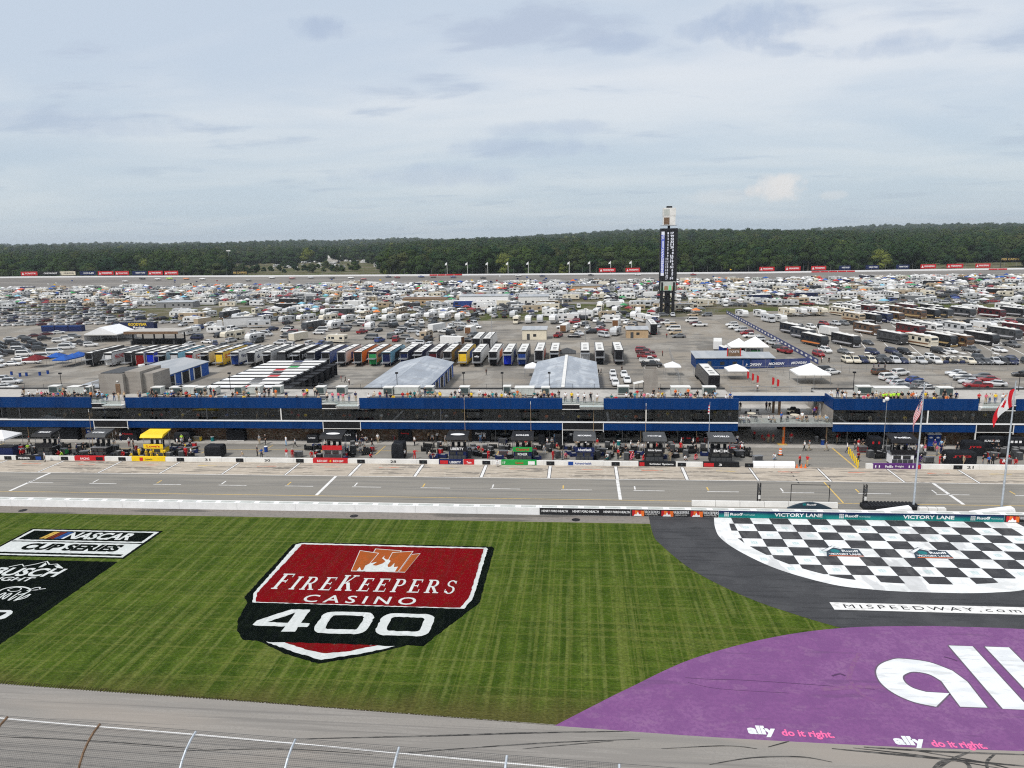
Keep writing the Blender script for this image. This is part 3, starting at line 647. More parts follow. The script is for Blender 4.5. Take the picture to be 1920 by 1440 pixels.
for i, ch in enumerate('FIREKEEPERS'):
    hgt = 3.55 if ch == 'K' or i == 0 else 2.95
    q, adv = glyph(ch); sc = 2.05 if hgt > 3 else 1.83; mb = MB()
    for k, ps in enumerate(q): mb.poly([(x+22+px*sc, 68.3-68+py*hgt, .026+.0006*k) for px, py in ps], 'turfwhite')
    obj('letter', mb, sh); x += adv*sc + .36
# fan of cards with flames above the name
def k_(x, y): p = at(640+x*.09375, 1020+y*.09375); return (p[0]+22, p[1]-68)
cards = [[(640, 165), (680, 95), (1210, 135), (1020, 560), (480, 560)], [(190, 548), (370, 130), (755, 185), (440, 555)], [(800, 560), (1020, 170), (1445, 145), (1130, 572)], [(1140, 572), (1410, 210), (1585, 190), (1270, 575)]]
for i, cpx in enumerate(cards):
    ps = [k_(*p) for p in cpx]; cx = sum(p[0] for p in ps)/len(ps); cy = sum(p[1] for p in ps)/len(ps)
    obj('card_edge', MB().poly([(*p, .024+.004*i) for p in ps], 'turfwhite'), sh)
    obj('card', MB().poly([(cx+(p[0]-cx)*.93, cy+(p[1]-cy)*.95, .026+.004*i) for p in ps], 'turforange'), sh)
flame = [(300, 550), (370, 465), (395, 530), (440, 525), (480, 440), (570, 395), (715, 365), (620, 430), (700, 440), (830, 395), (885, 350), (815, 290), (870, 240), (850, 285), (900, 318), (965, 320), (985, 345), (925, 430), (935, 470), (990, 460), (1065, 385), (1050, 470), (1135, 460), (1070, 560)]
filled([[k_(*p) for p in flame]], 'turfwhite', .045, 'flame', sh)

ns = thing('series_logo', 'black and white NASCAR Cup Series logo painted on the grass', 'painted logo', (-60, 79, 0))
def nn(x0, x1, y0, y1, m, z, nm, sk=0.0): obj(nm, MB().poly([(*p, z) for p in rough([(x0+60, y0-79), (x1+60, y0-79), (x1+60+sk, y1-79), (x0+60+sk, y1-79)], .3, .04)], m), ns)
nn(-69.3, -51.8, 74.6, 82.85, 'turfblack', .006, 'black_outline'); nn(-68.9, -52.2, 74.95, 82.5, 'turfwhite', .012, 'white_border')
nn(-68.5, -52.6, 79.35, 82.15, 'turfblack', .018, 'black_panel'); nn(-68.9, -52.2, 78.75, 79.0, 'turfblack', .018, 'black_rule'); nn(-68.5, -52.6, 75.3, 75.75, 'turfblack', .018, 'black_rule')
for k, m in enumerate(('turfyellow', 'turfyellow', 'turfrust', 'turfrust', 'turfblue', 'turfblue')): nn(-66.0+k*.48, -65.62+k*.48, 79.75, 81.85, m, .024, 'colour_bar', .35)
letters('NASCAR', -63.2+60, 79.75-79, .024, 8.6, 2.1, 'turfwhite', ns, bold=.035, shear=.12)
letters('CUP SERIES', -66.2+60, 76.4-79, .02, 12.2, 1.95, 'turfblack', ns, bold=.055, shear=.08)
bx = thing('sponsor_panel', 'large black sponsor panel with white beer and cola lettering painted on the grass', 'painted logo', (-60, 65, 0))
obj('black_field', MB().poly([(x+60, y-65, .008) for x, y in rough([(-76, 56.4), (-52, 56.4), (-52, 73.8), (-76, 73.8)])], 'turfblack'), bx)
letters('BUSCH', -64.6+60, 69.7-65, .016, 8.1, 2.05, 'turfwhite', bx, bold=.03, shear=.1)
letters('LIGHT', -63.4+60, 68.55-65, .016, 4.9, .95, 'turfwhite', bx, bold=.02, shear=.1)
def b_(x, y): p = at(x/6, 980+y/6); return (p[0]+60, p[1]-65)
obj('mountain_line', strip([b_(*p) for p in ((100, 498), (250, 468), (268, 492), (410, 465), (530, 435), (556, 472), (640, 466), (705, 515))], .16, 'turfwhite', .016), bx)
obj('snow_cap', MB().poly([(*b_(*p), .018) for p in ((430, 505), (515, 448), (525, 475), (495, 488), (480, 500))], 'turfwhite'), bx)
obj('snow_cap', MB().poly([(*b_(*p), .018) for p in ((610, 485), (650, 482), (690, 515), (640, 510))], 'turfwhite'), bx)
for pts, w in (([(-20, 775), (60, 740), (180, 722), (280, 728), (340, 755), (300, 790), (200, 815)], .34), ([(110, 770), (90, 755), (180, 728), (240, 740), (200, 770), (110, 775)], .18), ([(300, 770), (390, 735), (450, 730), (430, 755), (360, 762), (515, 742)], .22),
               ([(-30, 830), (40, 795), (60, 800), (-10, 850), (-40, 855)], .3), ([(95, 800), (130, 800), (60, 850), (30, 860), (50, 830), (110, 800)], .26), ([(235, 775), (120, 850), (100, 875), (190, 830)], .26), ([(300, 790), (190, 860), (170, 878), (340, 805)], .3), ([(240, 830), (180, 870), (280, 850), (345, 808)], .22)):
    b_.z = getattr(b_, 'z', .016)+.0012
    obj('script_stroke', strip(curve([b_(*p) for p in pts], 5), w*.62, 'turfwhite', b_.z), bx)
filled([[b_(*p) for p in ((-160, 985), (120, 985), (145, 1000), (135, 1025), (60, 1075), (10, 1088), (-60, 1088), (-60, 1062), (0, 1055), (75, 1018), (70, 1008), (-160, 1008))]], 'turfwhite', .016, 'letter', bx)
def xw(px, Y, z=0.0):
    """X of the photograph column px on the plane Y at height z"""
    k = (px-960)/F; c = z-H
    return -(Y*(rt.y-k*fw.y)+c*(rt.z-k*fw.z))/(rt.x-k*fw.x)

# ------------------------------------------------------------------ catch fence
def fence():
    t = thing('catch_fence', 'tall wire catch fence with inward curving posts along the racing surface', 'fence', (0, 38, 0))
    base = [(-29.6+6.35*k, 38.4-.045*(6.35*k)) for k in range(-7, 14)]
    zt, zb = 6.0, 1.2
    def rib(f):          # (offset toward the track, height) up the curved post
        if f < .3: return -2.55, zb+(3.05-zb)*f/.3
        a = R(84)*(f-.3)/.7; return -2.55+2.85*(1-math.cos(a)), 3.05+2.96*math.sin(a)
    for i, (x, y) in enumerate(base):
        mb = MB(); pts = []
        for k in range(11):
            o, z = rib(k/10); pts.append((x+.04*o, y+o-38, z))
        obj('post', mb.pipe(pts, .075, 6, 'rust' if i in (6, 7) else 'galv'), t)
    for k in range(14):
        f = .10+.9*k/13; o, z = rib(f); pts = [(x+.04*o, y+o-38+.09, z) for x, y in base]
        obj('cable', MB().pipe(pts, .014, 4, 'darkgrey'), t)
    mb = MB()            # woven wire: thin uprights and rows between the cables
    w = .0055
    for (x0, y0), (x1, y1) in zip(base[1:12], base[2:13]):
        for k in range(52):
            u = k/52; x, y = x0+(x1-x0)*u, y0+(y1-y0)*u
            for a, b in ((.45, .56), (.56, .67), (.67, .78), (.78, .89), (.89, 1.0)):
                (o, z), (o2, z2) = rib(a), rib(b); mb.add([(x-w+.04*o, y+o-38+.07, z), (x+w+.04*o, y+o-38+.07, z), (x+w+.04*o2, y+o2-38+.07, z2), (x-w+.04*o2, y+o2-38+.07, z2)], [(0, 1, 2, 3)], 'darkgrey')
        for k in range(34):
            f = .45+.55*k/34; o, z = rib(f); mb.add([(x0, y0+o-38+.07, z-w), (x1, y1+o-38+.07, z-w), (x1, y1+o-38+.07, z+w), (x0, y0+o-38+.07, z+w)], [(0, 1, 2, 3)], 'darkgrey')
    o = obj('wire_mesh', mb, t); o['kind'] = 'stuff'
    obj('barrier_wall', strip([(x, y-2.15-38) for x, y in base], .5, 'white', 1.9).box(-80, 60, -3.2, -1.9, 0, .9, 'white') if False else MB().loft([[(x, y-3.1-38, -.5), (x, y-2.6-38, -.5), (x, y-2.6-38, 1.75), (x, y-3.1-38, 1.75)] for x, y in base], 'white'), t)
fence()

# ------------------------------------------------------------------ outer pit wall with banners
WY = 90.4
wall = thing('pit_wall', 'long white concrete wall with grey capped top between grass and pit road', 'wall', (0, WY, 0))
seg = MB().box(0, 8.08, 0, .75, 0, .98, 'white').mesh('wall_block')
cap = MB().box(0, 1.95, .12, .68, .981, 1.0, 'hvac').mesh('cap_panel')
for k in range(-24, 14):
    x = -5.3+8.1*k; obj('wall_block', seg, wall, (x, 0, 0))
    for q in range(3): obj('cap_panel', cap, wall, (x+.3+2.7*q, 0, 0))
obj('rear_kerb', MB().box(-200, 108, .77, 1.45, 0, .8, 'offwhite'), wall)
t = mat('tealprint', (.01, .2, .2), rough=.5)
def teal_nodes():
    t = MATS['tealprint'].node_tree; p = t.nodes['Principled BSDF']; g = N(t, 'ShaderNodeNewGeometry'); s = N(t, 'ShaderNodeSeparateXYZ'); lk(t, g.outputs['Position'], s.inputs[0])
    w = math_(t, 'ADD', s.outputs[2], math_(t, 'MULTIPLY', noise(t, g.outputs['Position'], .25, 2), .5))
    c = mixc(t, ramp(t, w, .5, 1.1), (.006, .20, .185), (.008, .018, .075)); lk(t, c, p.inputs['Base Color'])
teal_nodes()
def banner(name, label, x0, x1, m, y=WY-.03, z0=.06, z1=.955):
    t = thing(name, label, 'banner', (x0, y, 0)); obj('sheet', MB().box(0, x1-x0, -.02, .02, z0, z1, m), t); return t
def cards_emblem(t, x, z, s=1.0):
    for k, (a, b) in enumerate(((-.55, .1), (-.2, 0), (.2, -.02), (.5, -.1))):
        obj('card', MB().box(x+a*s-.02, x+a*s+.42*s, -.034-.004*k, -.03-.004*k, z+b*s*.3, z+.72*s+b*s*.2, 'orange' if k % 2 else 'red'), t)
    obj('flame', MB().poly([(x-.4*s, -.06, z), (x-.25*s, -.06, z+.25*s), (x-.05*s, -.06, z+.2*s), (x+.12*s, -.06, z+.55*s), (x+.3*s, -.06, z+.22*s), (x+.55*s, -.06, z+.28*s), (x+.6*s, -.06, z)], 'white'), t)
b = banner('health_banner', 'black banner reading HENRY FORD HEALTH three times on the white pit wall', -5.25, 6.3, 'inkblack')
for k in range(3): lettering('HENRY FORD HEALTH', .25+3.95*k, -.03, .42, 3.35, .3, 'white', b, bold=.03)
b = banner('casino_banner', 'black banner with three fiery card emblems and FIREKEEPERS lettering', 6.35, 17.25, 'inkblack')
for k in range(3):
    cards_emblem(b, .75+3.65*k, .1); lettering('FIREKEEPERS', 1.62+3.65*k, -.03, .45, 2.0, .36, 'white', b, bold=.005); lettering('CASINO HOTEL', 1.85+3.65*k, -.03, .22, 1.55, .14, 'offwhite', b)
b = banner('victory_banner', 'teal banner reading VICTORY LANE and Ruoff Mortgage along the pit wall', 17.3, 51.3, 'tealprint')
def woven(t, x, z, s, m='white'):
    mb = MB()
    for k in range(3):
        for l in range(3):
            ax, az = x+(k-1)*s*.36, z+(l-1)*s*.36
            for q in (-1, 0, 1):
                if (k+l) % 2: mb.box(ax-.15*s, ax+.15*s, -.034, -.03, az+q*.1*s-.03*s, az+q*.1*s+.03*s, m)
                else: mb.box(ax+q*.1*s-.03*s, ax+q*.1*s+.03*s, -.034, -.03, az-.15*s, az+.15*s, m)
    return obj('woven_mark', mb, t)
for px, s, w in ((1382, 'R', 2.9), (1452, 'V', 5.8), (1598, 'R', 3.0), (1693, 'V', 6.0), (1845, 'R', 3.0)):
    x = xw(px, WY, .5)-17.3
    if s == 'R':
        woven(b, x-1.3, .5, .55); lettering('Ruoff', x-.85, -.03, .36, 1.55, .34, 'white', b, bold=.035); lettering('MORTGAGE', x+.8, -.03, .37, 1.35, .18, 'mint', b, bold=0)
    else: lettering('VICTORY LANE', x, -.03, .3, w, .46, 'white', b, bold=.025)
b = banner('casino_banner', 'black banner with fiery card emblem past the end of the teal banner', 51.35, 62, 'inkblack')
for k in range(3):
    cards_emblem(b, .75+3.65*k, .1); lettering('FIREKEEPERS', 1.62+3.65*k, -.03, .45, 2.0, .36, 'white', b, bold=.005)

# ------------------------------------------------------------------ victory lane stage behind the wall
for px, nm in ((1422, 'beside the empty frame'), (1620, 'beside the folded black stage')):
    x = xw(px, 95); t = thing('truss_tower', 'short black lattice tower ' + nm + ' behind victory lane wall', 'truss tower', (x, 95, 0))
    obj('base_plate', MB().box(-.35, .35, -.35, .35, 0, .05, 'black'), t)
    for sx in (-.17, .17):
        for sy in (-.17, .17): obj('chord', MB().cyl((sx, sy, .05), (sx, sy, 3.1), .04, n=6, m='black'), t)
    mb = MB()
    for k in range(8):
        z = .1+.37*k
        for q in ((-.17, -.17, .17, -.17), (-.17, .17, .17, .17), (-.17, -.17, -.17, .17), (.17, -.17, .17, .17)): mb.cyl((q[0], q[1], z), (q[2], q[3], z+.36), .02, n=4, m='black'); mb.cyl((q[2], q[3], z), (q[0], q[1], z+.03), .02, n=4, m='black')
    obj('lacing', mb, t); obj('control_box', MB().box(-.14, .14, -.3, -.2, 1.0, 1.5, 'offwhite'), t); obj('lamp', MB().box(-.18, .18, -.32, -.2, 2.2, 2.6, 'darkgrey'), t)
x0, x1 = xw(1483, 95), xw(1555, 95)
t = thing('goal_frame', 'thin black goal shaped frame over the navy arch sign', 'frame', (x0, 95.3, 0))
for x in (0, x1-x0): obj('post', MB().cyl((x, 0, 0), (x, 0, 2.85), .05, n=6, m='black'), t); obj('foot', MB().box(x-.3, x+.3, -.3, .3, 0, .04, 'black'), t)
obj('crossbar', MB().cyl((-.05, 0, 2.83), (x1-x0+.05, 0, 2.83), .045, n=6, m='black'), t)
xa = xw(1475, 94); xb = xw(1558, 94); w = xb-xa
t = thing('arch_sign', 'low navy arch sign with white house logo behind victory lane wall', 'sign', (xa, 93.6, 0))
obj('panel', MB().add([(w*k/14, 0, .22+.8*math.sin(math.pi*k/14)) for k in range(15)]+[(w*k/14, .3, .22+.8*math.sin(math.pi*k/14)) for k in range(15)]+[(0, 0, 0), (w, 0, 0), (w, .3, 0), (0, .3, 0)],
    [tuple(list(range(14, -1, -1))+[30, 31]), tuple(list(range(15, 30))+[32, 33])]+[(k, k+1, 16+k, 15+k) for k in range(14)], 'emblemdark'), t)
lettering('Ruoff', w*.5-.4, -.01, .62, 1.2, .24, 'white', t, bold=.03); obj('roof_mark', MB().box(w*.5-.9, w*.5-.5, -.02, -.008, .62, .9, 'teal'), t)
t = thing('low_barrier', 'white low barrier blocks behind the stage arch', 'barrier', (xw(1297, 94.6), 94.4, 0))
for k in range(6): obj('block', MB().taper((3.1*k, 3.1*k+3.05, 0, .6, 0), (3.1*k, 3.1*k+3.05, .15, .45, .7), 'offwhite'), t)
t = thing('folded_stage', 'black folded stage with ribbed panels behind victory lane wall', 'stage', (xw(1618, 94.2), 93.5, 0))
obj('deck', MB().box(0, 6.9, 0, 1.9, 0, .5, 'black'), t)
for k in range(15): obj('rib', MB().taper((.2+.44*k, .42+.44*k, 0, 1.9, .502), (.36+.44*k, .55+.44*k, 0, 1.9, .72), 'black'), t)
for pa, pb, hh, nm in ((1640, 1712, 1.1, 'before the folded black stage'), (1815, 1904, 1.2, 'at the far end of the victory banner')):
    xa, xb = xw(pa, 92.6), xw(pb, 92.6); t = tag(obj('white_ramp', MB().add([(0, 0, 0), (xb-xa, 0, 0), (xb-xa, .9, 0), (0, .9, 0), (xb-xa-.5, 0, hh), (xb-xa-.5, .9, hh), (.3, 0, .45), (.3, .9, .45)], [(0, 1, 4, 6), (3, 7, 5, 2), (0, 6, 7, 3), (6, 4, 5, 7), (4, 1, 2, 5), (0, 3, 2, 1)], 'white'), None, (xa, 92.1, 0)), 'white wedge shaped ramp panel ' + nm, 'ramp')
for px in (1728, 1745, 1762):
    t = tag(obj('white_block', MB().taper((-.55, .55, -.4, .4, 0), (-.5, .5, -.3, .3, .75), 'offwhite'), None, (xw(px, 93.4), 93.2, 0)), 'square white block beside the folded black stage', 'block', 'white blocks by the stage')

# flagpoles
def cloth(w, h, fn, nx=26, nz=26):
    vs = []; fs = []
    for j in range(nz+1):
        for i in range(nx+1): vs.append(fn(i/nx, j/nz))
    for j in range(nz):
        for i in range(nx): fs.append((j*(nx+1)+i, j*(nx+1)+i+1, (j+1)*(nx+1)+i+1, (j+1)*(nx+1)+i))
    return vs, fs
mat('flagred', (.55, .02, .03), rough=.8); mat('flagwhite', (.75, .75, .75), rough=.8); mat('flagblue', (.02, .03, .12), rough=.8)
def flagpole(px, name, label, hgt):
    x, y = xw(px, 94.3), 94.3; t = thing('flagpole', label, 'flagpole', (x, y, 0))
    obj('pole', MB().cyl((0, 0, 0), (0, 0, hgt), .14, .07, n=10, m='galv'), t); obj('finial', MB().cyl((0, 0, hgt), (0, 0, hgt+.25), .12, .05, n=8, m='steel'), t); obj('base', MB().cyl((0, 0, 0), (0, 0, .5), .28, .2, n=10, m='concrete'), t)
    return t, x, y
t, fx, fy = flagpole(1712, 'us', 'tall grey flagpole beside the folded black stage', 16.4)
fl = thing('american_flag', 'limp American flag hanging from the grey pole', 'flag', (fx, fy, 15.9))
def usf(u, v):      # hoist at u=0; hangs in loose folds
    x = -.12-1.25*u*(1-.35*u)-.08*math.sin(v*5); y = .2*math.sin(u*9+v*2)
    return (x-.2*u*v, y-.25, -.1-2.4*v-3.6*u**1.15)
vs, fs = cloth(1, 1, usf, 26, 26)
def usm(i, j):
    if i < 12 and j < 15: return 'flagwhite' if (i % 3 == 1 and j % 3 == 1) else 'flagblue'
    return 'flagred' if (j//2) % 2 == 0 else 'flagwhite'
mb = MB()
for k, f in enumerate(fs):
    mb.f.append(f); mb.m.append(usm(k % 26, k//26))
mb.v = vs; obj('cloth', mb, fl)
t, fx, fy = flagpole(1877, 'ca', 'tall grey flagpole at the far end of the victory banner', 16.6)
fl = thing('canadian_flag', 'drooping red and white maple leaf flag on the grey pole', 'flag', (fx, fy, 16.0))
def caf(u, v): return (-.08-2.0*u-.15*math.sin(v*3), .16*math.sin(u*8+v*2)-.1, -.15-2.3*v*(1-.25*u)-2.6*u*u-.6*u)
vs, fs = cloth(1, 1, caf, 28, 20); mb = MB(); mb.v = vs
leaf = {(13, 4), (14, 4), (12, 6), (13, 5), (14, 5), (13, 6), (14, 6), (15, 6), (10, 8), (11, 8), (12, 7), (13, 7), (14, 7), (15, 7), (16, 8), (17, 8), (11, 9), (12, 8), (13, 8), (14, 8), (15, 8), (12, 9), (13, 9), (14, 9), (15, 9), (16, 9), (11, 10), (12, 10), (13, 10), (14, 10), (15, 10), (16, 10), (12, 11), (13, 11), (14, 11), (15, 11), (13, 12), (14, 12), (13, 13), (14, 13)}
for k, f in enumerate(fs):
    i, j = k % 28, k//28
    mb.f.append(f); mb.m.append('flagred' if i < 7 or i > 20 or (i, j) in leaf else 'flagwhite')
obj('cloth', mb, fl)

# ------------------------------------------------------------------ people
def build_person(name, J, E, cls, rad):
    """one continuous skinned body from joints J (dict) and edges E; colour zones by nearest bone"""
    names = list(J); ix = {n: i for i, n in enumerate(names)}
    me = bpy.data.meshes.new(name); me.from_pydata([J[n] for n in names], [(ix[a], ix[b]) for a, b in E], [])
    ob = bpy.data.objects.new('tmp', me); C.objects.link(ob)
    ob.modifiers.new('s', 'SKIN'); ob.modifiers.new('d', 'SUBSURF').levels = 1
    for n in names: me.skin_vertices[0].data[ix[n]].radius = rad.get(n.split('_')[0], (.06, .06))
    me.skin_vertices[0].data[ix['pelvis']].use_root = True
    bpy.context.view_layer.update()
    m2 = bpy.data.meshes.new_from_object(ob.evaluated_get(bpy.context.evaluated_depsgraph_get()))
    bpy.data.objects.remove(ob); m2.name = name
    bm = bmesh.new(); bm.from_mesh(m2)
    for s in 'lr':           # five fingers closing from the palm
        h, e = Vector(J['hand_'+s]), Vector(J['wrist_'+s]); d = (h-e).normalized(); sd = d.cross(Vector((0, 1, .2))).normalized()
        for k, (o, L) in enumerate(((-.03, .075), (-.01, .09), (.012, .085), (.032, .065), (-.05, .05))):
            b0 = h+sd*o*.9 - d*(.0 if k < 4 else .04); b1 = b0+d*L*.6+sd*(o*.2); b2 = b1+d*L*.4-Vector((0, -.02, .015))
            prev = None
            for c, r in ((b0, .011), (b1, .010), (b2, .007)):
                q = [bm.verts.new(c+sd*a*r+d.cross(sd)*b*r) for a, b in ((1, 1), (-1, 1), (-1, -1), (1, -1))]
                if prev:
                    for i in range(4): bm.faces.new((prev[i], prev[(i+1) % 4], q[(i+1) % 4], q[i]))
                prev = q
            bm.faces.new(prev)
    hd = Vector(J['head']); fwd = Vector((J.get('face', (0, -1, 0)))).normalized() if False else Vector((0, -1, 0))
    for off, r in (((0, -.115, -.01), .017), ((-.1, 0, 0), .02), ((.1, 0, 0), .02)):    # nose and ears
        bmesh.ops.create_icosphere(bm, subdivisions=1, radius=r, matrix=Matrix.Translation(hd+Vector(off)))
    bm.to_mesh(m2); bm.free()
    m2.materials.clear()
    for k in ('fabric', 'cloth2', 'skin', 'hairm', 'shoe'): m2.materials.append(MATS[k])
    for p in m2.polygons:
        c = p.center; best = (9, 0)
        for (a, b), k in zip(E, cls):
            A, B = Vector(J[a]), Vector(J[b]); AB = B-A; tt = max(0, min(1, (c-A).dot(AB)/max(1e-6, AB.length_squared))); dd = (c-(A+AB*tt)).length
            if dd < best[0]: best = (dd, k)
        k = best[1]
        if k == 2 and (c-hd).length < .2 and (c.z > hd.z+.045 or (c.y > hd.y+.03 and c.z > hd.z-.06)): k = 3
        p.material_index = k; p.use_smooth = True
    return m2
RAD = {'pelvis': (.15, .11), 'waist': (.14, .10), 'chest': (.17, .115), 'neckb': (.07, .07), 'neck': (.05, .055), 'head': (.085, .105), 'crown': (.065, .08), 'shoulder': (.075, .07), 'elbow': (.05, .05), 'wrist': (.036, .036), 'hand': (.045, .028), 'hip': (.10, .10), 'knee': (.065, .07), 'ankle': (.045, .05), 'toe': (.045, .035)}
def pose(kind):
    J = {'pelvis': (0, 0, .95), 'waist': (0, 0, 1.1), 'chest': (0, 0, 1.32), 'neckb': (0, .01, 1.47), 'neck': (0, 0, 1.53), 'head': (0, -.015, 1.64), 'crown': (0, 0, 1.74)}
    arms = {'rest': ((.25, .03, 1.16), (.28, -.04, .92), (.285, -.07, .82)), 'hips': ((.34, .08, 1.2), (.2, -.08, 1.05), (.15, -.13, 1.02)), 'front': ((.25, -.05, 1.15), (.12, -.26, 1.12), (.06, -.31, 1.14)), 'up': ((.33, -.08, 1.35), (.22, -.2, 1.58), (.18, -.2, 1.66)), 'out': ((.42, -.02, 1.36), (.66, -.05, 1.36), (.75, -.05, 1.36))}
    lean = 0
    def arm(s, a):
        e, w, h = arms[a]; k = 1 if s == 'l' else -1
        J['shoulder_'+s] = (.19*k, 0, 1.42); J['elbow_'+s] = (e[0]*k, e[1], e[2]); J['wrist_'+s] = (w[0]*k, w[1], w[2]); J['hand_'+s] = (h[0]*k, h[1], h[2])
    def leg(s, hip, knee, ank, toe):
        k = 1 if s == 'l' else -1
        for n, p in (('hip', hip), ('knee', knee), ('ankle', ank), ('toe', toe)): J[n+'_'+s] = (p[0]*k, p[1], p[2])
    std = ((.1, 0, .88), (.11, -.02, .48), (.11, .02, .07), (.13, -.16, .035))
    if kind == 'stand': arm('l', 'rest'); arm('r', 'rest'); leg('l', *std); leg('r', *std)
    if kind == 'hips': arm('l', 'hips'); arm('r', 'front'); leg('l', *std); leg('r', (.1, 0, .88), (.14, -.05, .48), (.18, -.02, .07), (.21, -.2, .035))
    if kind == 'look': arm('l', 'up'); arm('r', 'rest'); leg('l', *std); leg('r', *std)
    if kind == 'signal': arm('l', 'out'); arm('r', 'front'); leg('l', *std); leg('r', (.1, 0, .88), (.16, -.05, .48), (.2, .02, .07), (.22, -.16, .035))
    if kind == 'walk': arm('l', 'front'); arm('r', 'rest'); leg('l', (.1, 0, .88), (.1, -.22, .52), (.1, -.26, .1), (.1, -.43, .08)); leg('r', (.1, 0, .88), (.1, .06, .48), (.1, .36, .14), (.1, .24, .05))
    if kind in ('sit', 'crouch'):
        dz = -.5 if kind == 'sit' else -.52
        for n in list(J): J[n] = (J[n][0], J[n][1]+(0 if n == 'pelvis' else -(J[n][2]-.95)*(.12 if kind == 'sit' else .45)), J[n][2]+dz)
        arms2 = ((.25, -.12, 1.14), (.16, -.36, 1.02), (.13, -.44, 1.0))
        for s, k in (('l', 1), ('r', -1)):
            f = -(1.42-.95)*(.12 if kind == 'sit' else .45)
            J['shoulder_'+s] = (.19*k, f, 1.42+dz)
            for n, p in zip(('elbow', 'wrist', 'hand'), arms2): J[n+'_'+s] = (p[0]*k, p[1]+f*.8, p[2]+dz)
        if kind == 'sit': leg('l', (.1, -.03, .42), (.13, -.46, .46), (.13, -.44, .07), (.14, -.62, .035)); leg('r', (.1, -.03, .42), (.13, -.46, .46), (.13, -.44, .07), (.14, -.62, .035))
        else: leg('l', (.1, -.03, .40), (.16, -.42, .52), (.14, -.16, .07), (.15, -.34, .035)); leg('r', (.1, -.03, .40), (.16, -.35, .2), (.14, .12, .09), (.14, -.02, .035))
    return J
EDG = [('pelvis', 'waist'), ('waist', 'chest'), ('chest', 'neckb'), ('neckb', 'neck'), ('neck', 'head'), ('head', 'crown')]; CLS = [0, 0, 0, 2, 2, 2]
for s in 'lr':
    EDG += [('chest', 'shoulder_'+s), ('shoulder_'+s, 'elbow_'+s), ('elbow_'+s, 'wrist_'+s), ('wrist_'+s, 'hand_'+s), ('pelvis', 'hip_'+s), ('hip_'+s, 'knee_'+s), ('knee_'+s, 'ankle_'+s), ('ankle_'+s, 'toe_'+s)]; CLS += [0, 0, 2, 2, 1, 1, 1, 4]
POSES = {}
for k in ('stand', 'hips', 'look', 'signal', 'walk', 'sit', 'crouch'):
    J = pose(k); POSES[k] = build_person('person_'+k, J, EDG, CLS, RAD)
    cl2 = [0 if c == 2 and i > 5 and i % 8 in (0,) else c for i, c in enumerate(CLS)]
    cl3 = list(CLS)
    for i in (8, 16): cl3[i] = 0
    POSES[k+'_suit'] = build_person('person_suit_'+k, J, EDG, cl3, RAD)
COL = {'white': (.75, .75, .75), 'black': (.015, .015, .018), 'red': (.50, .025, .03), 'navy': (.015, .02, .07), 'blue': (.03, .12, .42), 'grey': (.25, .26, .27), 'tan': (.48, .36, .22), 'yellow': (.75, .50, .03), 'lime': (.45, .75, .06), 'pink': (.65, .14, .2),
       'purple': (.09, .04, .2), 'teal': (.03, .28, .3), 'green': (.03, .25, .08), 'orange': (.72, .2, .05), 'cream': (.62, .55, .45), 'light blue': (.3, .48, .68), 'dark red': (.2, .015, .02), 'khaki': (.36, .29, .19), 'denim': (.06, .1, .2)}
HAIR = [(.02, .015, .01), (.06, .035, .02), (.2, .13, .06), (.6, .6, .6), (.02, .02, .025), (.5, .02, .02), (.02, .03, .12)]
VERB = {'stand': 'standing', 'hips': 'standing', 'look': 'raising an arm', 'signal': 'pointing', 'walk': 'walking', 'sit': 'sitting', 'crouch': 'crouching'}
def person(x, y, z, shirt, pants, kind, rz, where, group, suit=False, cap=None, label=None):
    o = obj('person', POSES[kind+('_suit' if suit else '')], None, (x, y, z), rz, COL[shirt])
    k = rnd.uniform(.95, 1.06); o.scale = (k, k, k)
    o['c2'] = [float(v) for v in COL[pants]]; o['c3'] = [float(v) for v in (cap or rnd.choice(HAIR))]
    dress = (shirt + ' firesuit') if suit else (shirt + ' shirt, ' + pants + ' trousers')
    return tag(o, label or ('person in ' + dress + ' ' + VERB[kind] + ' ' + where), 'person', group)
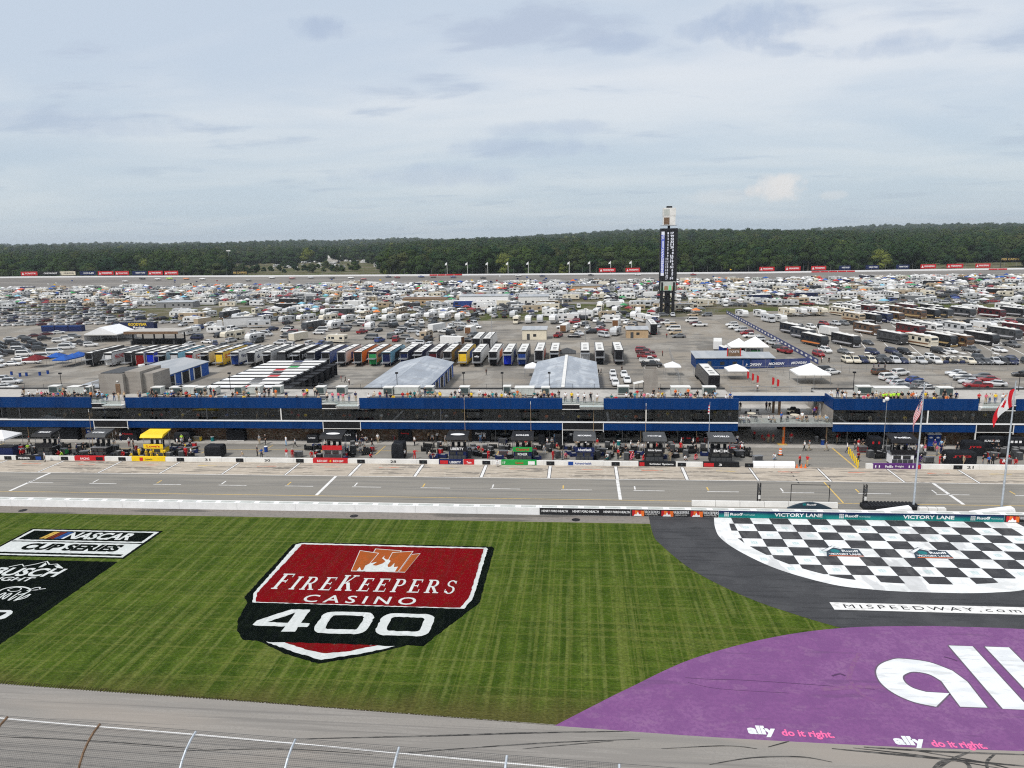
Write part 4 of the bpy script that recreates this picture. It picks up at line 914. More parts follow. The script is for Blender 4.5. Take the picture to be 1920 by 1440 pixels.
# ------------------------------------------------------------------ pit suite building
BY, GY = 122.5, 125.0           # upper front, ground floor wall
Z0, Z1, Z2, Z3, Z4 = 2.9, 4.2, 4.4, 6.55, 8.4
bld = thing('suite_building', 'long two storey pit building with blue bands and dark glass front', 'building', (0, GY, 0))
BR = [(-87.4, -81.0), (-44.9, -38.2), (-3.1, 3.8), (63.6, 69.3)]     # balcony bays
OP = (26.0, 41.2)                                                     # open terrace bay
LX, RX = -190, 112
def L(y): return y-GY
def part(name, mb, loc=(0, 0, 0)): return obj(name, mb, bld, loc)
edges = sorted([LX, RX]+[v for b in BR for v in b]+list(OP))
spans = [(a, b) for a, b in zip(edges, edges[1:])]
for a, b in spans:
    bay = any(abs(a-q[0]) < .01 for q in BR); op = abs(a-OP[0]) < .01
    if op: continue
    if not bay:
        n = max(1, round((b-a)/9.6)); w = (b-a)/n
        for k in range(n):
            part('blue_panel', MB().box(a+k*w+.012, a+(k+1)*w-.012, L(BY)-.12, L(BY)+.12, Z3, Z4, 'blueband'))
            part('blue_panel', MB().box(a+k*w+.012, a+(k+1)*w-.012, L(BY)-.10, L(BY)+.12, Z0, Z1, 'blueband'))
    else:
        part('black_panel', MB().box(a, b, L(BY)-.08, L(BY)+.12, Z0+.08, Z1-.05, 'black')); part('trim', MB().box(a, b, L(BY)-.13, L(BY)+.12, Z0-.02, Z0+.07, 'offwhite'))
        m = a+(b-a)*.42
        if a > 50: m = b-(b-a)*.42
        pl = (a, m) if a < 50 else (m, b); bp = (m, b) if a < 50 else (a, m)
        part('black_panel', MB().box(pl[0], pl[1], L(BY)-.06, L(BY)+.2, Z3+.02, Z3+.72, 'black')); part('trim', MB().box(pl[0], pl[1], L(BY)-.12, L(BY)+.2, Z3-.1, Z3+.015, 'offwhite')); part('trim', MB().box(pl[0], pl[1], L(BY)-.12, L(BY)+.2, Z3+.725, Z3+.86, 'offwhite'))
        part('balcony', MB().taper((bp[0], bp[1], L(BY)-.7, L(BY)+.3, Z3+.05), (bp[0], bp[1], L(BY)-1.3, L(BY)+.3, Z3+.65), 'offwhite'))
        part('balcony_rail', MB().pipe([(bp[0], L(BY)-1.25, Z3+1.55), (bp[1], L(BY)-1.25, Z3+1.55)], .03, 5, 'steel').pipe([(pl[0], L(BY)-.05, Z3+1.75), (pl[1], L(BY)-.05, Z3+1.75)], .03, 5, 'steel'))
        part('balcony_glass', MB().box(bp[0], bp[1], L(BY)-1.26, L(BY)-1.24, Z3+.66, Z3+1.5, 'railglass')); part('balcony_glass', MB().box(pl[0], pl[1], L(BY)-.06, L(BY)-.04, Z3+.87, Z3+1.7, 'railglass'))
        part('bay_post', MB().box(a-.06, a+.06, L(BY)-.16, L(BY)+.1, 0.1, Z1, 'offwhite')); part('bay_post', MB().box(b-.06, b+.06, L(BY)-.16, L(BY)+.1, Z0-.3, Z1, 'offwhite'))
    part('white_sill', MB().box(a, b, L(BY)-.22, L(BY)+.25, Z1+.001, Z2-.02, 'white'))
    n = max(1, round((b-a)/2.4)); w = (b-a)/n
    if b < -101 or True:
        for k in range(n):
            if a+k*w < -101.5-3 and a+k*w > -112: continue
            part('window_pane', MB().box(a+k*w+.02, a+(k+1)*w-.02, L(BY)+.02, L(BY)+.05, Z2, Z3-.01, 'pane'))
for x in (-101.5, -52.4, 10.9, 56.0, -66, -24, 78, 90): part('mullion', MB().box(x-.1, x+.1, L(BY)-.06, L(BY)+.08, Z2, Z3-.002, 'offwhite' if x in (-52.4, 10.9, 56.0, 78) else 'darkgrey'))
# ground floor
def gf(a, b, kind):
    if kind == 'stone': part('stone_wall', MB().box(a, b, 0, .4, .1, Z0+.4, 'stone'))
    else:
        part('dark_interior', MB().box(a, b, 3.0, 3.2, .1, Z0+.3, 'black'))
        n = max(1, round((b-a)/3.2)); w = (b-a)/n
        for k in range(n):
            part('door_pane', MB().box(a+k*w+.06, a+(k+1)*w-.06, .1, .14, .12, 2.75, 'pane')); part('door_post', MB().box(a+k*w-.06, a+k*w+.06, .0, .25, .1, Z0+.2, 'tan' if k % 3 == 0 else 'midgrey'))
for a, b, k in ((LX, -96, 'open'), (-96, -18, 'stone'), (-18, OP[0], 'open'), (OP[1], 54.5, 'open'), (54.5, RX, 'stone')): gf(a, b, k)
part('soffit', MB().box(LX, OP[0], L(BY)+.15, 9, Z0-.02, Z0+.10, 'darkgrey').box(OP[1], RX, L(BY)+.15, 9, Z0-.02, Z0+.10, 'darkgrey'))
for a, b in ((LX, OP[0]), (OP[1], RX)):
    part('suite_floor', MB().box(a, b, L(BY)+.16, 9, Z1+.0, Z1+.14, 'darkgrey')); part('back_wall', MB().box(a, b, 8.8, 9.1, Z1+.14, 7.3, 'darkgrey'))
    part('roof_deck', MB().box(a, b, L(BY)+.13, 9.6, 7.15, 7.45, 'roofdeck')); part('rear_parapet', MB().box(a, b, 9.62, 9.8, 6.9, 7.75, 'darkgrey'))
    for k in range(int((b-a)/4.0)): part('rear_rail_post', MB().cyl((a+4*k+.5, 9.4, 7.45), (a+4*k+.5, 9.4, 8.55), .03, n=5, m='darkgrey'))
    for z in (7.95, 8.5): part('rear_rail', MB().cyl((a, 9.4, z), (b, 9.4, z), .025, n=5, m='darkgrey'))
    for k in range(int((b-a)/6.2)): part('room_divider', MB().box(a+6.2*k+3, a+6.2*k+3.12, -1.0, 8.7, Z1+.15, 7.1, 'midgrey'))
part('parapet_cap', MB().box(LX, BR[0][0], L(BY)-.14, L(BY)+.16, Z4, Z4+.05, 'blueband'))
# open terrace
a, b = OP
part('terrace_slab', MB().box(a, b, L(BY)-.1, 10, 3.75, 4.12, 'concrete')); part('slab_edge', MB().box(a, b, L(BY)-.16, L(BY)-.11, 3.7, 4.2, 'midgrey'))
part('terrace_floor', MB().box(a+.01, b-.01, L(BY)-.05, 11, 4.125, 4.14, 'roofdeck'))
part('terrace_rail', MB().pipe([(a, L(BY), 5.15), (b, L(BY), 5.15)], .025, 5, 'steel'))
for k in range(9): part('rail_post', MB().cyl((a+.1+k*1.87, L(BY), 4.14), (a+.1+k*1.87, L(BY), 5.15), .02, n=5, m='steel')); part('rail_glass', MB().box(a+.15+k*1.87, a+1.9+k*1.87, L(BY)+.01, L(BY)+.03, 4.2, 5.1, 'railglass') if a+1.9+k*1.87 < b else MB().box(b-.1, b-.05, L(BY), L(BY)+.02, 4.2, 5.1, 'railglass'))
part('bridge_fascia', MB().box(a, b, 2.0, 2.25, 6.95, 7.9, 'blueband')); part('bridge_deck', MB().box(a, b, 2.26, 6.5, 7.3, 7.6, 'roofdeck'))
for z in (8.2, 8.7): part('bridge_rail', MB().cyl((a, 6.3, z), (b, 6.3, z), .03, n=5, m='steel'))
for k in range(8): part('bridge_post', MB().cyl((a+.5+2*k, 6.3, 7.6), (a+.5+2*k, 6.3, 8.7), .03, n=5, m='steel'))
part('terrace_back', MB().box(a, b, 12.4, 12.6, 4.14, 5.1, 'concrete')); part('terrace_rear', MB().box(a+.01, b-.01, 11.0, 12.4, 4.0, 4.12, 'roofdeck'))
part('side_band', MB().box(b-.12, b+.1, L(BY)+.13, 2.0, 6.6, Z4, 'blueband')); part('side_wall', MB().box(b-.08, b+.06, L(BY)+.2, 10.9, 4.15, 6.6, 'block')); part('side_wall', MB().box(a-.06, a+.08, L(BY)+.2, 10.9, 4.15, 7.1, 'darkgrey'))
part('white_door', MB().box(b-.16, b-.10, 3.5, 4.5, 4.15, 6.2, 'white')); part('green_door', MB().box(b-.16, b-.10, 6.0, 7.2, 4.15, 6.4, 'hvacdark'))
for x, y in ((xw(1461, GY+4, 5), 4), (xw(1450, GY+5.5, 5), 5.5)): part('terrace_column', MB().box(x-.18, x+.18, y-.18, y+.18, 4.14, 7.3, 'rust'))
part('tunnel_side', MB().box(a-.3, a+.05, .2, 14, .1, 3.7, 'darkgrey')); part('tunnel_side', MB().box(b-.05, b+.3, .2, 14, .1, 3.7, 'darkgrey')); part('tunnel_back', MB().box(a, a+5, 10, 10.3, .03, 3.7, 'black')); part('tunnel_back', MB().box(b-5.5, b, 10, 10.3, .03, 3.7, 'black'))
x = xw(1469, 124.6, 1.5); part('marked_column', MB().box(x-.17, x+.17, -.55, -.2, .03, 3.72, 'orange')); part('column_band', MB().box(x-.18, x-.0, -.56, -.19, 1.4, 2.6, 'tan')); part('column_kerb', MB().box(x-.9, x+.6, -.9, .2, .03, .16, 'lineyellow'))
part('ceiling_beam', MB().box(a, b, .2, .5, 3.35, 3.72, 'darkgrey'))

# rooftop plant, lamps, towers
def hvac(x, y, w, d, h, k, lab, grp):
    t = thing('rooftop_unit', lab, 'air conditioner', (x, y, 7.45), 0, grp)
    obj('cabinet', MB().box(-w/2, w/2, -d/2, d/2, .18, h, 'hvac'), t); obj('curb', MB().box(-w/2+.1, w/2-.1, -d/2+.1, d/2-.1, 0, .18, 'darkgrey'), t); obj('lid', MB().box(-w/2-.06, w/2+.06, -d/2-.06, d/2+.06, h+.001, h+.08, 'offwhite'), t)
    if k: obj('coil_panel', MB().box(-w/2+.1, w/2-.1, -d/2-.03, -d/2-.001, .3, h-.12, 'hvacdark'), t)
    else:
        for q in range(int(w/1.2)): obj('access_panel', MB().box(-w/2+.08+1.2*q, -w/2+1.2+1.2*q, -d/2-.03, -d/2-.001, .3, h-.12, 'hvac'), t)
for px, w, k in ((98, 1.8, 1), (145, 3.4, 0), (160, 2.2, 1), (297, 1.9, 1), (333, 2.2, 1), (352, 3.2, 0), (378, 1.5, 1), (402, 1.5, 0), (448, 1.5, 1), (476, 2.4, 0), (518, 1.6, 1), (601, 1.6, 1), (640, 1.7, 1), (729, 1.7, 1), (763, 4.4, 0), (805, 1.5, 1), (871, 1.7, 1), (950, 1.3, 1), (984, 3.4, 0), (1023, 1.4, 1), (1169, 2.0, 1), (1276, 3.3, 0), (1330, 2.2, 1), (1622, 2.4, 1), (1668, 5.6, 0), (1770, 2.3, 1)):
    hvac(xw(px, 129.6, 8), 129.6+(px % 3)*.5, w, 1.5+.4*(1-k), 1.45, k, ('square' if k else 'long') + ' pale rooftop unit ' + ('with dark coil front' if k else 'with panelled side') + ' behind the blue parapet', 'rooftop units on the pit building')
def lamp(x, y, z, h, lab, arm=0.0):
    t = thing('lamp_post', lab, 'lamp', (x, y, z), 0, 'slim lamp posts behind the pit building'); obj('pole', MB().cyl((0, 0, 0), (0, 0, h), .06, n=6, m='black'), t); obj('lamp_head', MB().box(-.25, .25, -.18, .18, h+.001, h+.28, 'black'), t)
for px in (116, 228, 432, 745, 870, 942, 1030, 1600, 1910): lamp(xw(px, 133.5, 8), 133.5, 7.45, 3.2, 'slim black lamp post on the pit building roof', 0)
t = thing('stair_tower', 'large grey block stair tower with red door on pit building roof', 'tower', (-86.2, 132, 0))
obj('front_block', MB().box(-4.2, .6, -2.5, 5, 7.46, 11.4, 'block'), t); obj('side_block', MB().box(.62, 3.6, -1.7, 5.5, 7.46, 11.7, 'block'), t); obj('side_block', MB().box(3.62, 5.6, -.9, 5, 7.46, 11.2, 'block'), t)
obj('red_door', MB().box(-1.0, -.1, -2.56, -2.5, 7.5, 9.5, 'rust'), t); obj('wall_lamp', MB().box(-.7, -.3, -2.62, -2.5, 9.9, 10.1, 'offwhite'), t); obj('dark_roof', MB().box(-3.9, .3, -2.2, 4.7, 11.401, 11.55, 'darkgrey'), t); obj('porch', MB().box(-6.0, -4.2, -2.2, 1.5, 9.5, 9.7, 'midgrey').box(-6, -5.85, -2.2, -2.05, 7.46, 9.5, 'offwhite'), t); obj('glass_door', MB().box(-5.7, -4.25, -.5, -.4, 7.5, 9.4, 'cglass'), t)
t = thing('elevator_tower', 'narrow grey block elevator tower with open top on the roof', 'tower', (xw(1220, 131, 9), 131.5, 0))
obj('front_wall', MB().box(-1.2, 1.2, -1.3, -1.1, 7.46, 12.0, 'block'), t); obj('side_wall', MB().box(-1.2, -1.0, -1.09, 1.3, 7.46, 12.0, 'block'), t); obj('side_wall', MB().box(1.0, 1.2, -1.09, 1.3, 7.46, 12.0, 'block'), t); obj('rear_wall', MB().box(-.99, .99, 1.1, 1.3, 7.46, 12.0, 'block'), t); obj('sunken_roof', MB().box(-.99, .99, -1.09, 1.09, 11.3, 11.4, 'black'), t); obj('canopy', MB().add([(-3.0, -.8, 9.2), (-1.21, -.8, 9.6), (-1.21, 1, 9.6), (-3.0, 1, 9.2)], [(0, 1, 2, 3)], 'offwhite').box(-3, -2.9, -.8, -.7, 7.46, 9.2, 'offwhite'), t)
# access stairs / ramps behind the roof
def ramp_rail(name, p, q, n, lab):
    t = thing(name, lab, 'railing', (p[0], p[1], p[2])); d = Vector(q)-Vector(p)
    for k in range(n+1): c = d*(k/n); obj('rail_post', MB().cyl(c, c+Vector((0, 0, 1.1)), .04, n=5, m='steel'), t)
    for z in (.55, 1.1): obj('rail', MB().cyl((0, 0, z), d+Vector((0, 0, z)), .04, n=5, m='steel'), t)
    obj('ramp_slab', MB().add([(0, 0, -.15), tuple(d+Vector((0, 0, -.15))), tuple(d+Vector((1.6, 0, -.15))), (1.6, 0, -.15), (0, 0, -.02), tuple(d+Vector((0, 0, -.02))), tuple(d+Vector((1.6, 0, -.02))), (1.6, 0, -.02)], [(3, 2, 1, 0), (4, 5, 6, 7), (0, 1, 5, 4), (1, 2, 6, 5), (2, 3, 7, 6), (3, 0, 4, 7)], 'concrete'), t)
ramp_rail('access_stair', (-80, 136, 7.4), (-76.5, 149, 3.2), 9, 'steel railed stair beside the grey block stair tower'); ramp_rail('access_stair', (-50, 135.5, 7.4), (-47.5, 148, 3.4), 8, 'steel railed stair in front of the streaked silver garage roof')
ramp_rail('access_stair', (61, 135.5, 7.4), (59, 160, 1), 10, 'steel railed stair between two groups of parked cars'); ramp_rail('access_stair', (65.5, 135.5, 7.4), (67, 162, 1), 10, 'steel railed stair beside the red pickup'); 

# spectators
SP = ['white', 'white', 'black', 'grey', 'red', 'navy', 'light blue', 'pink', 'cream', 'black', 'tan', 'orange', 'yellow', 'teal']
for k in range(96):
    px = 60+k*19.2+rnd.uniform(-7, 7); x = xw(px, 124.2, 8)
    if any(a-1 < x < b+1 for a, b in BR) or OP[0]-1 < x < OP[1]+1 or x > 62: continue
    sh = rnd.choice(SP); person(x, 123.6+rnd.random()*1.2, 7.46, sh, rnd.choice(('denim', 'black', 'khaki')), rnd.choice(('stand', 'sit', 'hips', 'stand')), rnd.uniform(-.5, .5), 'behind the blue roof parapet', 'spectators along the roof parapet')
for a, b in BR:
    for k in range(6):
        x = a+.5+(b-a-1)*k/5.5; sh = rnd.choice(SP); person(x, BY+.5+rnd.random(), 7.46 if True else 0, sh, rnd.choice(('black', 'khaki', 'denim')), rnd.choice(('stand', 'hips', 'look')), rnd.uniform(-.4, .4), 'on an open roof balcony', 'people on the roof balconies')
for k in range(5): person(xw(1655+k*7, 124.2, 8), 124.0+.3*(k % 2), 7.46, 'lime', 'black', 'stand', rnd.uniform(-.5, .5), 'behind the blue roof parapet', 'safety crew on the roof', cap=COL['white'])
guests = MB(); GM = {'white': 'white', 'black': 'black', 'grey': 'midgrey', 'red': 'red', 'navy': 'navy', 'light blue': 'bluewall', 'pink': 'orange', 'cream': 'cream', 'tan': 'tan', 'orange': 'orange', 'yellow': 'yellow', 'teal': 'teal'}
for k in range(128):
    x = -100+k*1.33+rnd.uniform(-.4, .4)
    if OP[0]-1 < x < OP[1]+1 or x > 69: continue
    me = POSES[rnd.choice(('stand', 'hips', 'sit', 'sit'))]; c, q = math.cos(rnd.uniform(-.5, .5)), 0; sh = GM[rnd.choice(SP)]; pt = rnd.choice(('black', 'navy', 'tan')); b0 = len(guests.v); oy = BY+.8+rnd.choice((0, 0, 1.1, 2.4))
    guests.v += [(v.co.x+x, v.co.y+oy, v.co.z+Z1+.145) for v in me.vertices]
    for p in me.polygons: guests.f.append(tuple(b0+i for i in p.vertices)); guests.m.append((sh, pt, 'skin', 'rust', 'shoe')[p.material_index])
def crowd_add(mb, pose_, x, y, z, sh, pt, rz):
    me = POSES[pose_]; b0 = len(mb.v); c, q = math.cos(rz), math.sin(rz)
    mb.v += [(v.co.x*c-v.co.y*q+x, v.co.x*q+v.co.y*c+y, v.co.z+z) for v in me.vertices]
    for p in me.polygons: mb.f.append(tuple(b0+i for i in p.vertices)); mb.m.append((sh, pt, 'skin', 'rust', 'shoe')[p.material_index])
roofc = MB()
for k in range(230):
    x = -104+k*.72+rnd.uniform(-.25, .25)
    if any(a-.4 < x < b+.4 for a, b in BR) or OP[0]-.5 < x < OP[1]+.5 or x > 62 or rnd.random() < .22: continue
    crowd_add(roofc, rnd.choice(('sit', 'sit', 'crouch', 'stand')), x, 124.9+rnd.choice((0, .9, 1.8))+rnd.random()*.3, 7.46 if rnd.random() < .5 else 7.75, GM[rnd.choice(SP)] if rnd.random() < .6 else 'black', rnd.choice(('black', 'navy', 'tan')), rnd.uniform(-.5, .5))
o = obj('roof_crowd', roofc); o['kind'] = 'stuff'; tag(o, 'packed rows of seated spectators behind the roof parapet', 'crowd')
part('bleacher_step', MB().box(-104, BR[0][0]-.5, .2, 3.2, 7.452, 7.74, 'darkgrey'))
for q0, q1 in ((BR[0][1]+.5, BR[1][0]-.5), (BR[1][1]+.5, BR[2][0]-.5), (BR[2][1]+.5, OP[0]-.5), (OP[1]+.5, 62)): part('bleacher_step', MB().box(q0, q1, .2, 2.6, 7.452, 7.60, 'darkgrey'))
o = obj('suite_guests', guests); o['kind'] = 'stuff'; tag(o, 'crowd of guests behind the dark suite glass', 'crowd')
for k in range(58):
    x = -99+k*2.9
    if OP[0]-1 < x < OP[1]+1: continue
    t = tag(obj('high_table', MB().cyl((0, 0, 0), (0, 0, 1.0), .05, n=6, m='steel').cyl((0, 0, 1.0), (0, 0, 1.05), .38, n=10, m='offwhite').cyl((0, 0, 0), (0, 0, .04), .28, n=10, m='steel'), None, (x, BY+2.1, Z1+.142)), 'round high table behind the dark suite glass', 'table', 'tables inside the suites')
# terrace furniture and guests
def round_table(x, y, z, lab, r=.75):
    t = thing('round_table', lab, 'table', (x, y, z), 0, 'round tables on the open terrace'); obj('tabletop', MB().cyl((0, 0, .70), (0, 0, .75), r, n=14, m='cream'), t); obj('pedestal', MB().cyl((0, 0, 0), (0, 0, .7), .06, n=6, m='steel'), t); obj('foot', MB().cyl((0, 0, 0), (0, 0, .04), .35, n=10, m='steel'), t)
def chair(x, y, z, rz, c, lab, grp):
    t = thing('chair', lab, 'chair', (x, y, z), rz, grp)
    obj('seat', MB().box(-.22, .22, -.22, .22, .43, .47, c), t); obj('backrest', MB().box(-.22, .22, .19, .23, .55, .9, c), t)
    for a in (-.2, .2):
        for b in (-.2, .2): obj('leg', MB().cyl((a, b, 0), (a, b, .43 if b < 0 else .9), .018, n=5, m='black'), t)
for px, y in ((1409, 127), (1490, 126), (1481, 129), (1519, 130), (1555, 125.5)): round_table(xw(px, y, 4.8), y, 4.14, 'round cream topped table on the open terrace')
for px, y, c in ((1405, 129, 'black'), (1420, 129, 'black'), (1397, 128, 'black'), (1425, 127, 'darkgrey'), (1417, 124, 'darkgrey'), (1475, 124, 'black'), (1495, 124.6, 'orange'), (1503, 124.2, 'orange'), (1513, 124.3, 'tan'), (1530, 124.2, 'tan'), (1537, 124.6, 'tan'), (1545, 124.2, 'tan'), (1485, 128, 'black')): chair(xw(px, y, 4.4), y, 4.14, rnd.uniform(-3, 3), c, {'black': 'black', 'darkgrey': 'dark grey', 'orange': 'orange', 'tan': 'tan'}[c] + ' folding chair on the open terrace', 'folding chairs on the open terrace')
tag(obj('covered_grill', MB().taper((-1.1, 1.1, -.45, .45, 0), (-1.0, .95, -.35, .35, .9), 'tarp').taper((-.6, .4, -.3, .3, .9), (-.45, .25, -.2, .2, 1.25), 'tarp'), None, (xw(1489, 129.5, 4.5), 129.8, 4.14)), 'black covered grill on the open terrace', 'grill')
for px, y, s, p, k in ((1386, 123.3, 'white', 'black', 'sit'), (1393, 123.3, 'white', 'denim', 'sit'), (1403, 123.4, 'white', 'navy', 'sit'), (1441, 123.6, 'white', 'black', 'sit'), (1449, 123.6, 'grey', 'khaki', 'sit'), (1465, 123.6, 'blue', 'black', 'hips'), (1504, 124.0, 'white', 'khaki', 'stand'), (1512, 124.2, 'black', 'khaki', 'sit'), (1527, 127.5, 'purple', 'black', 'stand'), (1530, 128.6, 'red', 'black', 'stand'), (1550, 124, 'light blue', 'khaki', 'sit'), (1388, 132, 'black', 'khaki', 'stand'), (1437, 132.5, 'navy', 'black', 'stand'), (1443, 132, 'black', 'khaki', 'walk')):
    person(xw(px, y, 5), y, 4.14, s, p, k, rnd.uniform(-1, 1), 'on the open terrace', 'guests on the open terrace')
# ------------------------------------------------------------------ inner pit wall with team banners
IY = 111.6
gap0, gap1 = xw(1484, IY, .3), xw(1610, IY, .3)
iw = thing('low_pit_wall', 'low white wall between pit stalls and crew area', 'wall', (0, IY, 0))
xs0 = [-188+4.05*k for k in range(74)]
ib = MB().box(0, 4.03, 0, .42, .004, .72, 'offwhite').mesh('wall_block')
for x in xs0:
    if x+4 < gap0-6.2 or x > gap1: obj('wall_block', ib, iw, (x, 0, 0))
for i, x in enumerate(STX):
    if gap0-1 < x < gap1-1 or xw(1637, IY)-.6 < x < xw(1727, IY)+.6: continue
    obj('marker_box', MB().box(x-.62, x+.62, -.06, -.002, .08, .66, 'black'), iw); obj('marker_lamp', MB().box(x-.1, x+.1, -.075, -.061, .28, .46, 'hvacdark'), iw)
for px, n in ((390, '31'), (502, '30'), (738, '28'), (1819, '21')):
    lettering(n, xw(px-6, IY, .3), -.012, .16, .95, .42, 'inkblack', iw, bold=.02)
for k in range(2):
    x = xw(1412, IY)+3.1*k
    tag(obj('concrete_barrier', MB().taper((0, 3.05, 0, .75, 0), (0, 3.05, .22, .53, .95), 'white').box(.02, 3.03, -.25, -.0, 0, .45, 'white') if False else MB().prof([(-.1, 0), (-.1, .35), (.18, .95), (.5, .95), (.78, .35), (.78, 0)], 0, 3.05, 'white'), None, (x, IY-.15, 0.006)), 'white jersey barrier beside the open pit entrance', 'barrier', 'jersey barriers at the pit entrance')
def pbanner(p0, p1, m, label, texts=(), extra=None):
    x0, x1 = xw(p0, IY, .3), xw(p1, IY, .3); t = thing('wall_banner', label, 'banner', (x0, IY-.012, 0))
    obj('sheet', MB().box(0, x1-x0, -.03, -.002, .03, .74, m), t); obj('top_flap', MB().box(0, x1-x0, -.03, .5, .741, .76, m), t)
    for s, f0, f1, tm in texts: lettering(s, (x1-x0)*f0, -.04, .2, (x1-x0)*(f1-f0), .36, tm, t, bold=.025)
    if extra: obj('side_patch', MB().box((x1-x0)*extra[0], (x1-x0)*extra[1], -.05, -.034, .1, .66, extra[2]), t)
pbanner(30, 82, 'black', 'black wall banner reading MENARDS in white', [('MENARDS', .1, .5, 'white')], (.72, .92, 'blue'))
pbanner(140, 196, 'red', 'red wall banner with white and black end patch', [('RACING', .2, .5, 'white')], (.72, .95, 'black'))
pbanner(247, 310, 'yellow', "yellow wall banner with red heart and Love's lettering", [("Love's", .4, .62, 'inkblack')], (.24, .34, 'red'))
pbanner(587, 652, 'red', 'red wall banner with white stripes and round end marks', [('BUSCH LIGHT', .12, .42, 'white'), ('4', .47, .53, 'yellow'), ('BUSCH LIGHT', .58, .88, 'white')])
pbanner(823, 868, 'navy', 'navy wall banner reading LIBERTY beside a red patch', [('LIBERTY', .45, .92, 'white')], (.05, .38, 'red'))
pbanner(869, 889, 'red', 'short red wall banner with white word', [('Team', .3, .75, 'white')])
pbanner(940, 1006, 'green', 'green wall banner reading Castrol in red and white', [('Castrol', .4, .62, 'red'), ('17', .04, .12, 'white')], (.76, .95, 'white'))
pbanner(1064, 1132, 'offwhite', 'pale wall banner reading AdventHealth in blue', [('AdventHealth', .2, .66, 'blue')], (.02, .16, 'blue'))
pbanner(1197, 1267, 'black', 'black wall banner reading Schluter Systems in white', [('Schluter Systems', .3, .94, 'white')], (.03, .16, 'red'))
pbanner(1318, 1386, 'black', 'black and red wall banner with white number 3', [('3', .44, .52, 'white')], (.02, .3, 'red'))
pbanner(1637, 1727, 'purple', 'purple wall banner reading FedEx Freight with number 11', [('FedEx', .25, .42, 'white'), ('Freight', .46, .64, 'offwhite'), ('11', .04, .14, 'white'), ('11', .74, .84, 'white')], (.9, .98, 'red'))

# ------------------------------------------------------------------ pit boxes
def pit_box(px, label, cab, can, sign=None, stext=None, ctext=None, smat='white', Y=113.3, canm='black', w=3.3, top=4.5, antenna=True, low=None):
    x = xw(px, Y, 1.5); t = thing('pit_box', label, 'pit box', (x, Y, 0.0)); h = w/2
    obj('cabinet', MB().box(-h+.3, h-.3, -.2, 1.7, .25, 1.75, cab), t)
    for k in range(4): obj('drawer', MB().box(-h+.36+k*(w-.7)/4, -h+.36+(k+.93)*(w-.7)/4, -.23, -.201, .4, 1.05, 'darkgrey' if cab != 'darkgrey' else 'black'), t)
    for k in range(2): obj('screen', MB().box(-h+.5+k*(w-1)/2, -h+.35+(k+.9)*(w-1)/2, -.25, -.201, 1.12, 1.66, 'cglass'), t)
    for sx in (-1, 1):
        for sy in (0, 1.5): obj('wheel', MB().cyl((sx*(h-.5), sy-.06, .16), (sx*(h-.5), sy+.06, .16), .16, n=10, m='tyre'), t)
    obj('deck', MB().box(-h+.2, h-.2, -.25, 1.9, 1.76, 1.84, 'steel'), t)
    if sign: obj('sign_panel', MB().box(-h+.15, h-.15, -.33, -.26, 1.8, 2.55, sign), t)
    if stext: lettering(stext, -h*.62, -.34, 1.97, h*1.24, .42, smat, t, bold=.03)
    if low: lettering(low, -h*.45, -.255, 1.15, h*.9, .4, 'white', t, bold=.03)
    for k in range(3): obj('seat', MB().box(-h+.55+k*.95, -h+1.05+k*.95, .7, 1.2, 1.85, 2.3, 'black').box(-h+.55+k*.95, -h+1.05+k*.95, 1.15, 1.25, 2.3, 2.9, 'black'), t)
    for sx in (-h+.22, h-.22):
        for sy in (-.2, 1.85): obj('canopy_post', MB().cyl((sx, sy, 1.84), (sx, sy, top-.25), .04, n=6, m='steel'), t)
    c = obj('canopy', MB().add([(-h-.1, -.75, top-.75), (h+.1, -.75, top-.75), (h+.1, -.35, top-.3), (-h-.1, -.35, top-.3), (h, 2.3, top), (-h, 2.3, top), (-h, 2.3, top-.15), (h, 2.3, top-.15), (-h-.1, -.7, top-.85), (h+.1, -.7, top-.85)],
        [(0, 1, 2, 3), (3, 2, 4, 5), (5, 4, 7, 6), (8, 6, 7, 9), (0, 8, 9, 1), (1, 9, 7, 4, 2), (0, 3, 5, 6, 8)], canm), t)
    if ctext == 'oval':
        mb = MB(); mb.poly([(1.15*math.cos(2*math.pi*k/20), .95+.42*math.sin(2*math.pi*k/20), 0) for k in range(20)], 'white'); q = obj('canopy_mark', mb, t, (0, 0, 0)); q.rotation_euler = (math.atan2(.3, 2.65), 0, 0); q.location = (0, -.35+.03, top-.29)
    elif ctext:
        me = text_mesh(ctext, w*.62, .62, 'white', bold=.03); q = obj('canopy_mark', me, t, (-w*.31, .1, top-.225)); q.rotation_euler = (math.atan2(.3, 2.65), 0, 0)
    obj('ladder', MB().pipe([(h-.1, 1.95, .1), (h-.1, 1.95, 2.7)], .025, 5, 'steel').pipe([(h-.4, 1.95, .1), (h-.4, 1.95, 2.7)], .025, 5, 'steel'), t)
    return t
pit_box(85, 'black pit box with white lettered canopy behind the MENARDS banner', 'black', 'black', 'black', None, 'MENARDS')
pit_box(186, 'black pit box with grey lettered canopy behind the red banner', 'black', 'black', None, None, 'SYSTEMS', canm='darkgrey')
pit_box(290, "yellow pit box with yellow canopy and Love's sign", 'yellow', 'yellow', 'yellow', "Love's", None, 'red', canm='yellow', w=3.7)
pit_box(624, 'grey pit box with white oval on black canopy and red stripe', 'midgrey', 'black', 'red', None, 'oval', w=3.6)
pit_box(858, 'dark blue pit box with white dome mark on black canopy and LIBERTY sign', 'navy', 'black', 'black', 'LIBERTY', 'oval', w=3.4)
pit_box(980, 'green and black pit box with Castrol sign', 'navy', 'black', 'green', 'Castrol', 'KOHLER', 'red', w=3.4, low='KOHLER')
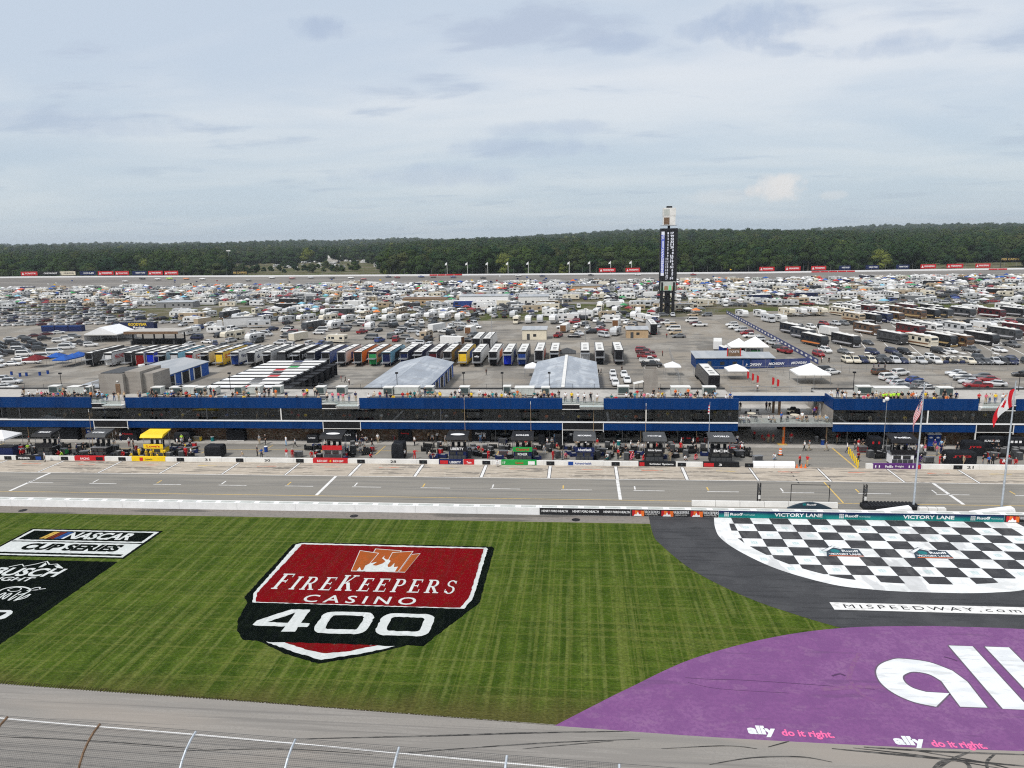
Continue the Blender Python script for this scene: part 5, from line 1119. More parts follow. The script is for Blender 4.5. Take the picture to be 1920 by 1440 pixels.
pit_box(1096, 'navy pit box with AdventHealth sign and round mark on canopy', 'navy', 'black', 'navy', 'AdventHealth', 'MOORING', canm='darkgrey', w=3.4)
pit_box(1227, 'black pit box with pale lettered grey canopy behind the Schluter banner', 'black', 'black', 'black', 'Schluter Systems', 'racing', canm='darkgrey', w=3.4)
pit_box(1352, 'black and red pit box with grey awning behind the number 3 banner', 'black', 'red', 'black', 'BCK', 'WORLD', canm='darkgrey', w=3.9)
pit_box(1692, 'white pit box with black FedEx canopy behind the purple banner', 'white', 'purple', 'black', None, 'FedEx', w=3.8)
# masts with small flags
for px, py, top, lab in ((873, 838, 8.3, 'tall thin antenna mast beside the dark blue pit box'), (996, 840, 7.6, 'tall thin antenna mast beside the green pit box'), (1113, 838, 8.2, 'tall thin antenna mast beside the navy pit box'), (1210, 845, 7.6, 'tall thin antenna mast beside the Schluter pit box'), (176, 846, 7.0, 'tall thin antenna mast beside the grey canopied pit box')):
    x, y = at(px, py); t = thing('antenna_mast', lab, 'mast', (x, y, 0)); obj('pole', MB().cyl((0, 0, 0), (0, 0, top), .05, .025, n=6, m='tan'), t); obj('base', MB().box(-.3, .3, -.3, .3, 0, .05, 'black'), t); obj('tip', MB().cyl((0, 0, top), (0, 0, top+.5), .045, n=6, m='offwhite'), t)
x, y = at(1328, 850); t = thing('antenna_mast', 'tall grey mast with small striped flag beside the number 3 pit box', 'mast', (x, y, 0)); obj('pole', MB().cyl((0, 0, 0), (0, 0, 8.6), .06, .035, n=6, m='galv'), t); obj('base', MB().box(-.3, .3, -.3, .3, 0, .05, 'black'), t)
for k in range(6): obj('flag_stripe', MB().box(-.28+.02*k, .0, .0, .02, 6.6+.25*k, 6.84+.25*k, 'flagred' if k % 2 else 'flagwhite'), t)
x, y = at(1655, 852); t = thing('weather_mast', 'slim grey mast with white dome head beside the FedEx pit box', 'mast', (x, y, 0)); obj('pole', MB().cyl((0, 0, 0), (0, 0, 9.0), .05, n=6, m='steel'), t); obj('dome', MB().loft([[(.34*math.cos(a)*math.cos(2*math.pi*i/10), .34*math.cos(a)*math.sin(2*math.pi*i/10), 9.1+.34*math.sin(a)) for i in range(10)] for a in (-1.2, -.7, 0, .6, 1.1, 1.45)], 'white'), t); obj('box', MB().box(-.6, -.3, -.1, .1, 8.6, 9.0, 'offwhite'), t)

# tarped equipment, carts, tyres
def tarped(px, py, w, d, h, label, text=None, tm='white', fold=.12, tz=.6, rz=0.0, band=True):
    x, y = at(px, py); t = thing('covered_cart', label, 'covered cart', (x, y, 0), rz)
    rings = []
    for z, s in ((.18, 1.0), (h*.45, 1.02), (h*.82, 1.0), (h*.95, .93), (h, .8)):
        rg = []
        for cx, cy in ((-1, -1), (-.5, -1.03), (0, -.98), (.5, -1.03), (1, -1), (1.03, 0), (1, 1), (.5, 1.03), (0, .98), (-.5, 1.03), (-1, 1), (-1.03, 0)):
            rg.append((cx*w/2*s+rnd.uniform(-.03, .03), cy*d/2*s+d/2, z+rnd.uniform(-.02, .02)))
        rings.append(rg)
    obj('cover', MB().loft(rings, 'tarp'), t)
    if band: obj('hem', MB().box(-w/2+.05, w/2-.05, -.04, d-.02, .14, .24, 'offwhite'), t)
    for sx in (-w/2+.25, w/2-.25):
        for sy in (.25, d-.25): obj('wheel', MB().cyl((sx-.06, sy, .12), (sx+.06, sy, .12), .12, n=10, m='tyre'), t)
    if text: lettering(text, -w*.3, -.06, h*tz, w*.6, h*.16, tm, t, bold=.03)
tarped(400, 858, 2.9, 1.8, 2.0, 'black tarped cart with pale hem alone behind wall number 31')
tarped(746, 862, 2.0, 2.2, 2.7, 'black peaked tarp over equipment beside wall number 28', fold=.3, band=False)
tarped(442, 828, 3.3, 1.8, 2.2, 'black tarped cart with pale hem against the stone wall')
tarped(760, 828, 2.4, 1.4, 2.2, 'black tarped cart with red word against the stone wall', 'Racing', 'red', band=False)
tarped(648, 831, 3.4, 1.6, 2.3, 'large black tarped cart with white oval mark by the stone wall', 'TEAM', 'white')
tarped(586, 832, 2.0, 1.2, 1.6, 'small black tarped cart with white mark near the stone wall', 'LOGO', 'white', band=False)
tarped(241, 828, 3.3, 1.6, 2.2, 'black tarped cart with red patch behind the crowd', 'Motors', 'red')
tarped(130, 826, 3.4, 1.8, 2.4, 'wide black tarped cart in shade of the stone wall')
tarped(342, 831, 2.9, 1.8, 2.0, 'black tarped cart beside the yellow pit box', band=False)
tarped(902, 830, 3.2, 1.6, 2.5, 'black tarped cart reading Hendrick by the doors', 'Hendrick', 'white')
tarped(1076, 832, 2.4, 1.4, 2.5, 'black tarped cart with white ring mark by the doors', 'M', 'white', band=False)
tarped(1016, 835, 1.1, 1.0, 1.9, 'narrow black tarped cart by the steel benches', band=False)
tarped(1047, 836, 1.1, 1.0, 2.0, 'narrow black tarped cart beside the ring marked cart', band=False)
tarped(1287, 834, 2.5, 1.4, 1.7, 'black tarped cart with red number 19', '19', 'red', band=False)
tarped(1802, 874, 4.3, 1.7, 2.2, 'wide black tarped cart with red and white swoosh behind wall number 21', 'JTG', 'red')
tarped(1826, 859, 3.0, 1.6, 2.6, 'tall black tarped cart with red swoosh behind the wide one', 'JTG', 'red')
tarped(1858, 844, 3.8, 1.6, 2.3, 'black tarped cart reading KAULIG RACING', 'KAULIG', 'white')
tarped(1903, 846, 2.8, 1.4, 2.3, 'black tarped cart with square white patch beside KAULIG cart', 'III', 'white', band=False)
tarped(1641, 850, 2.0, 1.6, 2.6, 'black tarped cart with red mark beside the FedEx pit box', '11', 'red', band=False)
def porta(px, py, label):
    x, y = at(px, py); t = thing('portable_toilet', label, 'portable toilet', (x, y, 0), 0, 'pairs of navy portable toilets')
    obj('cabin', MB().box(-.55, .55, 0, 1.1, .08, 2.1, 'navy'), t); obj('roof', MB().taper((-.6, .6, -.05, 1.15, 2.1), (-.35, .35, .2, .9, 2.4), 'white'), t); obj('door', MB().box(-.42, .42, -.04, -.001, .15, 2.0, 'blue'), t)
    obj('emblem', MB().add([(.26*math.cos(2*math.pi*k/14), -.045, 1.6+.14*math.sin(2*math.pi*k/14)) for k in range(14)], [tuple(range(14))], 'white'), t); obj('skid', MB().box(-.55, .55, 0, 1.1, 0, .08, 'darkgrey'), t)
for px in (168, 181): porta(px, 824, 'navy portable toilet with white roof near the covered carts at the stone wall')
for px in (1744, 1757): porta(px, 838, 'navy portable toilet with white roof behind the waiting group')
def tyres(x, y, n, label, lying=True):
    t = thing('tyre_stack', label, 'tyres', (x, y, 0), rnd.uniform(0, 3), 'loose tyre stacks in the pits')
    for k in range(n):
        o = obj('tyre', TY, t, (rnd.uniform(-.03, .03), rnd.uniform(-.03, .03), .3*k))
        obj('rim', RIMM, o)
TY = MB().cyl((0, 0, 0), (0, 0, .29), .34, n=14, m='tyre').mesh('tyre'); RIMM = MB().cyl((0, 0, .04), (0, 0, .296), .19, n=10, m='midgrey').mesh('rim')
for c in (105, 150, 200, 230, 325, 345, 600, 665, 690, 895, 908, 925, 1008, 1035, 1068, 1145, 1165, 1195, 1262, 1270, 1300, 1385, 1400, 1880, 1895, 1905, 1650):
    for k in range(rnd.choice((1, 2, 2, 3))):
        x, y = at(c+rnd.uniform(-9, 9), rnd.uniform(842, 861)); tyres(x, y, rnd.choice((1, 2, 2, 3)), 'short stack of black racing tyres on the crew road')
RACKM = MB()
for k in range(4): RACKM.cyl((-.75+.36*k, 0, .42), (-.48+.36*k, 0, .42), .34, n=12, m='tyre')
RACKM = RACKM.mesh('tyre_row'); FRAMEM = MB().box(-.95, .95, -.32, .32, .04, .1, 'darkgrey').box(-.95, -.9, -.3, .3, .1, .9, 'darkgrey').box(.9, .95, -.3, .3, .1, .9, 'darkgrey').mesh('frame')
CASEM = [MB().box(-.5, .5, -.3, .3, .08, .72, 'black').mesh('case'), MB().box(-.4, .4, -.4, .4, .08, 1.15, 'darkgrey').mesh('case'), MB().box(-.7, .7, -.35, .35, .08, .55, 'navy').mesh('case'), MB().box(-.35, .35, -.3, .3, .08, .8, 'red').mesh('case')]; LIDM = MB().box(-.36, .36, -.28, .28, 0, .05, 'midgrey').mesh('lid'); CAST = MB().cyl((-.03, 0, .05), (.03, 0, .05), .05, n=6, m='tyre').mesh('castor')
STALLS = [(30, 240), (255, 370), (575, 700), (800, 930), (935, 1060), (1062, 1190), (1195, 1300), (1300, 1400), (1615, 1735), (1840, 1918)]
used = []
for k in range(320):  # includes extra cases and racks added to darken the crew area where shadows lie
    a, b = rnd.choice(STALLS); x, y = at(rnd.uniform(a, b), rnd.uniform(838, 862)); y = max(112.9, min(y, 121.5))
    if any(abs(x-u) < 1.25 and abs(y-v) < .8 for u, v in used): continue
    used.append((x, y))
    if k % 3 == 0:
        t = thing('tyre_rack', 'low rack of upright black racing tyres behind the low pit wall', 'tyre rack', (x, y, .01), rnd.uniform(-.4, .4), 'tyre racks in the pits'); obj('tyre_row', RACKM, t); obj('frame', FRAMEM, t)
    else:
        q = rnd.choice((0, 0, 1, 1, 2, 3)); t = thing('equipment_case', ('black', 'tall dark grey', 'long navy', 'red')[q] + ' equipment case behind the low pit wall', 'case', (x, y, .01), rnd.uniform(-.5, .5), 'equipment cases in the pits'); obj('case', CASEM[q], t); obj('lid', LIDM, t, (0, 0, (.72, 1.15, .55, .8)[q]))
        for sx in (-.3, .3): obj('castor', CAST, t, (sx, -.2, 0))
def toolcart(px, py, m, label):
    x, y = at(px, py); t = thing('tool_cart', label, 'tool cart', (x, y, 0), rnd.uniform(-.3, .3))
    obj('chest', MB().box(-.7, .7, -.35, .35, .22, 1.0, m), t); obj('worktop', MB().box(-.74, .74, -.38, .38, 1.001, 1.05, 'steel'), t); obj('handle', MB().pipe([(.7, -.3, .9), (.95, -.3, .95), (.95, .3, .95), (.7, .3, .9)], .025, 5, 'steel'), t)
    for k in range(3): obj('drawer', MB().box(-.65, .65, -.38, -.351, .28+.24*k, .48+.24*k, 'darkgrey'), t)
    for sx in (-.55, .55):
        for sy in (-.28, .28): obj('wheel', MB().cyl((sx-.04, sy, .11), (sx+.04, sy, .11), .11, n=8, m='tyre'), t)
for px, py, m, lb in ((38, 852, 'red', 'red tool cart beside the white tent'), (120, 852, 'green', 'green tool cart between the first two pit boxes'), (160, 856, 'black', 'black tool cart beside the grey canopied pit box'), (215, 846, 'black', 'black tool cart behind the grey canopied pit box'), (352, 850, 'yellow', 'yellow tool cart beside the yellow pit box'), (371, 828, 'yellow', 'yellow tool cart by the stone wall'), (560, 857, 'midgrey', 'grey tool cart near the white oval pit box'), (640, 860, 'navy', 'navy tool cart beside the white oval pit box'), (735, 826, 'red', 'red tool cart beside the red lettered tarp'), (828, 826, 'red', 'red tool cart before the dark blue pit box'), (944, 856, 'red', 'red tool cart beside the green pit box'), (943, 832, 'navy', 'navy tool cart by the steel benches'), (884, 850, 'black', 'black tool cart beside the dark blue pit box'), (1128, 852, 'black', 'black tool cart beside the navy pit box'), (1326, 830, 'red', 'red tool cart by the doors'), (1385, 856, 'black', 'black tool cart beside the number 3 pit box'), (1375, 845, 'red', 'red tool cart behind the number 3 pit box'), (1616, 848, 'red', 'red tool cart beside the yellow bollards'), (1740, 868, 'midgrey', 'grey tool cart beside the FedEx pit box'), (1860, 860, 'red', 'red tool cart behind the wide swoosh tarp'), (1885, 872, 'red', 'red tool cart near KAULIG cart'), (1420, 866, 'midgrey', 'long grey cart behind the jersey barriers')): toolcart(px, py, m, lb)
for px, py, m, lb in ((399, 828, 'teal', 'teal rubbish barrel by the stone wall'), (499, 847, 'blue', 'blue rubbish barrel alone on the crew road'), (1160, 836, 'teal', 'teal rubbish barrel by the doors'), (1542, 834, 'blue', 'blue rubbish barrel at the tunnel mouth'), (1531, 828, 'midgrey', 'grey rubbish barrel at the tunnel mouth')):
    x, y = at(px, py); t = thing('rubbish_barrel', lb, 'barrel', (x, y, 0)); obj('drum', MB().cyl((0, 0, 0), (0, 0, .9), .3, n=12, m=m), t); obj('rim', MB().cyl((0, 0, .9), (0, 0, .95), .32, n=12, m='white'), t)
x, y = at(1463, 853); t = thing('traffic_drum', 'orange and white striped traffic drum on the pit entrance road', 'traffic drum', (x, y, 0))
for k in range(5): obj('band', MB().cyl((0, 0, .05+.2*k), (0, 0, .249+.2*k), .30-.02*k, .285-.02*k, n=12, m='orange' if k % 2 == 0 else 'white'), t)
obj('base', MB().box(-.4, .4, -.4, .4, 0, .05, 'tyre'), t)
for k in range(7):
    x, y = at(1591+k*2.9, 851+k*4.3); t = thing('bollard', 'yellow bollard in the row beside the pit entrance road', 'bollard', (x, y, 0), 0, 'row of yellow bollards'); obj('post', MB().cyl((0, 0, 0), (0, 0, 1.1), .1, n=8, m='yellow'), t); obj('cap', MB().cyl((0, 0, 1.1), (0, 0, 1.15), .1, .05, n=8, m='yellow'), t)
for px in (1494, 1502, 1510):
    x, y = at(px, 877); t = thing('traffic_cone', 'small orange cone at the pit entrance', 'cone', (x, y, 0), 0, 'cones at the pit entrance'); obj('cone', MB().cyl((0, 0, .03), (0, 0, .6), .16, .04, n=8, m='orange'), t); obj('foot', MB().box(-.2, .2, -.2, .2, 0, .03, 'orange'), t)
for k in range(6):
    x, y = at(920+k*42, 823); t = thing('bench_rail', 'steel bench rail before the ground floor doors', 'bench', (x, y, .12), 0, 'steel bench rails by the doors'); obj('seat', MB().box(-1.6, 1.6, -.15, .15, .43, .5, 'steel'), t); obj('back', MB().box(-1.6, 1.6, .3, .36, .75, .95, 'steel'), t)
    for s in (-1.4, 1.4): obj('leg', MB().box(s-.04, s+.04, -.15, .36, 0, .43, 'steel').box(s-.04, s+.04, .3, .36, .43, .75, 'steel'), t)
def canopy(x, y, s, m, label, h=2.3, rz=0.0, group=None, name='canopy_tent'):
    t = thing(name, label, 'tent', (x, y, 0), rz, group); a = s/2
    obj('roof', MB().add([(-a, -a, h), (a, -a, h), (a, a, h), (-a, a, h), (0, 0, h+.38*a+.3)], [(0, 1, 4), (1, 2, 4), (2, 3, 4), (3, 0, 4)], m), t)
    obj('valance', MB().add([(-a, -a, h-.3), (a, -a, h-.3), (a, a, h-.3), (-a, a, h-.3), (-a, -a, h-.002), (a, -a, h-.002), (a, a, h-.002), (-a, a, h-.002)], [(0, 1, 5, 4), (1, 2, 6, 5), (2, 3, 7, 6), (3, 0, 4, 7)], m), t)
    for sx in (-a+.05, a-.05):
        for sy in (-a+.05, a-.05): obj('leg', MB().cyl((sx, sy, 0), (sx, sy, h), .035, n=5, m='steel'), t)
    return t
x, y = at(8, 845); canopy(x, y, 4.2, 'white', 'white pop up tent over the crew beside the red tool cart', 2.7)
x, y = at(10, 858); t = thing('pit_cart', 'navy crew cart under the white pop up tent', 'crew cart', (x, y, 0)); obj('body', MB().box(-1.5, 1.5, 0, 1.4, .25, 1.8, 'navy'), t); obj('top', MB().box(-1.55, 1.55, -.1, 1.5, 1.801, 1.9, 'black'), t); [obj('wheel', MB().cyl((sx-.06, .3, .15), (sx+.06, .3, .15), .15, n=8, m='tyre'), t) for sx in (-1.2, 1.2)]

# ------------------------------------------------------------------ crew
PW = 'behind the low pit wall'
crew = [(85, 866, 'white', 'black', 'stand', 0, 'in front of the MENARDS banner'), (169, 861, 'black', 'black', 'sit', 0, PW), (113, 855, 'red', 'red', 'crouch', 1, PW), (39, 853, 'red', 'red', 'crouch', 1, PW), (233, 857, 'red', 'red', 'crouch', 1, PW), (219, 826, 'white', 'black', 'stand', 0, 'by the stone wall'), (227, 828, 'white', 'navy', 'hips', 0, 'by the stone wall'), (243, 838, 'white', 'dark red', 'stand', 0, PW), (251, 842, 'black', 'black', 'stand', 0, PW),
 (250, 860, 'yellow', 'yellow', 'crouch', 1, 'beside the yellow pit box'), (262, 858, 'yellow', 'yellow', 'stand', 1, 'beside the yellow pit box'), (257, 852, 'dark red', 'dark red', 'stand', 1, 'beside the yellow pit box'), (276, 861, 'yellow', 'yellow', 'stand', 1, 'beside the yellow pit box'), (285, 861, 'yellow', 'yellow', 'hips', 1, 'beside the yellow pit box'), (298, 861, 'yellow', 'yellow', 'crouch', 1, 'beside the yellow pit box'), (306, 860, 'yellow', 'black', 'stand', 0, 'beside the yellow pit box'), (315, 859, 'yellow', 'yellow', 'crouch', 1, 'beside the yellow pit box'),
 (393, 823, 'white', 'navy', 'hips', 0, 'by the stone wall'), (489, 832, 'grey', 'khaki', 'stand', 0, PW), (502, 831, 'black', 'black', 'stand', 0, PW), (509, 823, 'white', 'denim', 'sit', 0, 'by the stone wall'), (517, 823, 'white', 'navy', 'sit', 0, 'by the stone wall'), (537, 836, 'white', 'light blue', 'stand', 0, PW), (483, 855, 'black', 'black', 'stand', 0, PW), (491, 859, 'blue', 'black', 'hips', 0, PW), (457, 858, 'tan', 'white', 'crouch', 0, PW), (538, 860, 'red', 'white', 'stand', 0, PW), (549, 860, 'red', 'red', 'stand', 1, PW), (349, 857, 'red', 'red', 'stand', 1, PW), (359, 858, 'white', 'black', 'stand', 0, PW), (344, 831, 'lime', 'black', 'stand', 0, PW), (333, 839, 'white', 'grey', 'stand', 0, PW), (357, 838, 'grey', 'black', 'hips', 0, PW), (342, 838, 'white', 'black', 'walk', 0, PW), (350, 842, 'yellow', 'black', 'crouch', 0, PW),
 (554, 839, 'white', 'black', 'walk', 0, PW), (585, 857, 'red', 'red', 'crouch', 1, PW), (592, 858, 'red', 'white', 'crouch', 0, PW), (614, 861, 'lime', 'black', 'crouch', 0, PW), (669, 831, 'white', 'denim', 'stand', 0, 'by the stone wall'), (686, 831, 'white', 'black', 'sit', 0, 'by the stone wall'), (678, 832, 'grey', 'black', 'crouch', 0, 'by the stone wall'), (698, 841, 'black', 'black', 'walk', 0, PW), (706, 824, 'white', 'khaki', 'hips', 0, 'by the stone wall'), (709, 832, 'white', 'khaki', 'stand', 0, 'by the stone wall'), (695, 861, 'red', 'black', 'crouch', 0, PW), (676, 848, 'white', 'denim', 'crouch', 0, PW), (778, 835, 'white', 'black', 'stand', 0, 'beside the stone wall'), (759, 861, 'white', 'black', 'stand', 0, PW), (778, 861, 'red', 'red', 'signal', 1, PW), (804, 829, 'tan', 'black', 'look', 0, 'by the stone wall'), (811, 832, 'grey', 'black', 'stand', 0, 'by the stone wall'), (818, 824, 'white', 'khaki', 'look', 0, 'by the stone wall'), (812, 860, 'dark red', 'tan', 'crouch', 0, PW), (806, 858, 'cream', 'black', 'crouch', 0, PW), (654, 851, 'light blue', 'denim', 'stand', 0, PW), (645, 858, 'blue', 'denim', 'stand', 0, PW), (648, 849, 'grey', 'denim', 'hips', 0, PW),
 (820, 829, 'white', 'black', 'look', 0, PW), (836, 835, 'grey', 'khaki', 'walk', 0, PW), (889, 829, 'red', 'khaki', 'stand', 0, 'by the ground floor doors'), (901, 832, 'light blue', 'denim', 'stand', 0, 'by the ground floor doors'), (908, 832, 'white', 'black', 'stand', 0, 'by the ground floor doors'), (887, 854, 'white', 'grey', 'hips', 0, PW), (916, 862, 'red', 'red', 'hips', 1, PW), (935, 870, 'white', 'white', 'crouch', 1, 'in front of the low pit wall'), (929, 822, 'red', 'black', 'sit', 0, 'by the ground floor doors'), (981, 863, 'white', 'white', 'stand', 1, PW), (994, 863, 'white', 'white', 'hips', 1, PW), (1020, 852, 'white', 'white', 'walk', 0, PW), (1026, 838, 'white', 'navy', 'stand', 0, PW), (1035, 839, 'grey', 'black', 'hips', 0, PW), (1040, 832, 'light blue', 'denim', 'stand', 0, PW), (1037, 863, 'red', 'red', 'stand', 1, PW), (1054, 862, 'grey', 'grey', 'stand', 0, PW), (998, 851, 'dark red', 'dark red', 'stand', 1, PW), (1060, 860, 'pink', 'dark red', 'crouch', 0, PW),
 (1151, 845, 'dark red', 'khaki', 'walk', 0, PW), (1182, 838, 'white', 'black', 'sit', 0, PW), (1173, 852, 'black', 'black', 'hips', 0, PW), (1159, 861, 'red', 'black', 'stand', 0, PW), (1140, 862, 'white', 'teal', 'crouch', 0, PW), (1182, 862, 'pink', 'pink', 'crouch', 1, PW), (1205, 828, 'white', 'grey', 'stand', 0, 'by the ground floor doors'), (1205, 843, 'white', 'grey', 'sit', 0, PW), (1197, 845, 'cream', 'white', 'stand', 0, PW), (1205, 863, 'red', 'red', 'crouch', 1, PW), (1276, 847, 'red', 'red', 'stand', 1, PW), (1259, 856, 'black', 'black', 'sit', 0, PW), (1267, 856, 'black', 'black', 'crouch', 0, PW), (1299, 839, 'white', 'black', 'walk', 0, PW), (1307, 831, 'red', 'red', 'crouch', 1, PW), (1303, 862, 'red', 'pink', 'crouch', 0, PW), (1284, 866, 'white', 'black', 'sit', 0, PW), (1256, 866, 'khaki', 'khaki', 'hips', 0, PW), (1351, 866, 'white', 'black', 'stand', 0, PW), (1231, 826, 'white', 'black', 'stand', 0, 'by the ground floor doors'), (1152, 826, 'tan', 'black', 'stand', 0, 'by the ground floor doors'),
 (1440, 831, 'red', 'khaki', 'stand', 0, 'at the tunnel mouth'), (1449, 830, 'red', 'khaki', 'hips', 0, 'at the tunnel mouth'), (1483, 830, 'red', 'grey', 'stand', 0, 'at the tunnel mouth'), (1414, 824, 'red', 'black', 'stand', 0, 'at the tunnel mouth'), (1428, 826, 'red', 'red', 'sit', 0, 'at the tunnel mouth'), (1508, 846, 'white', 'black', 'walk', 0, 'on the pit entrance road'), (1514, 847, 'grey', 'khaki', 'walk', 0, 'on the pit entrance road'), (1549, 846, 'grey', 'khaki', 'walk', 0, 'on the pit entrance road'), (1569, 833, 'red', 'khaki', 'stand', 0, 'near the blue barrel'), (1576, 833, 'red', 'white', 'stand', 0, 'near the blue barrel'), (1588, 849, 'white', 'navy', 'walk', 0, 'near the yellow bollards'), (1609, 842, 'red', 'white', 'stand', 0, 'near the yellow bollards'), (1604, 843, 'black', 'grey', 'stand', 0, 'near the yellow bollards'), (1615, 843, 'black', 'khaki', 'hips', 0, 'near the yellow bollards'), (1391, 849, 'white', 'black', 'stand', 0, PW), (1382, 833, 'white', 'navy', 'stand', 0, PW), (1381, 845, 'white', 'tan', 'crouch', 0, PW), (1499, 873, 'red', 'black', 'stand', 0, 'beside the small orange cones'), (1514, 875, 'red', 'tan', 'signal', 0, 'beside the small orange cones'), (1453, 862, 'white', 'light blue', 'crouch', 0, 'behind the jersey barriers'), (1609, 866, 'dark red', 'black', 'stand', 0, 'beside the yellow bollards'), (1549, 832, 'dark red', 'black', 'stand', 0, 'near the blue barrel'),
 (1734, 852, 'pink', 'white', 'stand', 0, 'near the navy toilets'), (1734, 837, 'cream', 'tan', 'hips', 0, 'near the navy toilets'), (1748, 841, 'purple', 'khaki', 'stand', 0, 'near the navy toilets'), (1760, 841, 'light blue', 'denim', 'stand', 0, 'near the navy toilets'), (1770, 839, 'grey', 'khaki', 'walk', 0, 'near the navy toilets'), (1727, 851, 'white', 'grey', 'stand', 0, 'near the navy toilets'), (1719, 848, 'navy', 'black', 'stand', 0, 'near the navy toilets'), (1756, 854, 'pink', 'grey', 'stand', 0, 'near the navy toilets'), (1762, 854, 'navy', 'navy', 'stand', 0, 'near the navy toilets'), (1761, 873, 'red', 'red', 'signal', 0, PW), (1770, 873, 'white', 'black', 'stand', 0, PW), (1794, 849, 'black', 'black', 'stand', 0, PW), (1805, 874, 'khaki', 'khaki', 'stand', 0, 'in front of the wide swoosh tarp'), (1842, 874, 'black', 'grey', 'stand', 0, PW), (1853, 874, 'blue', 'black', 'stand', 0, PW), (1861, 873, 'black', 'black', 'signal', 0, PW), (1891, 864, 'red', 'black', 'crouch', 0, PW), (1879, 873, 'white', 'red', 'crouch', 0, PW), (1904, 872, 'red', 'red', 'crouch', 1, PW)]
crew += [(1668+k*9, 866-(k % 2)*4, 'purple', 'purple', ('crouch', 'stand', 'hips')[k % 3], 1, 'beside the FedEx pit box') for k in range(7)]
crew += [(28+k*13, 850+(k*5) % 9, ('black', 'red', 'lime', 'black', 'navy')[k % 5], 'black', ('stand', 'crouch', 'hips')[k % 3], k % 2, PW) for k in range(11)]
for k in range(46):
    a, b = rnd.choice(((50, 240), (590, 690), (820, 930), (960, 1120), (1140, 1290), (1300, 1390), (1640, 1720), (1870, 1918)))
    crew.append((rnd.uniform(a, b), rnd.uniform(834, 852), rnd.choice(('black', 'red', 'white', 'navy', 'grey', 'black')), rnd.choice(('black', 'navy', 'khaki')), rnd.choice(('stand', 'hips', 'crouch', 'walk', 'sit')), 0, PW))
spots = []
for px, py, s, p, k, suit, wh in crew:
    x, y = at(px, py)
    y = min(y, 122.2) if y < 123.2 else y
    if 110.9 < y < 112.5: y = 112.5 if 'front' not in wh else 110.9
    for _ in range(8):
        if all((x-a)**2+(y-b)**2 > .45 for a, b in spots): break
        x += rnd.uniform(-.5, .5); y += rnd.uniform(0, .5)
    spots.append((x, y)); z = .13 if y > 122.6 and not 25 < x < 41 else .012
    person(x, y, z, s, p, k, rnd.uniform(-1.2, 1.2) if k != 'walk' else rnd.choice((-1.4, 1.4)), wh, 'crew and guests around the pits', bool(suit), COL['white'] if suit or rnd.random() < .4 else None)
# ------------------------------------------------------------------ vehicles: each kind is a list of named parts, front toward +Y
def wheels(ys, hx, r, w=.24):
    out = []
    for y in ys:
        for s in (-1, 1):
            m = MB().cyl((s*hx-w/2, y, r), (s*hx+w/2, y, r), r, n=12, m='tyre'); m.cyl((s*(hx+w/2+.004)-.004, y, r), (s*(hx+w/2+.008), y, r), r*.6, n=8, m='rim'); out.append(('wheel', m))
    return out
def carbody(st, cab, hx=.9):
    """lower body lofted through stations (y, z low, z high, half width); cabin frustum"""
    b = MB(); rings = []
    for y, zl, zh, w in st:
        rings.append([(-w*.88, y, zl), (w*.88, y, zl), (w, y, zl+(zh-zl)*.35), (w*.98, y, zl+(zh-zl)*.72), (w*.84, y, zh), (-w*.84, y, zh), (-w*.98, y, zl+(zh-zl)*.72), (-w, y, zl+(zh-zl)*.35)])
    b.loft(rings, 'paint')
    y0, y1, zb, Y0, Y1, zt, wb, wt = cab
    b.taper((-wb, wb, y0, y1, zb), (-wt, wt, Y0, Y1, zt), 'paint')
    def face(p, q, lo=.14, hi=.88, ins=.07, out=.012):
        """glass on the cabin face between its lower edge p and its upper edge q"""
        (a, c), (d, e) = p, q; a, c, d, e = map(Vector, (a, c, d, e))
        lerp = lambda u, v: (a*(1-u)+c*u)*(1-v)+(d*(1-u)+e*u)*v
        n = (c-a).cross(d-a).normalized()
        return [tuple(lerp(u, v)+n*out) for u, v in ((ins, lo), (1-ins, lo), (1-ins, hi), (ins, hi))]
    V = lambda x, y, z: (x, y, z)
    fr = face((V(wb, y1, zb), V(-wb, y1, zb)), (V(wt, Y1, zt), V(-wt, Y1, zt))); rr = face((V(-wb, y0, zb), V(wb, y0, zb)), (V(-wt, Y0, zt), V(wt, Y0, zt)))
    lf = face((V(-wb, y1, zb), V(-wb, y0, zb)), (V(-wt, Y1, zt), V(-wt, Y0, zt)), ins=.05); rg = face((V(wb, y0, zb), V(wb, y1, zb)), (V(wt, Y0, zt), V(wt, Y1, zt)), ins=.05)
    return [('body', b), ('windscreen', MB().poly(fr, 'cglass')), ('rear_window', MB().poly(rr, 'cglass')), ('side_window', MB().poly(lf, 'cglass')), ('side_window', MB().poly(rg, 'cglass'))]
def lights(yf, yr, hx, zf, zr):
    o = []
    for s in (-1, 1):
        o.append(('headlight', MB().box(s*hx-.2, s*hx+.2, yf-.06, yf+.03, zf, zf+.14, 'headlamp'))); o.append(('tail_light', MB().box(s*hx-.16, s*hx+.16, yr-.03, yr+.06, zr, zr+.18, 'taillamp')))
    o.append(('bumper', MB().box(-hx-.1, hx+.1, yf-.05, yf+.02, zf-.28, zf-.06, 'darkgrey')))
    return o
def k_sedan(): return carbody([(-2.38, .42, .78, .72), (-2.25, .26, .95, .86), (-1.4, .2, .99, .91), (.9, .2, .95, .92), (1.9, .22, .84, .89), (2.28, .28, .70, .80), (2.4, .36, .6, .66)], (-1.95, 1.15, .93, -1.15, .15, 1.44, .80, .60)) + wheels((-1.38, 1.42), .82, .33) + lights(2.32, -2.32, .58, .58, .74)
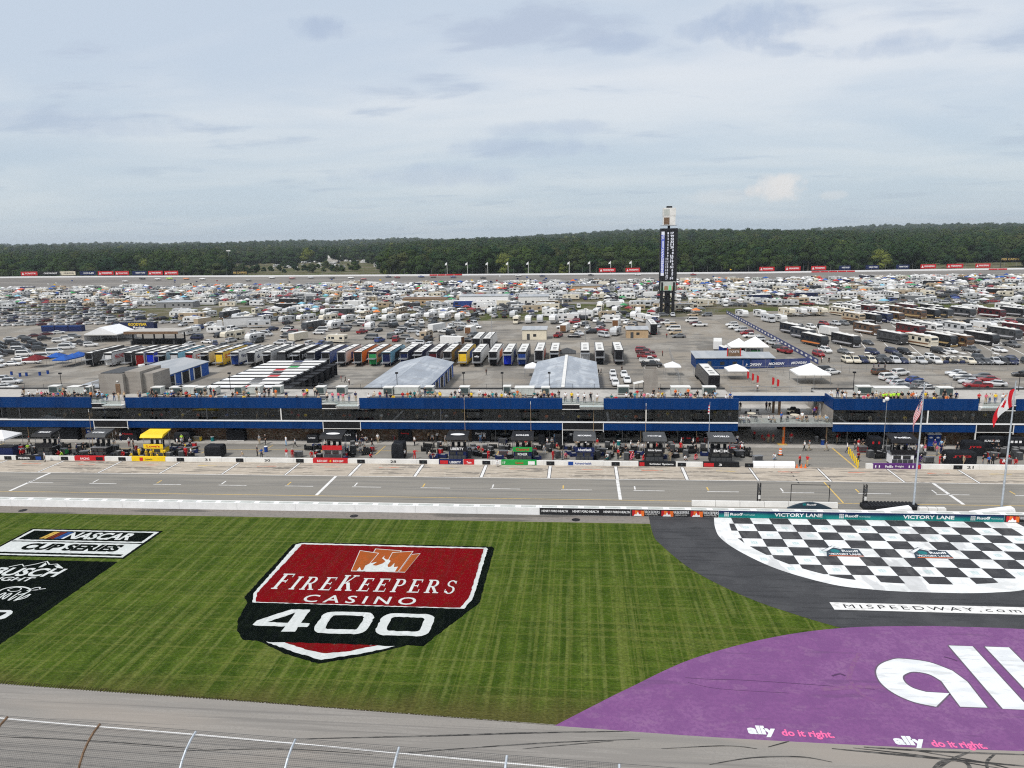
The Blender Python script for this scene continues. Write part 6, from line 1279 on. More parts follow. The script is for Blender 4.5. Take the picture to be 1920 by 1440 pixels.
def k_suv(): return carbody([(-2.35, .45, 1.0, .80), (-2.25, .32, 1.1, .92), (-1.4, .28, 1.12, .95), (1.0, .28, 1.1, .95), (2.0, .3, 1.02, .92), (2.3, .36, .88, .84), (2.38, .45, .75, .74)], (-2.28, 1.2, 1.08, -2.0, .35, 1.76, .86, .68)) + wheels((-1.4, 1.45), .86, .37) + lights(2.3, -2.3, .62, .74, .92)
def k_pickup():
    p = carbody([(-2.9, .5, 1.02, .88), (-2.8, .42, 1.06, .95), (-.9, .36, 1.06, .97), (1.2, .36, 1.08, .97), (2.5, .38, 1.05, .94), (2.8, .45, .95, .86), (2.88, .5, .85, .8)], (-.85, 1.35, 1.06, -.6, .55, 1.84, .88, .72))
    p.append(('cargo_bed', MB().box(-.78, .78, -2.78, -.95, 1.061, 1.075, 'black'))); p.append(('bed_rail', MB().box(-.95, -.82, -2.85, -.9, 1.06, 1.2, 'paint').box(.82, .95, -2.85, -.9, 1.06, 1.2, 'paint').box(-.82, .82, -2.9, -2.8, 1.06, 1.2, 'paint')))
    return p + wheels((-1.75, 1.85), .86, .4, .28) + lights(2.82, -2.88, .66, .78, .86)
def k_van(): return carbody([(-2.6, .4, 1.1, .88), (-2.5, .3, 1.15, .97), (1.2, .28, 1.15, .98), (2.2, .3, 1.05, .94), (2.55, .4, .8, .84)], (-2.55, 2.0, 1.13, -2.4, 1.0, 2.05, .93, .80)) + wheels((-1.6, 1.6), .88, .36) + lights(2.5, -2.55, .66, .7, .9)
def k_cart():
    b = MB().box(-.6, .6, -1.2, 1.15, .25, .55, 'paint').taper((-.6, .6, .55, 1.2, .55), (-.5, .5, .6, 1.0, .95), 'paint').box(-.55, .55, -.55, -.05, .55, .8, 'cream').box(-.55, .55, -.7, -.58, .8, 1.2, 'cream')
    p = [('body', b), ('roof', MB().box(-.62, .62, -1.0, .75, 1.9, 1.98, 'offwhite'))]
    for s in (-.55, .55): p.append(('roof_post', MB().cyl((s, .7, .9), (s, .45, 1.9), .03, n=5, m='black'))); p.append(('roof_post', MB().cyl((s, -.95, .55), (s, -.9, 1.9), .03, n=5, m='black')))
    return p + wheels((-.85, .85), .55, .23, .2)
def k_trailer(L=7.6, H=2.95):
    h = L/2; prof = [(-h, .55), (-h, H-.15), (-h+.2, H), (h-.9, H), (h-.25, H-.55), (h-.05, 1.5), (h-.3, .55)]
    p = [('body', MB().prof(prof, -1.22, 1.22, 'paint')), ('roof_unit', MB().taper((-.35, .35, -.6, .4, H), (-.28, .28, -.45, .2, H+.3), 'offwhite'))]
    for s in (-1, 1):
        for a, b in ((-h+.7, -h+1.9), (.3, 1.5), (h-1.9, h-1.1)): p.append(('window', MB().box(s*1.225-.012, s*1.225+.012, a, b, 1.45, 2.2, 'cglass')))
        p.append(('stripe', MB().box(s*1.224-.01, s*1.224+.01, -h+.1, h-.5, 1.0, 1.16, 'tan' if L > 8 else 'midgrey')))
    p.append(('door', MB().box(1.21, 1.24, -.9, -.2, .7, 2.55, 'offwhite'))); p.append(('rear_window', MB().box(-.6, .6, -h-.02, -h+.01, 1.5, 2.2, 'cglass'))); p.append(('awning', MB().cyl((1.3, -h+1, H-.15), (1.3, h-1.3, H-.15), .08, n=6, m='darkgrey')))
    p.append(('hitch', MB().pipe([(-.8, h-.3, .5), (0, h+1.0, .5)], .05, 4, 'black').pipe([(.8, h-.3, .5), (0, h+1.0, .5)], .05, 4, 'black')))
    return p + wheels((-.7, .15), 1.05, .34)
def k_fifth():
    h = 5.0; prof = [(-h, .65), (-h, 3.5), (h-.8, 3.55), (h-.1, 3.0), (h, 1.9), (h-2.4, 1.8), (h-2.5, .65)]
    p = [('body', MB().prof(prof, -1.22, 1.22, 'paint')), ('roof_unit', MB().taper((-.35, .35, -1.5, -.5, 3.5), (-.28, .28, -1.3, -.7, 3.85), 'offwhite')), ('roof_unit', MB().taper((-.35, .35, 2, 3, 3.5), (-.28, .28, 2.2, 2.8, 3.85), 'offwhite')), ('slide_out', MB().box(-1.75, -1.23, -3.0, .4, .9, 3.0, 'paint'))]
    for s in (-1, 1):
        for a, b in ((-4.3, -3.3), (1.0, 2.0), (3.0, 3.9)): p.append(('window', MB().box(s*1.225-.012, s*1.225+.012, a, b, 1.95, 2.75, 'cglass')))
        p.append(('stripe', MB().box(s*1.224-.01, s*1.224+.01, -h+.1, h-.2, 1.55, 1.75, 'tan')))
    p += [('window', MB().box(-1.77, -1.74, -2.4, -.3, 1.8, 2.6, 'cglass')), ('rear_window', MB().box(-.75, .75, -h-.02, -h+.01, 1.7, 2.6, 'cglass')), ('door', MB().box(1.21, 1.24, -.6, .1, .8, 2.8, 'offwhite')), ('landing_leg', MB().box(-.9, -.8, h-2.9, h-2.8, 0, .7, 'black').box(.8, .9, h-2.9, h-2.8, 0, .7, 'black'))]
    return p + wheels((-1.6, -.7), 1.05, .36)
def k_coach():
    h = 6.0; prof = [(-h, .5), (-h, 3.45), (-h+.15, 3.6), (h-.9, 3.6), (h-.25, 3.3), (h, 2.0), (h, .6), (h-.1, .45)]
    p = [('body', MB().prof(prof, -1.27, 1.27, 'paint')), ('roof', MB().box(-1.1, 1.1, -h+.25, h-1.0, 3.601, 3.66, 'offwhite')), ('windscreen', MB().add([(-1.12, h+.015, 1.75), (1.12, h+.015, 1.75), (1.08, h-.2, 3.2), (-1.08, h-.2, 3.2)], [(0, 1, 2, 3)], 'cglass'))]
    for y in (-3.6, .2, 3.2): p.append(('roof_unit', MB().taper((-.4, .4, y-.6, y+.6, 3.66), (-.3, .3, y-.4, y+.4, 3.98), 'offwhite' if y else 'black')))
    for s in (-1, 1):
        for a, b in ((-5.2, -4.2), (-2.6, -1.4), (.2, 1.6), (3.4, 5.0)): p.append(('window', MB().box(s*1.275-.012, s*1.275+.012, a, b, 1.9, 2.85, 'cglass')))
        p.append(('swoosh', MB().add([(s*1.282, -h+.2, .7), (s*1.282, h-1.5, 1.05), (s*1.282, h-.6, 1.5), (s*1.282, -h+1.5, 1.25)], [(0, 1, 2, 3)], 'cloth2')))
        p.append(('headlight', MB().box(s*.95-.2, s*.95+.2, h-.01, h+.04, .8, 1.05, 'headlamp'))); p.append(('mirror', MB().box(s*1.5-.1, s*1.5+.1, h-.35, h-.2, 1.9, 2.5, 'black')))
    p += [('slide_out', MB().box(-1.75, -1.28, -2.8, 1.9, .9, 3.3, 'paint')), ('rear_window', MB().box(-.8, .8, -h-.02, -h+.01, 2.2, 3.0, 'cglass')), ('bumper', MB().box(-1.2, 1.2, h-.05, h+.06, .35, .68, 'cloth2')), ('awning', MB().cyl((1.34, -4.5, 3.3), (1.34, 3, 3.3), .09, n=6, m='black'))]
    return p + wheels((-3.9, -2.9, 4.0), 1.1, .5, .3)
def k_classc():
    p = [('body', MB().prof([(-3.9, .55), (-3.9, 3.1), (2.0, 3.2), (3.3, 3.0), (3.45, 2.3), (2.0, 2.05), (1.95, .55)], -1.18, 1.18, 'paint')), ('cab', MB().prof([(1.96, .5), (1.96, 2.04), (2.4, 2.05), (3.0, 1.4), (3.9, 1.2), (4.0, .5)], -.98, .98, 'paint')), ('windscreen', MB().add([(-.85, 3.0, 1.44), (.85, 3.0, 1.44), (.8, 2.46, 2.03), (-.8, 2.46, 2.03)], [(0, 1, 2, 3)], 'cglass')), ('roof_unit', MB().taper((-.35, .35, -1.5, -.5, 3.15), (-.28, .28, -1.3, -.7, 3.45), 'offwhite'))]
    for s in (-1, 1):
        for a, b in ((-3.3, -2.2), (-1.0, .2), (2.2, 3.0)): p.append(('window', MB().box(s*1.185-.012, s*1.185+.012, a, b, 1.7, 2.4, 'cglass') if a < 2 else MB().box(s*.99-.012, s*.99+.012, 2.1, 2.65, 1.35, 1.9, 'cglass')))
        p.append(('stripe', MB().box(s*1.184-.01, s*1.184+.01, -3.8, 1.9, 1.05, 1.3, 'cloth2')))
    p.append(('rear_window', MB().box(-.6, .6, -3.92, -3.89, 1.6, 2.3, 'cglass')))
    return p + wheels((-2.2, 2.95), .98, .38)
def k_cargo():
    p = [('body', MB().box(-1.25, 1.25, -4.0, 4.0, .6, 3.0, 'paint')), ('roof', MB().box(-1.2, 1.2, -3.95, 3.95, 3.001, 3.06, 'offwhite')), ('rear_door', MB().box(-1.1, 1.1, -4.03, -3.99, .65, 2.9, 'cloth2')), ('hitch', MB().pipe([(-.8, 4, .5), (0, 5.2, .5)], .05, 4, 'black').pipe([(.8, 4, .5), (0, 5.2, .5)], .05, 4, 'black')), ('side_door', MB().box(1.24, 1.27, 2.0, 2.8, .7, 2.6, 'offwhite'))]
    return p + wheels((-.8, .1), 1.08, .36)
def k_semi(trailer_only=False):
    """race transporter: long trailer with its rear at y = 0 and tractor far away at +Y"""
    p = [('trailer_body', MB().box(-1.3, 1.3, 0, 15.6, 1.0, 4.05, 'paint')), ('trailer_skirt', MB().box(-1.25, 1.25, .3, 11.5, .45, .999, 'cloth2')), ('roof', MB().box(-1.22, 1.22, .1, 15.5, 4.051, 4.1, 'offwhite')), ('rear_door', MB().box(-1.2, 1.2, -.06, -.001, .5, 3.4, 'cloth2')), ('rear_header', MB().box(-1.25, 1.25, -.08, -.061+.059, 3.42, 4.0, 'black'))]
    for s in (-1, 1): p.append(('roof_rail', MB().box(s*1.22-.06, s*1.22+.06, .1, 15.5, 4.101, 4.28, 'darkgrey'))); p.append(('tail_light', MB().box(s*1.1-.1, s*1.1+.1, -.09, -.061, .6, .8, 'taillamp')))
    for y in (2.2, 5.0, 9.5): p.append(('roof_hatch', MB().box(-.5, .5, y, y+.9, 4.101, 4.2, 'midgrey')))
    p += wheels((2.3, 3.5), 1.1, .5, .3)
    p += [('tractor_cab', MB().prof([(16.2, .6), (16.2, 3.6), (18.0, 3.5), (18.6, 2.5), (20.2, 1.9), (20.5, .6)], -1.2, 1.2, 'paint')), ('windscreen', MB().add([(-1.0, 18.62, 2.5), (1.0, 18.62, 2.5), (1.0, 18.12, 3.3), (-1.0, 18.12, 3.3)], [(0, 1, 2, 3)], 'cglass'))] + [('wheel', w) for _, w in wheels((16.6, 17.7, 19.7), 1.05, .5, .3)]
    return p
def k_stock(): return carbody([(-2.4, .35, .95, .86), (-2.2, .15, 1.0, .95), (-1.0, .13, .98, .98), (.8, .13, .92, .98), (1.8, .13, .82, .95), (2.4, .16, .6, .88)], (-1.7, .9, .92, -.9, .1, 1.3, .78, .62)) + [('spoiler', MB().box(-.85, .85, -2.42, -2.36, .96, 1.16, 'black'))] + wheels((-1.35, 1.4), .86, .34, .28)
def k_canopy():
    a, h = 1.7, 2.3
    p = [('roof', MB().add([(-a, -a, h), (a, -a, h), (a, a, h), (-a, a, h), (0, 0, h+.8)], [(0, 1, 4), (1, 2, 4), (2, 3, 4), (3, 0, 4)], 'paint').add([(-a, -a, h-.25), (a, -a, h-.25), (a, a, h-.25), (-a, a, h-.25), (-a, -a, h), (a, -a, h), (a, a, h), (-a, a, h)], [(0, 1, 5, 4), (1, 2, 6, 5), (2, 3, 7, 6), (3, 0, 4, 7)], 'paint'))]
    for sx in (-a, a):
        for sy in (-a, a): p.append(('leg', MB().cyl((sx, sy, 0), (sx, sy, h-.1), .04, n=4, m='steel')))
    return p
KIND = {'sedan': (k_sedan, 'sedan', 'car', (.95, 2.45)), 'suv': (k_suv, 'sport_utility_car', 'car', (.98, 2.45)), 'pickup': (k_pickup, 'pickup_truck', 'pickup', (1.0, 2.95)), 'van': (k_van, 'van', 'van', (1.0, 2.65)), 'cart': (k_cart, 'golf_cart', 'golf cart', (.7, 1.3)),
        'trailer': (k_trailer, 'travel_trailer', 'trailer', (1.35, 4.4)), 'bigtrailer': (lambda: k_trailer(9.6, 3.15), 'long_travel_trailer', 'trailer', (1.35, 5.4)), 'fifth': (k_fifth, 'fifth_wheel_trailer', 'trailer', (1.6, 5.1)), 'coach': (k_coach, 'motor_coach', 'motorhome', (1.75, 6.15)), 'classc': (k_classc, 'cab_over_motorhome', 'motorhome', (1.25, 4.1)),
        'cargo': (k_cargo, 'cargo_trailer', 'trailer', (1.3, 4.6)), 'semi': (k_semi, 'race_transporter', 'transporter', (1.3, 10.3)), 'stock': (k_stock, 'stock_car', 'race car', (1.0, 2.45)), 'popup': (k_canopy, 'pop_up_canopy', 'canopy', (1.75, 1.75))}
PARTS, WHOLE, WMB = {}, {}, {}
for k, (fn, nm, cat, ft) in KIND.items():
    ps = fn(); PARTS[k] = [(n, m.mesh(n)) for n, m in ps]; w = MB()
    for n, m in ps: w.merge(m)
    WMB[k] = w; WHOLE[k] = w.mesh(nm)
VC = {'white': (.66, .66, .65), 'silver': (.48, .49, .50), 'black': (.014, .014, .016), 'grey': (.13, .135, .14), 'red': (.24, .014, .018), 'blue': (.02, .05, .20), 'navy': (.012, .018, .06), 'dark green': (.02, .05, .03), 'brown': (.10, .055, .03), 'cream': (.62, .57, .46), 'tan': (.40, .32, .22), 'yellow': (.75, .48, .03), 'orange': (.68, .20, .03), 'maroon': (.075, .012, .015), 'light blue': (.20, .48, .62), 'lime': (.50, .75, .05), 'dark grey': (.05, .052, .056), 'green': (.03, .25, .08), 'bright blue': (.01, .03, .42)}
CARMIX = ['white']*7+['silver']*5+['black']*5+['grey']*5+['dark grey']*3+['red']*2+['blue', 'navy', 'maroon', 'tan']
TAKEN = []
def free(x, y, rz, k, pad=.15, sc=1.0):
    hw, hl = KIND[k][3]; hw = hw*sc+pad; hl = hl*sc+pad; c, s = math.cos(rz), math.sin(rz); rr = math.hypot(hw, hl)
    me = (x, y, c, s, hw, hl, rr)
    key = (int(x//14), int(y//14))
    for i in range(-2, 3):
        for j in range(-2, 3):
            for o in GRID.get((key[0]+i, key[1]+j), ()):
                if (o[0]-x)**2+(o[1]-y)**2 > (rr+o[6])**2: continue
                if overlap(me, o): return None
    return me
GRID = {}
def overlap(a, b):
    dx, dy = b[0]-a[0], b[1]-a[1]
    for (c, s) in ((a[2], a[3]), (-a[3], a[2]), (b[2], b[3]), (-b[3], b[2])):
        d = abs(dx*c+dy*s); ra = a[4]*abs(a[2]*c+a[3]*s)+a[5]*abs(-a[3]*c+a[2]*s); rb = b[4]*abs(b[2]*c+b[3]*s)+b[5]*abs(-b[3]*c+b[2]*s)
        if d > ra+rb: return False
    return True
def reserve(me): GRID.setdefault((int(me[0]//14), int(me[1]//14)), []).append(me)
def block(x0, x1, y0, y1):
    """keep an area free of scattered vehicles"""
    n = max(1, int((x1-x0)//10)); m = max(1, int((y1-y0)//10)); w, h = (x1-x0)/n, (y1-y0)/m
    for i in range(n):
        for j in range(m): reserve((x0+w*(i+.5), y0+h*(j+.5), 1, 0, w/2, h/2, math.hypot(w, h)/2))
def put(k, x, y, rz, colour, label, group=None, detail=True, c2=None, z=0.012, force=False, pad=.15):
    yy = (x, y)
    if k == 'semi':
        c, s = math.cos(rz), math.sin(rz); me = (x-s*10.2, y+c*10.2, c, s, 1.4, 10.4, 10.6)
    else: me = free(x, y, rz, k, pad) if not force else (x, y, math.cos(rz), math.sin(rz), *KIND[k][3], math.hypot(*KIND[k][3]))
    if me is None: return None
    reserve(me)
    nm, cat = KIND[k][1], KIND[k][2]; col = VC[colour] if isinstance(colour, str) else colour; c2 = [float(v) for v in (c2 or (.5, .5, .5))]
    if detail:
        t = thing(nm, label, cat, (x, y, z), rz, group)
        for n, m in PARTS[k]:
            o = obj(n, m, t, color=col); o['c2'] = c2
    else:
        t = tag(obj(nm, WHOLE[k], None, (x, y, z), rz, col), label, cat, group); t['c2'] = c2
    return t
NAMES = {'sedan': 'sedan', 'suv': 'sport utility car', 'pickup': 'pickup truck', 'van': 'van', 'cart': 'golf cart', 'trailer': 'travel trailer', 'bigtrailer': 'long travel trailer', 'fifth': 'fifth wheel trailer', 'coach': 'motor coach', 'classc': 'cab over motorhome', 'cargo': 'cargo trailer', 'popup': 'pop up canopy'}
def cars(spots, where, group, rz, kinds=('sedan', 'suv', 'suv', 'pickup'), mix=None, detail=True, jit=.08):
    for x, y in spots:
        k = rnd.choice(kinds); c = rnd.choice(mix or CARMIX)
        put(k, x+rnd.uniform(-.2, .2), y+rnd.uniform(-.3, .3), rz+rnd.uniform(-jit, jit), c, c + ' ' + NAMES[k] + ' ' + where, group, detail)
def row(px0, py0, px1, py1, n):
    a, b = at(px0, py0), at(px1, py1); return [(a[0]+(b[0]-a[0])*i/(n-1), a[1]+(b[1]-a[1])*i/(n-1)) for i in range(n)]

# ------------------------------------------------------------------ garages
def garage(x0, x1, y0, y1, ez, rz_, roof, label, doors, wallm='bluewall', cap=True):
    t = thing('garage', label, 'building', (x0, y0, 0)); w, d = x1-x0, y1-y0; cx = w/2
    obj('wall', MB().box(.3, w-.3, .3, d-.3, 0, ez-.002, wallm), t)
    obj('gable', MB().add([(.3, .3, ez), (w-.3, .3, ez), (cx, .3, rz_-.1), (.3, .5, ez), (w-.3, .5, ez), (cx, .5, rz_-.1)], [(0, 1, 2), (5, 4, 3), (0, 3, 4, 1), (1, 4, 5, 2), (2, 5, 3, 0)], wallm), t)
    n = 14
    for s in (0, 1):
        for k in range(n):
            a, b = d*k/n+.01, d*(k+1)/n-.01; xe, xc = (0, cx-.02) if s == 0 else (w, cx+.02)
            obj('roof_panel', MB().add([(xe, a, ez), (xc, a, rz_), (xc, b, rz_), (xe, b, ez), (xe, a, ez-.12), (xc, a, rz_-.12), (xc, b, rz_-.12), (xe, b, ez-.12)], [(0, 1, 2, 3), (7, 6, 5, 4), (0, 4, 5, 1), (1, 5, 6, 2), (2, 6, 7, 3), (3, 7, 4, 0)], roof), t)
    if cap: obj('ridge_cap', MB().box(cx-.35, cx+.35, 0, d, rz_+.01, rz_+.12, 'offwhite'), t)
    for y in doors:
        obj('garage_door', MB().box(w-.3, w-.26, y, y+3.2, 0.02, 2.9, 'black'), t); obj('door_frame', MB().box(w-.3, w-.2, y-.5, y-.02, 0.02, 3.1, 'offwhite').box(w-.3, w-.2, y+3.22, y+3.7, 0.02, 3.1, 'offwhite'), t)  # black panel stands in for the shade inside the open doors
    block(x0-1, x1+1, y0, y1)
    return t
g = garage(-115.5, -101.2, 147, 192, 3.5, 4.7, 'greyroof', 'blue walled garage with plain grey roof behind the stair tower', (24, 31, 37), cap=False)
obj('roof_vent', MB().cyl((4, 30, 4.2), (4, 30, 5.2), .8, n=12, m='offwhite'), g)
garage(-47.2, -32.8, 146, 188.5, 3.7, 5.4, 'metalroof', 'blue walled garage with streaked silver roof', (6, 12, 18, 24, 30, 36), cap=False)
garage(-11.2, 4.0, 146.5, 188.5, 3.7, 5.4, 'metalroof', 'blue gabled garage with silver roof and white ridge strip', ())

# ------------------------------------------------------------------ transporters
haul = [(160, 'black', 'black', ''), (196, 'white', 'white', 'FEATHERLITE'), (232, 'black', 'black', ''), (257, 'white', 'dark red', ''), (275, 'bright blue', 'bright blue', ''), (296, 'silver', 'black', ''), (321, 'light blue', 'silver', ''), (349, 'white', 'red', 'TOYOTA'), (376, 'cream', 'black', ''), (403, 'yellow', 'yellow', 'SHELL'), (432, 'white', 'blue', 'Wurth'), (464, 'white', 'black', '6'), (492, 'white', 'black', ''), (520, 'black', 'dark grey', 'ROCKWELL'), (549, 'black', 'black', 'FAST'), (577, 'black', 'dark grey', ''), (604, 'blue', 'black', ''), (633, 'white', 'black', '')]
haul += [(663, 'orange', 'black', ''), (691, 'orange', 'green', "M&M'S"), (718, 'light blue', 'navy', ''), (750, 'navy', 'navy', ''), (777, 'navy', 'black', ''), (804, 'navy', 'maroon', ''), (831, 'brown', 'black', ''), (860, 'yellow', 'yellow', ''), (887, 'white', 'black', 'ally'), (917, 'white', 'black', ''), (944, 'white', 'bright blue', ''), (971, 'grey', 'blue', ''), (1002, 'white', 'black', ''), (1031, 'cream', 'black', ''), (1089, 'white', 'silver', ''), (1117, 'silver', 'black', ''), (1153, 'black', 'black', '')]
for i, (px, c, rc, tx) in enumerate(haul):
    x = xw(px+8, 204, .5); y = 204+(1.5 if px > 980 else 0)+rnd.uniform(-.6, .6)
    side = 'left' if False else ''
    lab = c + ' transporter with ' + rc.replace('dark red', 'deep red') + ' rear'
    lab += {'FEATHERLITE': ' and red lettered side', 'TOYOTA': ' and red sign', 'SHELL': ' and red lettered side', 'Wurth': ' and blue lettered side', '6': ' and number 6', 'ROCKWELL': ' and pale lettered side', 'FAST': ' and FAST on its side', "M&M'S": ' and green upper door', 'ally': ' and ally on its door'}.get(tx, '')
    nxt = haul[i-1][1] if i else 'tent'
    lab += ' between the ' + nxt + ' and ' + (haul[i+1][1] if i+1 < len(haul) else 'open yard') + ' ones'
    t = put('semi', x, y, 0, c, lab, 'transporters in the long row', True, VC.get(rc, (.16, .01, .01)) if rc != 'dark red' else (.16, .01, .01))
    if rnd.random() < .75:      # lowered or half raised lift gate
        zz = rnd.choice((1.2, 2.2, 3.3)); obj('lift_gate', MB().box(-1.2, 1.2, -2.3, -.1, zz, zz+.14, 'steel'), t)
        for s in (-1.1, 1.1): obj('gate_post', MB().box(s-.06, s+.06, -.2, -.09, .3, 3.6, 'steel'), t)
    if tx == 'ally': lettering('ally', -.7, -.1, 2.4, 1.4, .6, 'white', t, bold=.04)
    elif tx:
        o = obj('lettering', text_mesh(tx, min(7, .9*len(tx)+1), 1.2, 'white' if c in ('black', 'navy', 'blue') else ('red' if tx in ('FEATHERLITE', 'SHELL', 'TOYOTA') else 'navy'), bold=.03), t, (1.32, 1.2, 2.1)); o.rotation_euler = (R(90), 0, R(90))
    else:
        obj('side_graphic', MB().add([(1.306, 2+rnd.random()*3, 1.2), (1.306, 13, 1.2), (1.306, 10+rnd.random()*4, 3.4), (1.306, 5, 3.2)], [(0, 1, 2, 3)], rnd.choice(('red', 'navy', 'white', 'orange', 'black', 'blue'))), t)
sidec = ['white', 'silver', 'white', 'silver', 'white', 'white', 'silver', 'white', 'silver']
marks = ['red', 'midgrey', 'darkgrey', 'red', 'black', 'red', 'green', 'midgrey', 'navy']
for k in range(9):
    y = 153+4.15*k; t = put('semi', -66.5, y, R(90), 'black' if k % 3 else 'dark grey', ['black side parked transporter with %s patch on its pale roof' % marks[k].replace('midgrey', 'grey').replace('darkgrey', 'dark grey'), ''][0] + ', number %s from the silver garage' % ('one two three four five six seven eight nine'.split()[k]) if False else 'black side parked transporter with ' + ['red roof patch nearest the pit building', 'grey roof patch second from the pit building', 'dark roof patch third from the pit building', 'red roof patch fourth from the pit building', 'black roof patch fifth from the pit building', 'red roof patch sixth from the pit building', 'green roof patch seventh from the pit building', 'grey roof patch eighth from the pit building', 'navy roof patch nearest the transporter row'][k], None, True, (.03, .03, .035))
    obj('roof_sheet', MB().box(-1.28, 1.28, .1, 15.4, 4.3, 4.34, 'white' if k % 2 == 0 else 'offwhite'), t); obj('roof_patch', MB().box(-1.1, 1.1, 4+k % 3, 6.5+k % 3, 4.345, 4.36, marks[k]), t)
    obj('lift_gate', MB().box(-1.25, 1.25, -2.6, -.1, 3.3, 3.45, 'black'), t); obj('gate_side', MB().box(-1.25, -1.15, -2.6, -.1, .4, 3.29, 'black').box(1.15, 1.25, -2.6, -.1, .4, 3.29, 'black'), t)
def truck_side(px, py, c, c2, label, rz=R(90), text=None):
    x, y = at(px, py); t = put('semi', x, y, rz, c, label, None, True, c2); return t
x, y = at(293, 622); t = put('semi', x, y, R(90), 'navy', 'navy transporter reading GOODYEAR Racing in yellow and white', None, True, VC['navy'])
for s, z, w, h, m in (('GOODYEAR', 2.7, 8, 1.1, 'yellow'), ('Racing', 1.3, 5, 1.1, 'white')):
    o = obj('lettering', text_mesh(s, w, h, m, bold=.03), t, (-1.32, 11 if s[0] == 'G' else 9, z)); o.rotation_euler = (R(90), 0, R(-90))
x, y = at(1338, 737); put('semi', x, y, 0, 'dark grey', 'dark transporter with yellow side panel and white roof near the pit building', None, True, VC['black'])
x, y = at(1345, 655); put('cargo', x, y, R(170), 'white', 'white cargo trailer beside portable toilets', None, True)
x, y = at(455, 612); put('semi', x+9, y, R(120), 'white', 'white semi truck with white trailer among the campers', None, True, VC['silver'])
for px, py, c, lb in ((905, 665, 'silver', 'silver transporter behind the row with dark rear'), (918, 672, 'white', 'white transporter behind the row beside the silver one')):
    x, y = at(px, py-20); put('semi', x, 232, 0, c, lb, None, True, VC['black'])
x, y = at(1228, 632); put('semi', x, 268, 0, 'white', 'white trailered transporter with black open rear by the tan hut', None, True, VC['black'])

# ------------------------------------------------------------------ huts, tents, gas canopy, towers of the paddock
def hut(px, py, w, d, h, wm, rm, label, slope=.25, name='hut'):
    x, y = at(px, py); t = thing(name, label, 'building', (x, y, 0))
    obj('wall', MB().box(-w/2, w/2, 0, d, 0, h, wm), t); obj('roof', MB().add([(-w/2-.25, -.25, h+.01), (w/2+.25, -.25, h+.01), (w/2+.25, d+.25, h+slope*2), (-w/2-.25, d+.25, h+slope*2), (-w/2-.25, -.25, h+.18), (w/2+.25, -.25, h+.18), (w/2+.25, d+.25, h+slope*2+.17), (-w/2-.25, d+.25, h+slope*2+.17)], [(3, 2, 1, 0), (4, 5, 6, 7), (0, 1, 5, 4), (1, 2, 6, 5), (2, 3, 7, 6), (3, 0, 4, 7)], rm), t)
    obj('door', MB().box(-w*.25-.5, -w*.25+.5, -.05, -.001, .05, 2.1, 'darkgrey'), t)
    for k in range(max(1, int(w/5))): obj('window', MB().box(-w*.05+k*3.2, -w*.05+k*3.2+1.1, -.05, -.001, 1.1, 2.0, 'cglass'), t)
    block(x-w/2-.5, x+w/2+.5, y-.5, y+d+.5)
    return t
hut(1195, 634, 7.5, 6, 2.9, 'tan', 'greyroof', 'tan hut with grey roof beside the open black trailer')
hut(1002, 637, 8.5, 6.5, 3.4, 'cream', 'greyroof', 'beige block hut with dark roof behind the transporters')
hut(1355, 692, 14, 9, 2.9, 'blueband', 'greyroof', 'long blue hut with pale grey roof beside white tents')
hut(1408, 690, 12, 7, 2.6, 'blueband', 'greyroof', 'low blue annex joined to the long blue hut')
hut(907, 570, 27, 9, 4.2, 'white', 'greyroof', 'long white metal shed in the campground')
hut(1000, 571, 16, 9, 4.2, 'offwhite', 'greyroof', 'shorter pale metal shed in the campground')
hut(795, 572, 24, 8, 3.2, 'tan', 'rust', 'long tan block shower house in the campground')
hut(1102, 546, 19, 8, 3.4, 'tan', 'midgrey', 'tan block shower house beyond the white sheds')
hut(1345, 706, 4.5, 6, 2.8, 'blueband', 'greyroof', 'small blue kiosk with dark roof near the red banners') if False else None
hut(327, 577, 22, 8, 3.0, 'midgrey', 'greyroof', 'low grey shelter with dark openings in the campground')
x, y = at(285, 648); t = thing('fuel_canopy', 'flat brown fuel canopy on dark posts beside the white tent', 'canopy', (x, y, 0)); obj('roof', MB().box(-10, 10, 0, 10, 4.2, 5.0, 'concrete'), t); obj('fascia', MB().box(-10.1, 10.1, -.1, -.002, 4.1, 5.02, 'rust'), t)
for sx in (-8, 0, 8):
    for sy in (2, 8): obj('post', MB().box(sx-.2, sx+.2, sy-.2, sy+.2, 0, 4.2, 'black'), t); obj('fuel_pump', MB().box(sx-1.0, sx-.4, sy-.3, sy+.3, 0, 1.6, 'darkgrey'), t)
obj('stored_rack', MB().box(-9, 9, 4, 6, 0, 1.8, 'black'), t); block(x-11, x+11, y-1, y+11)
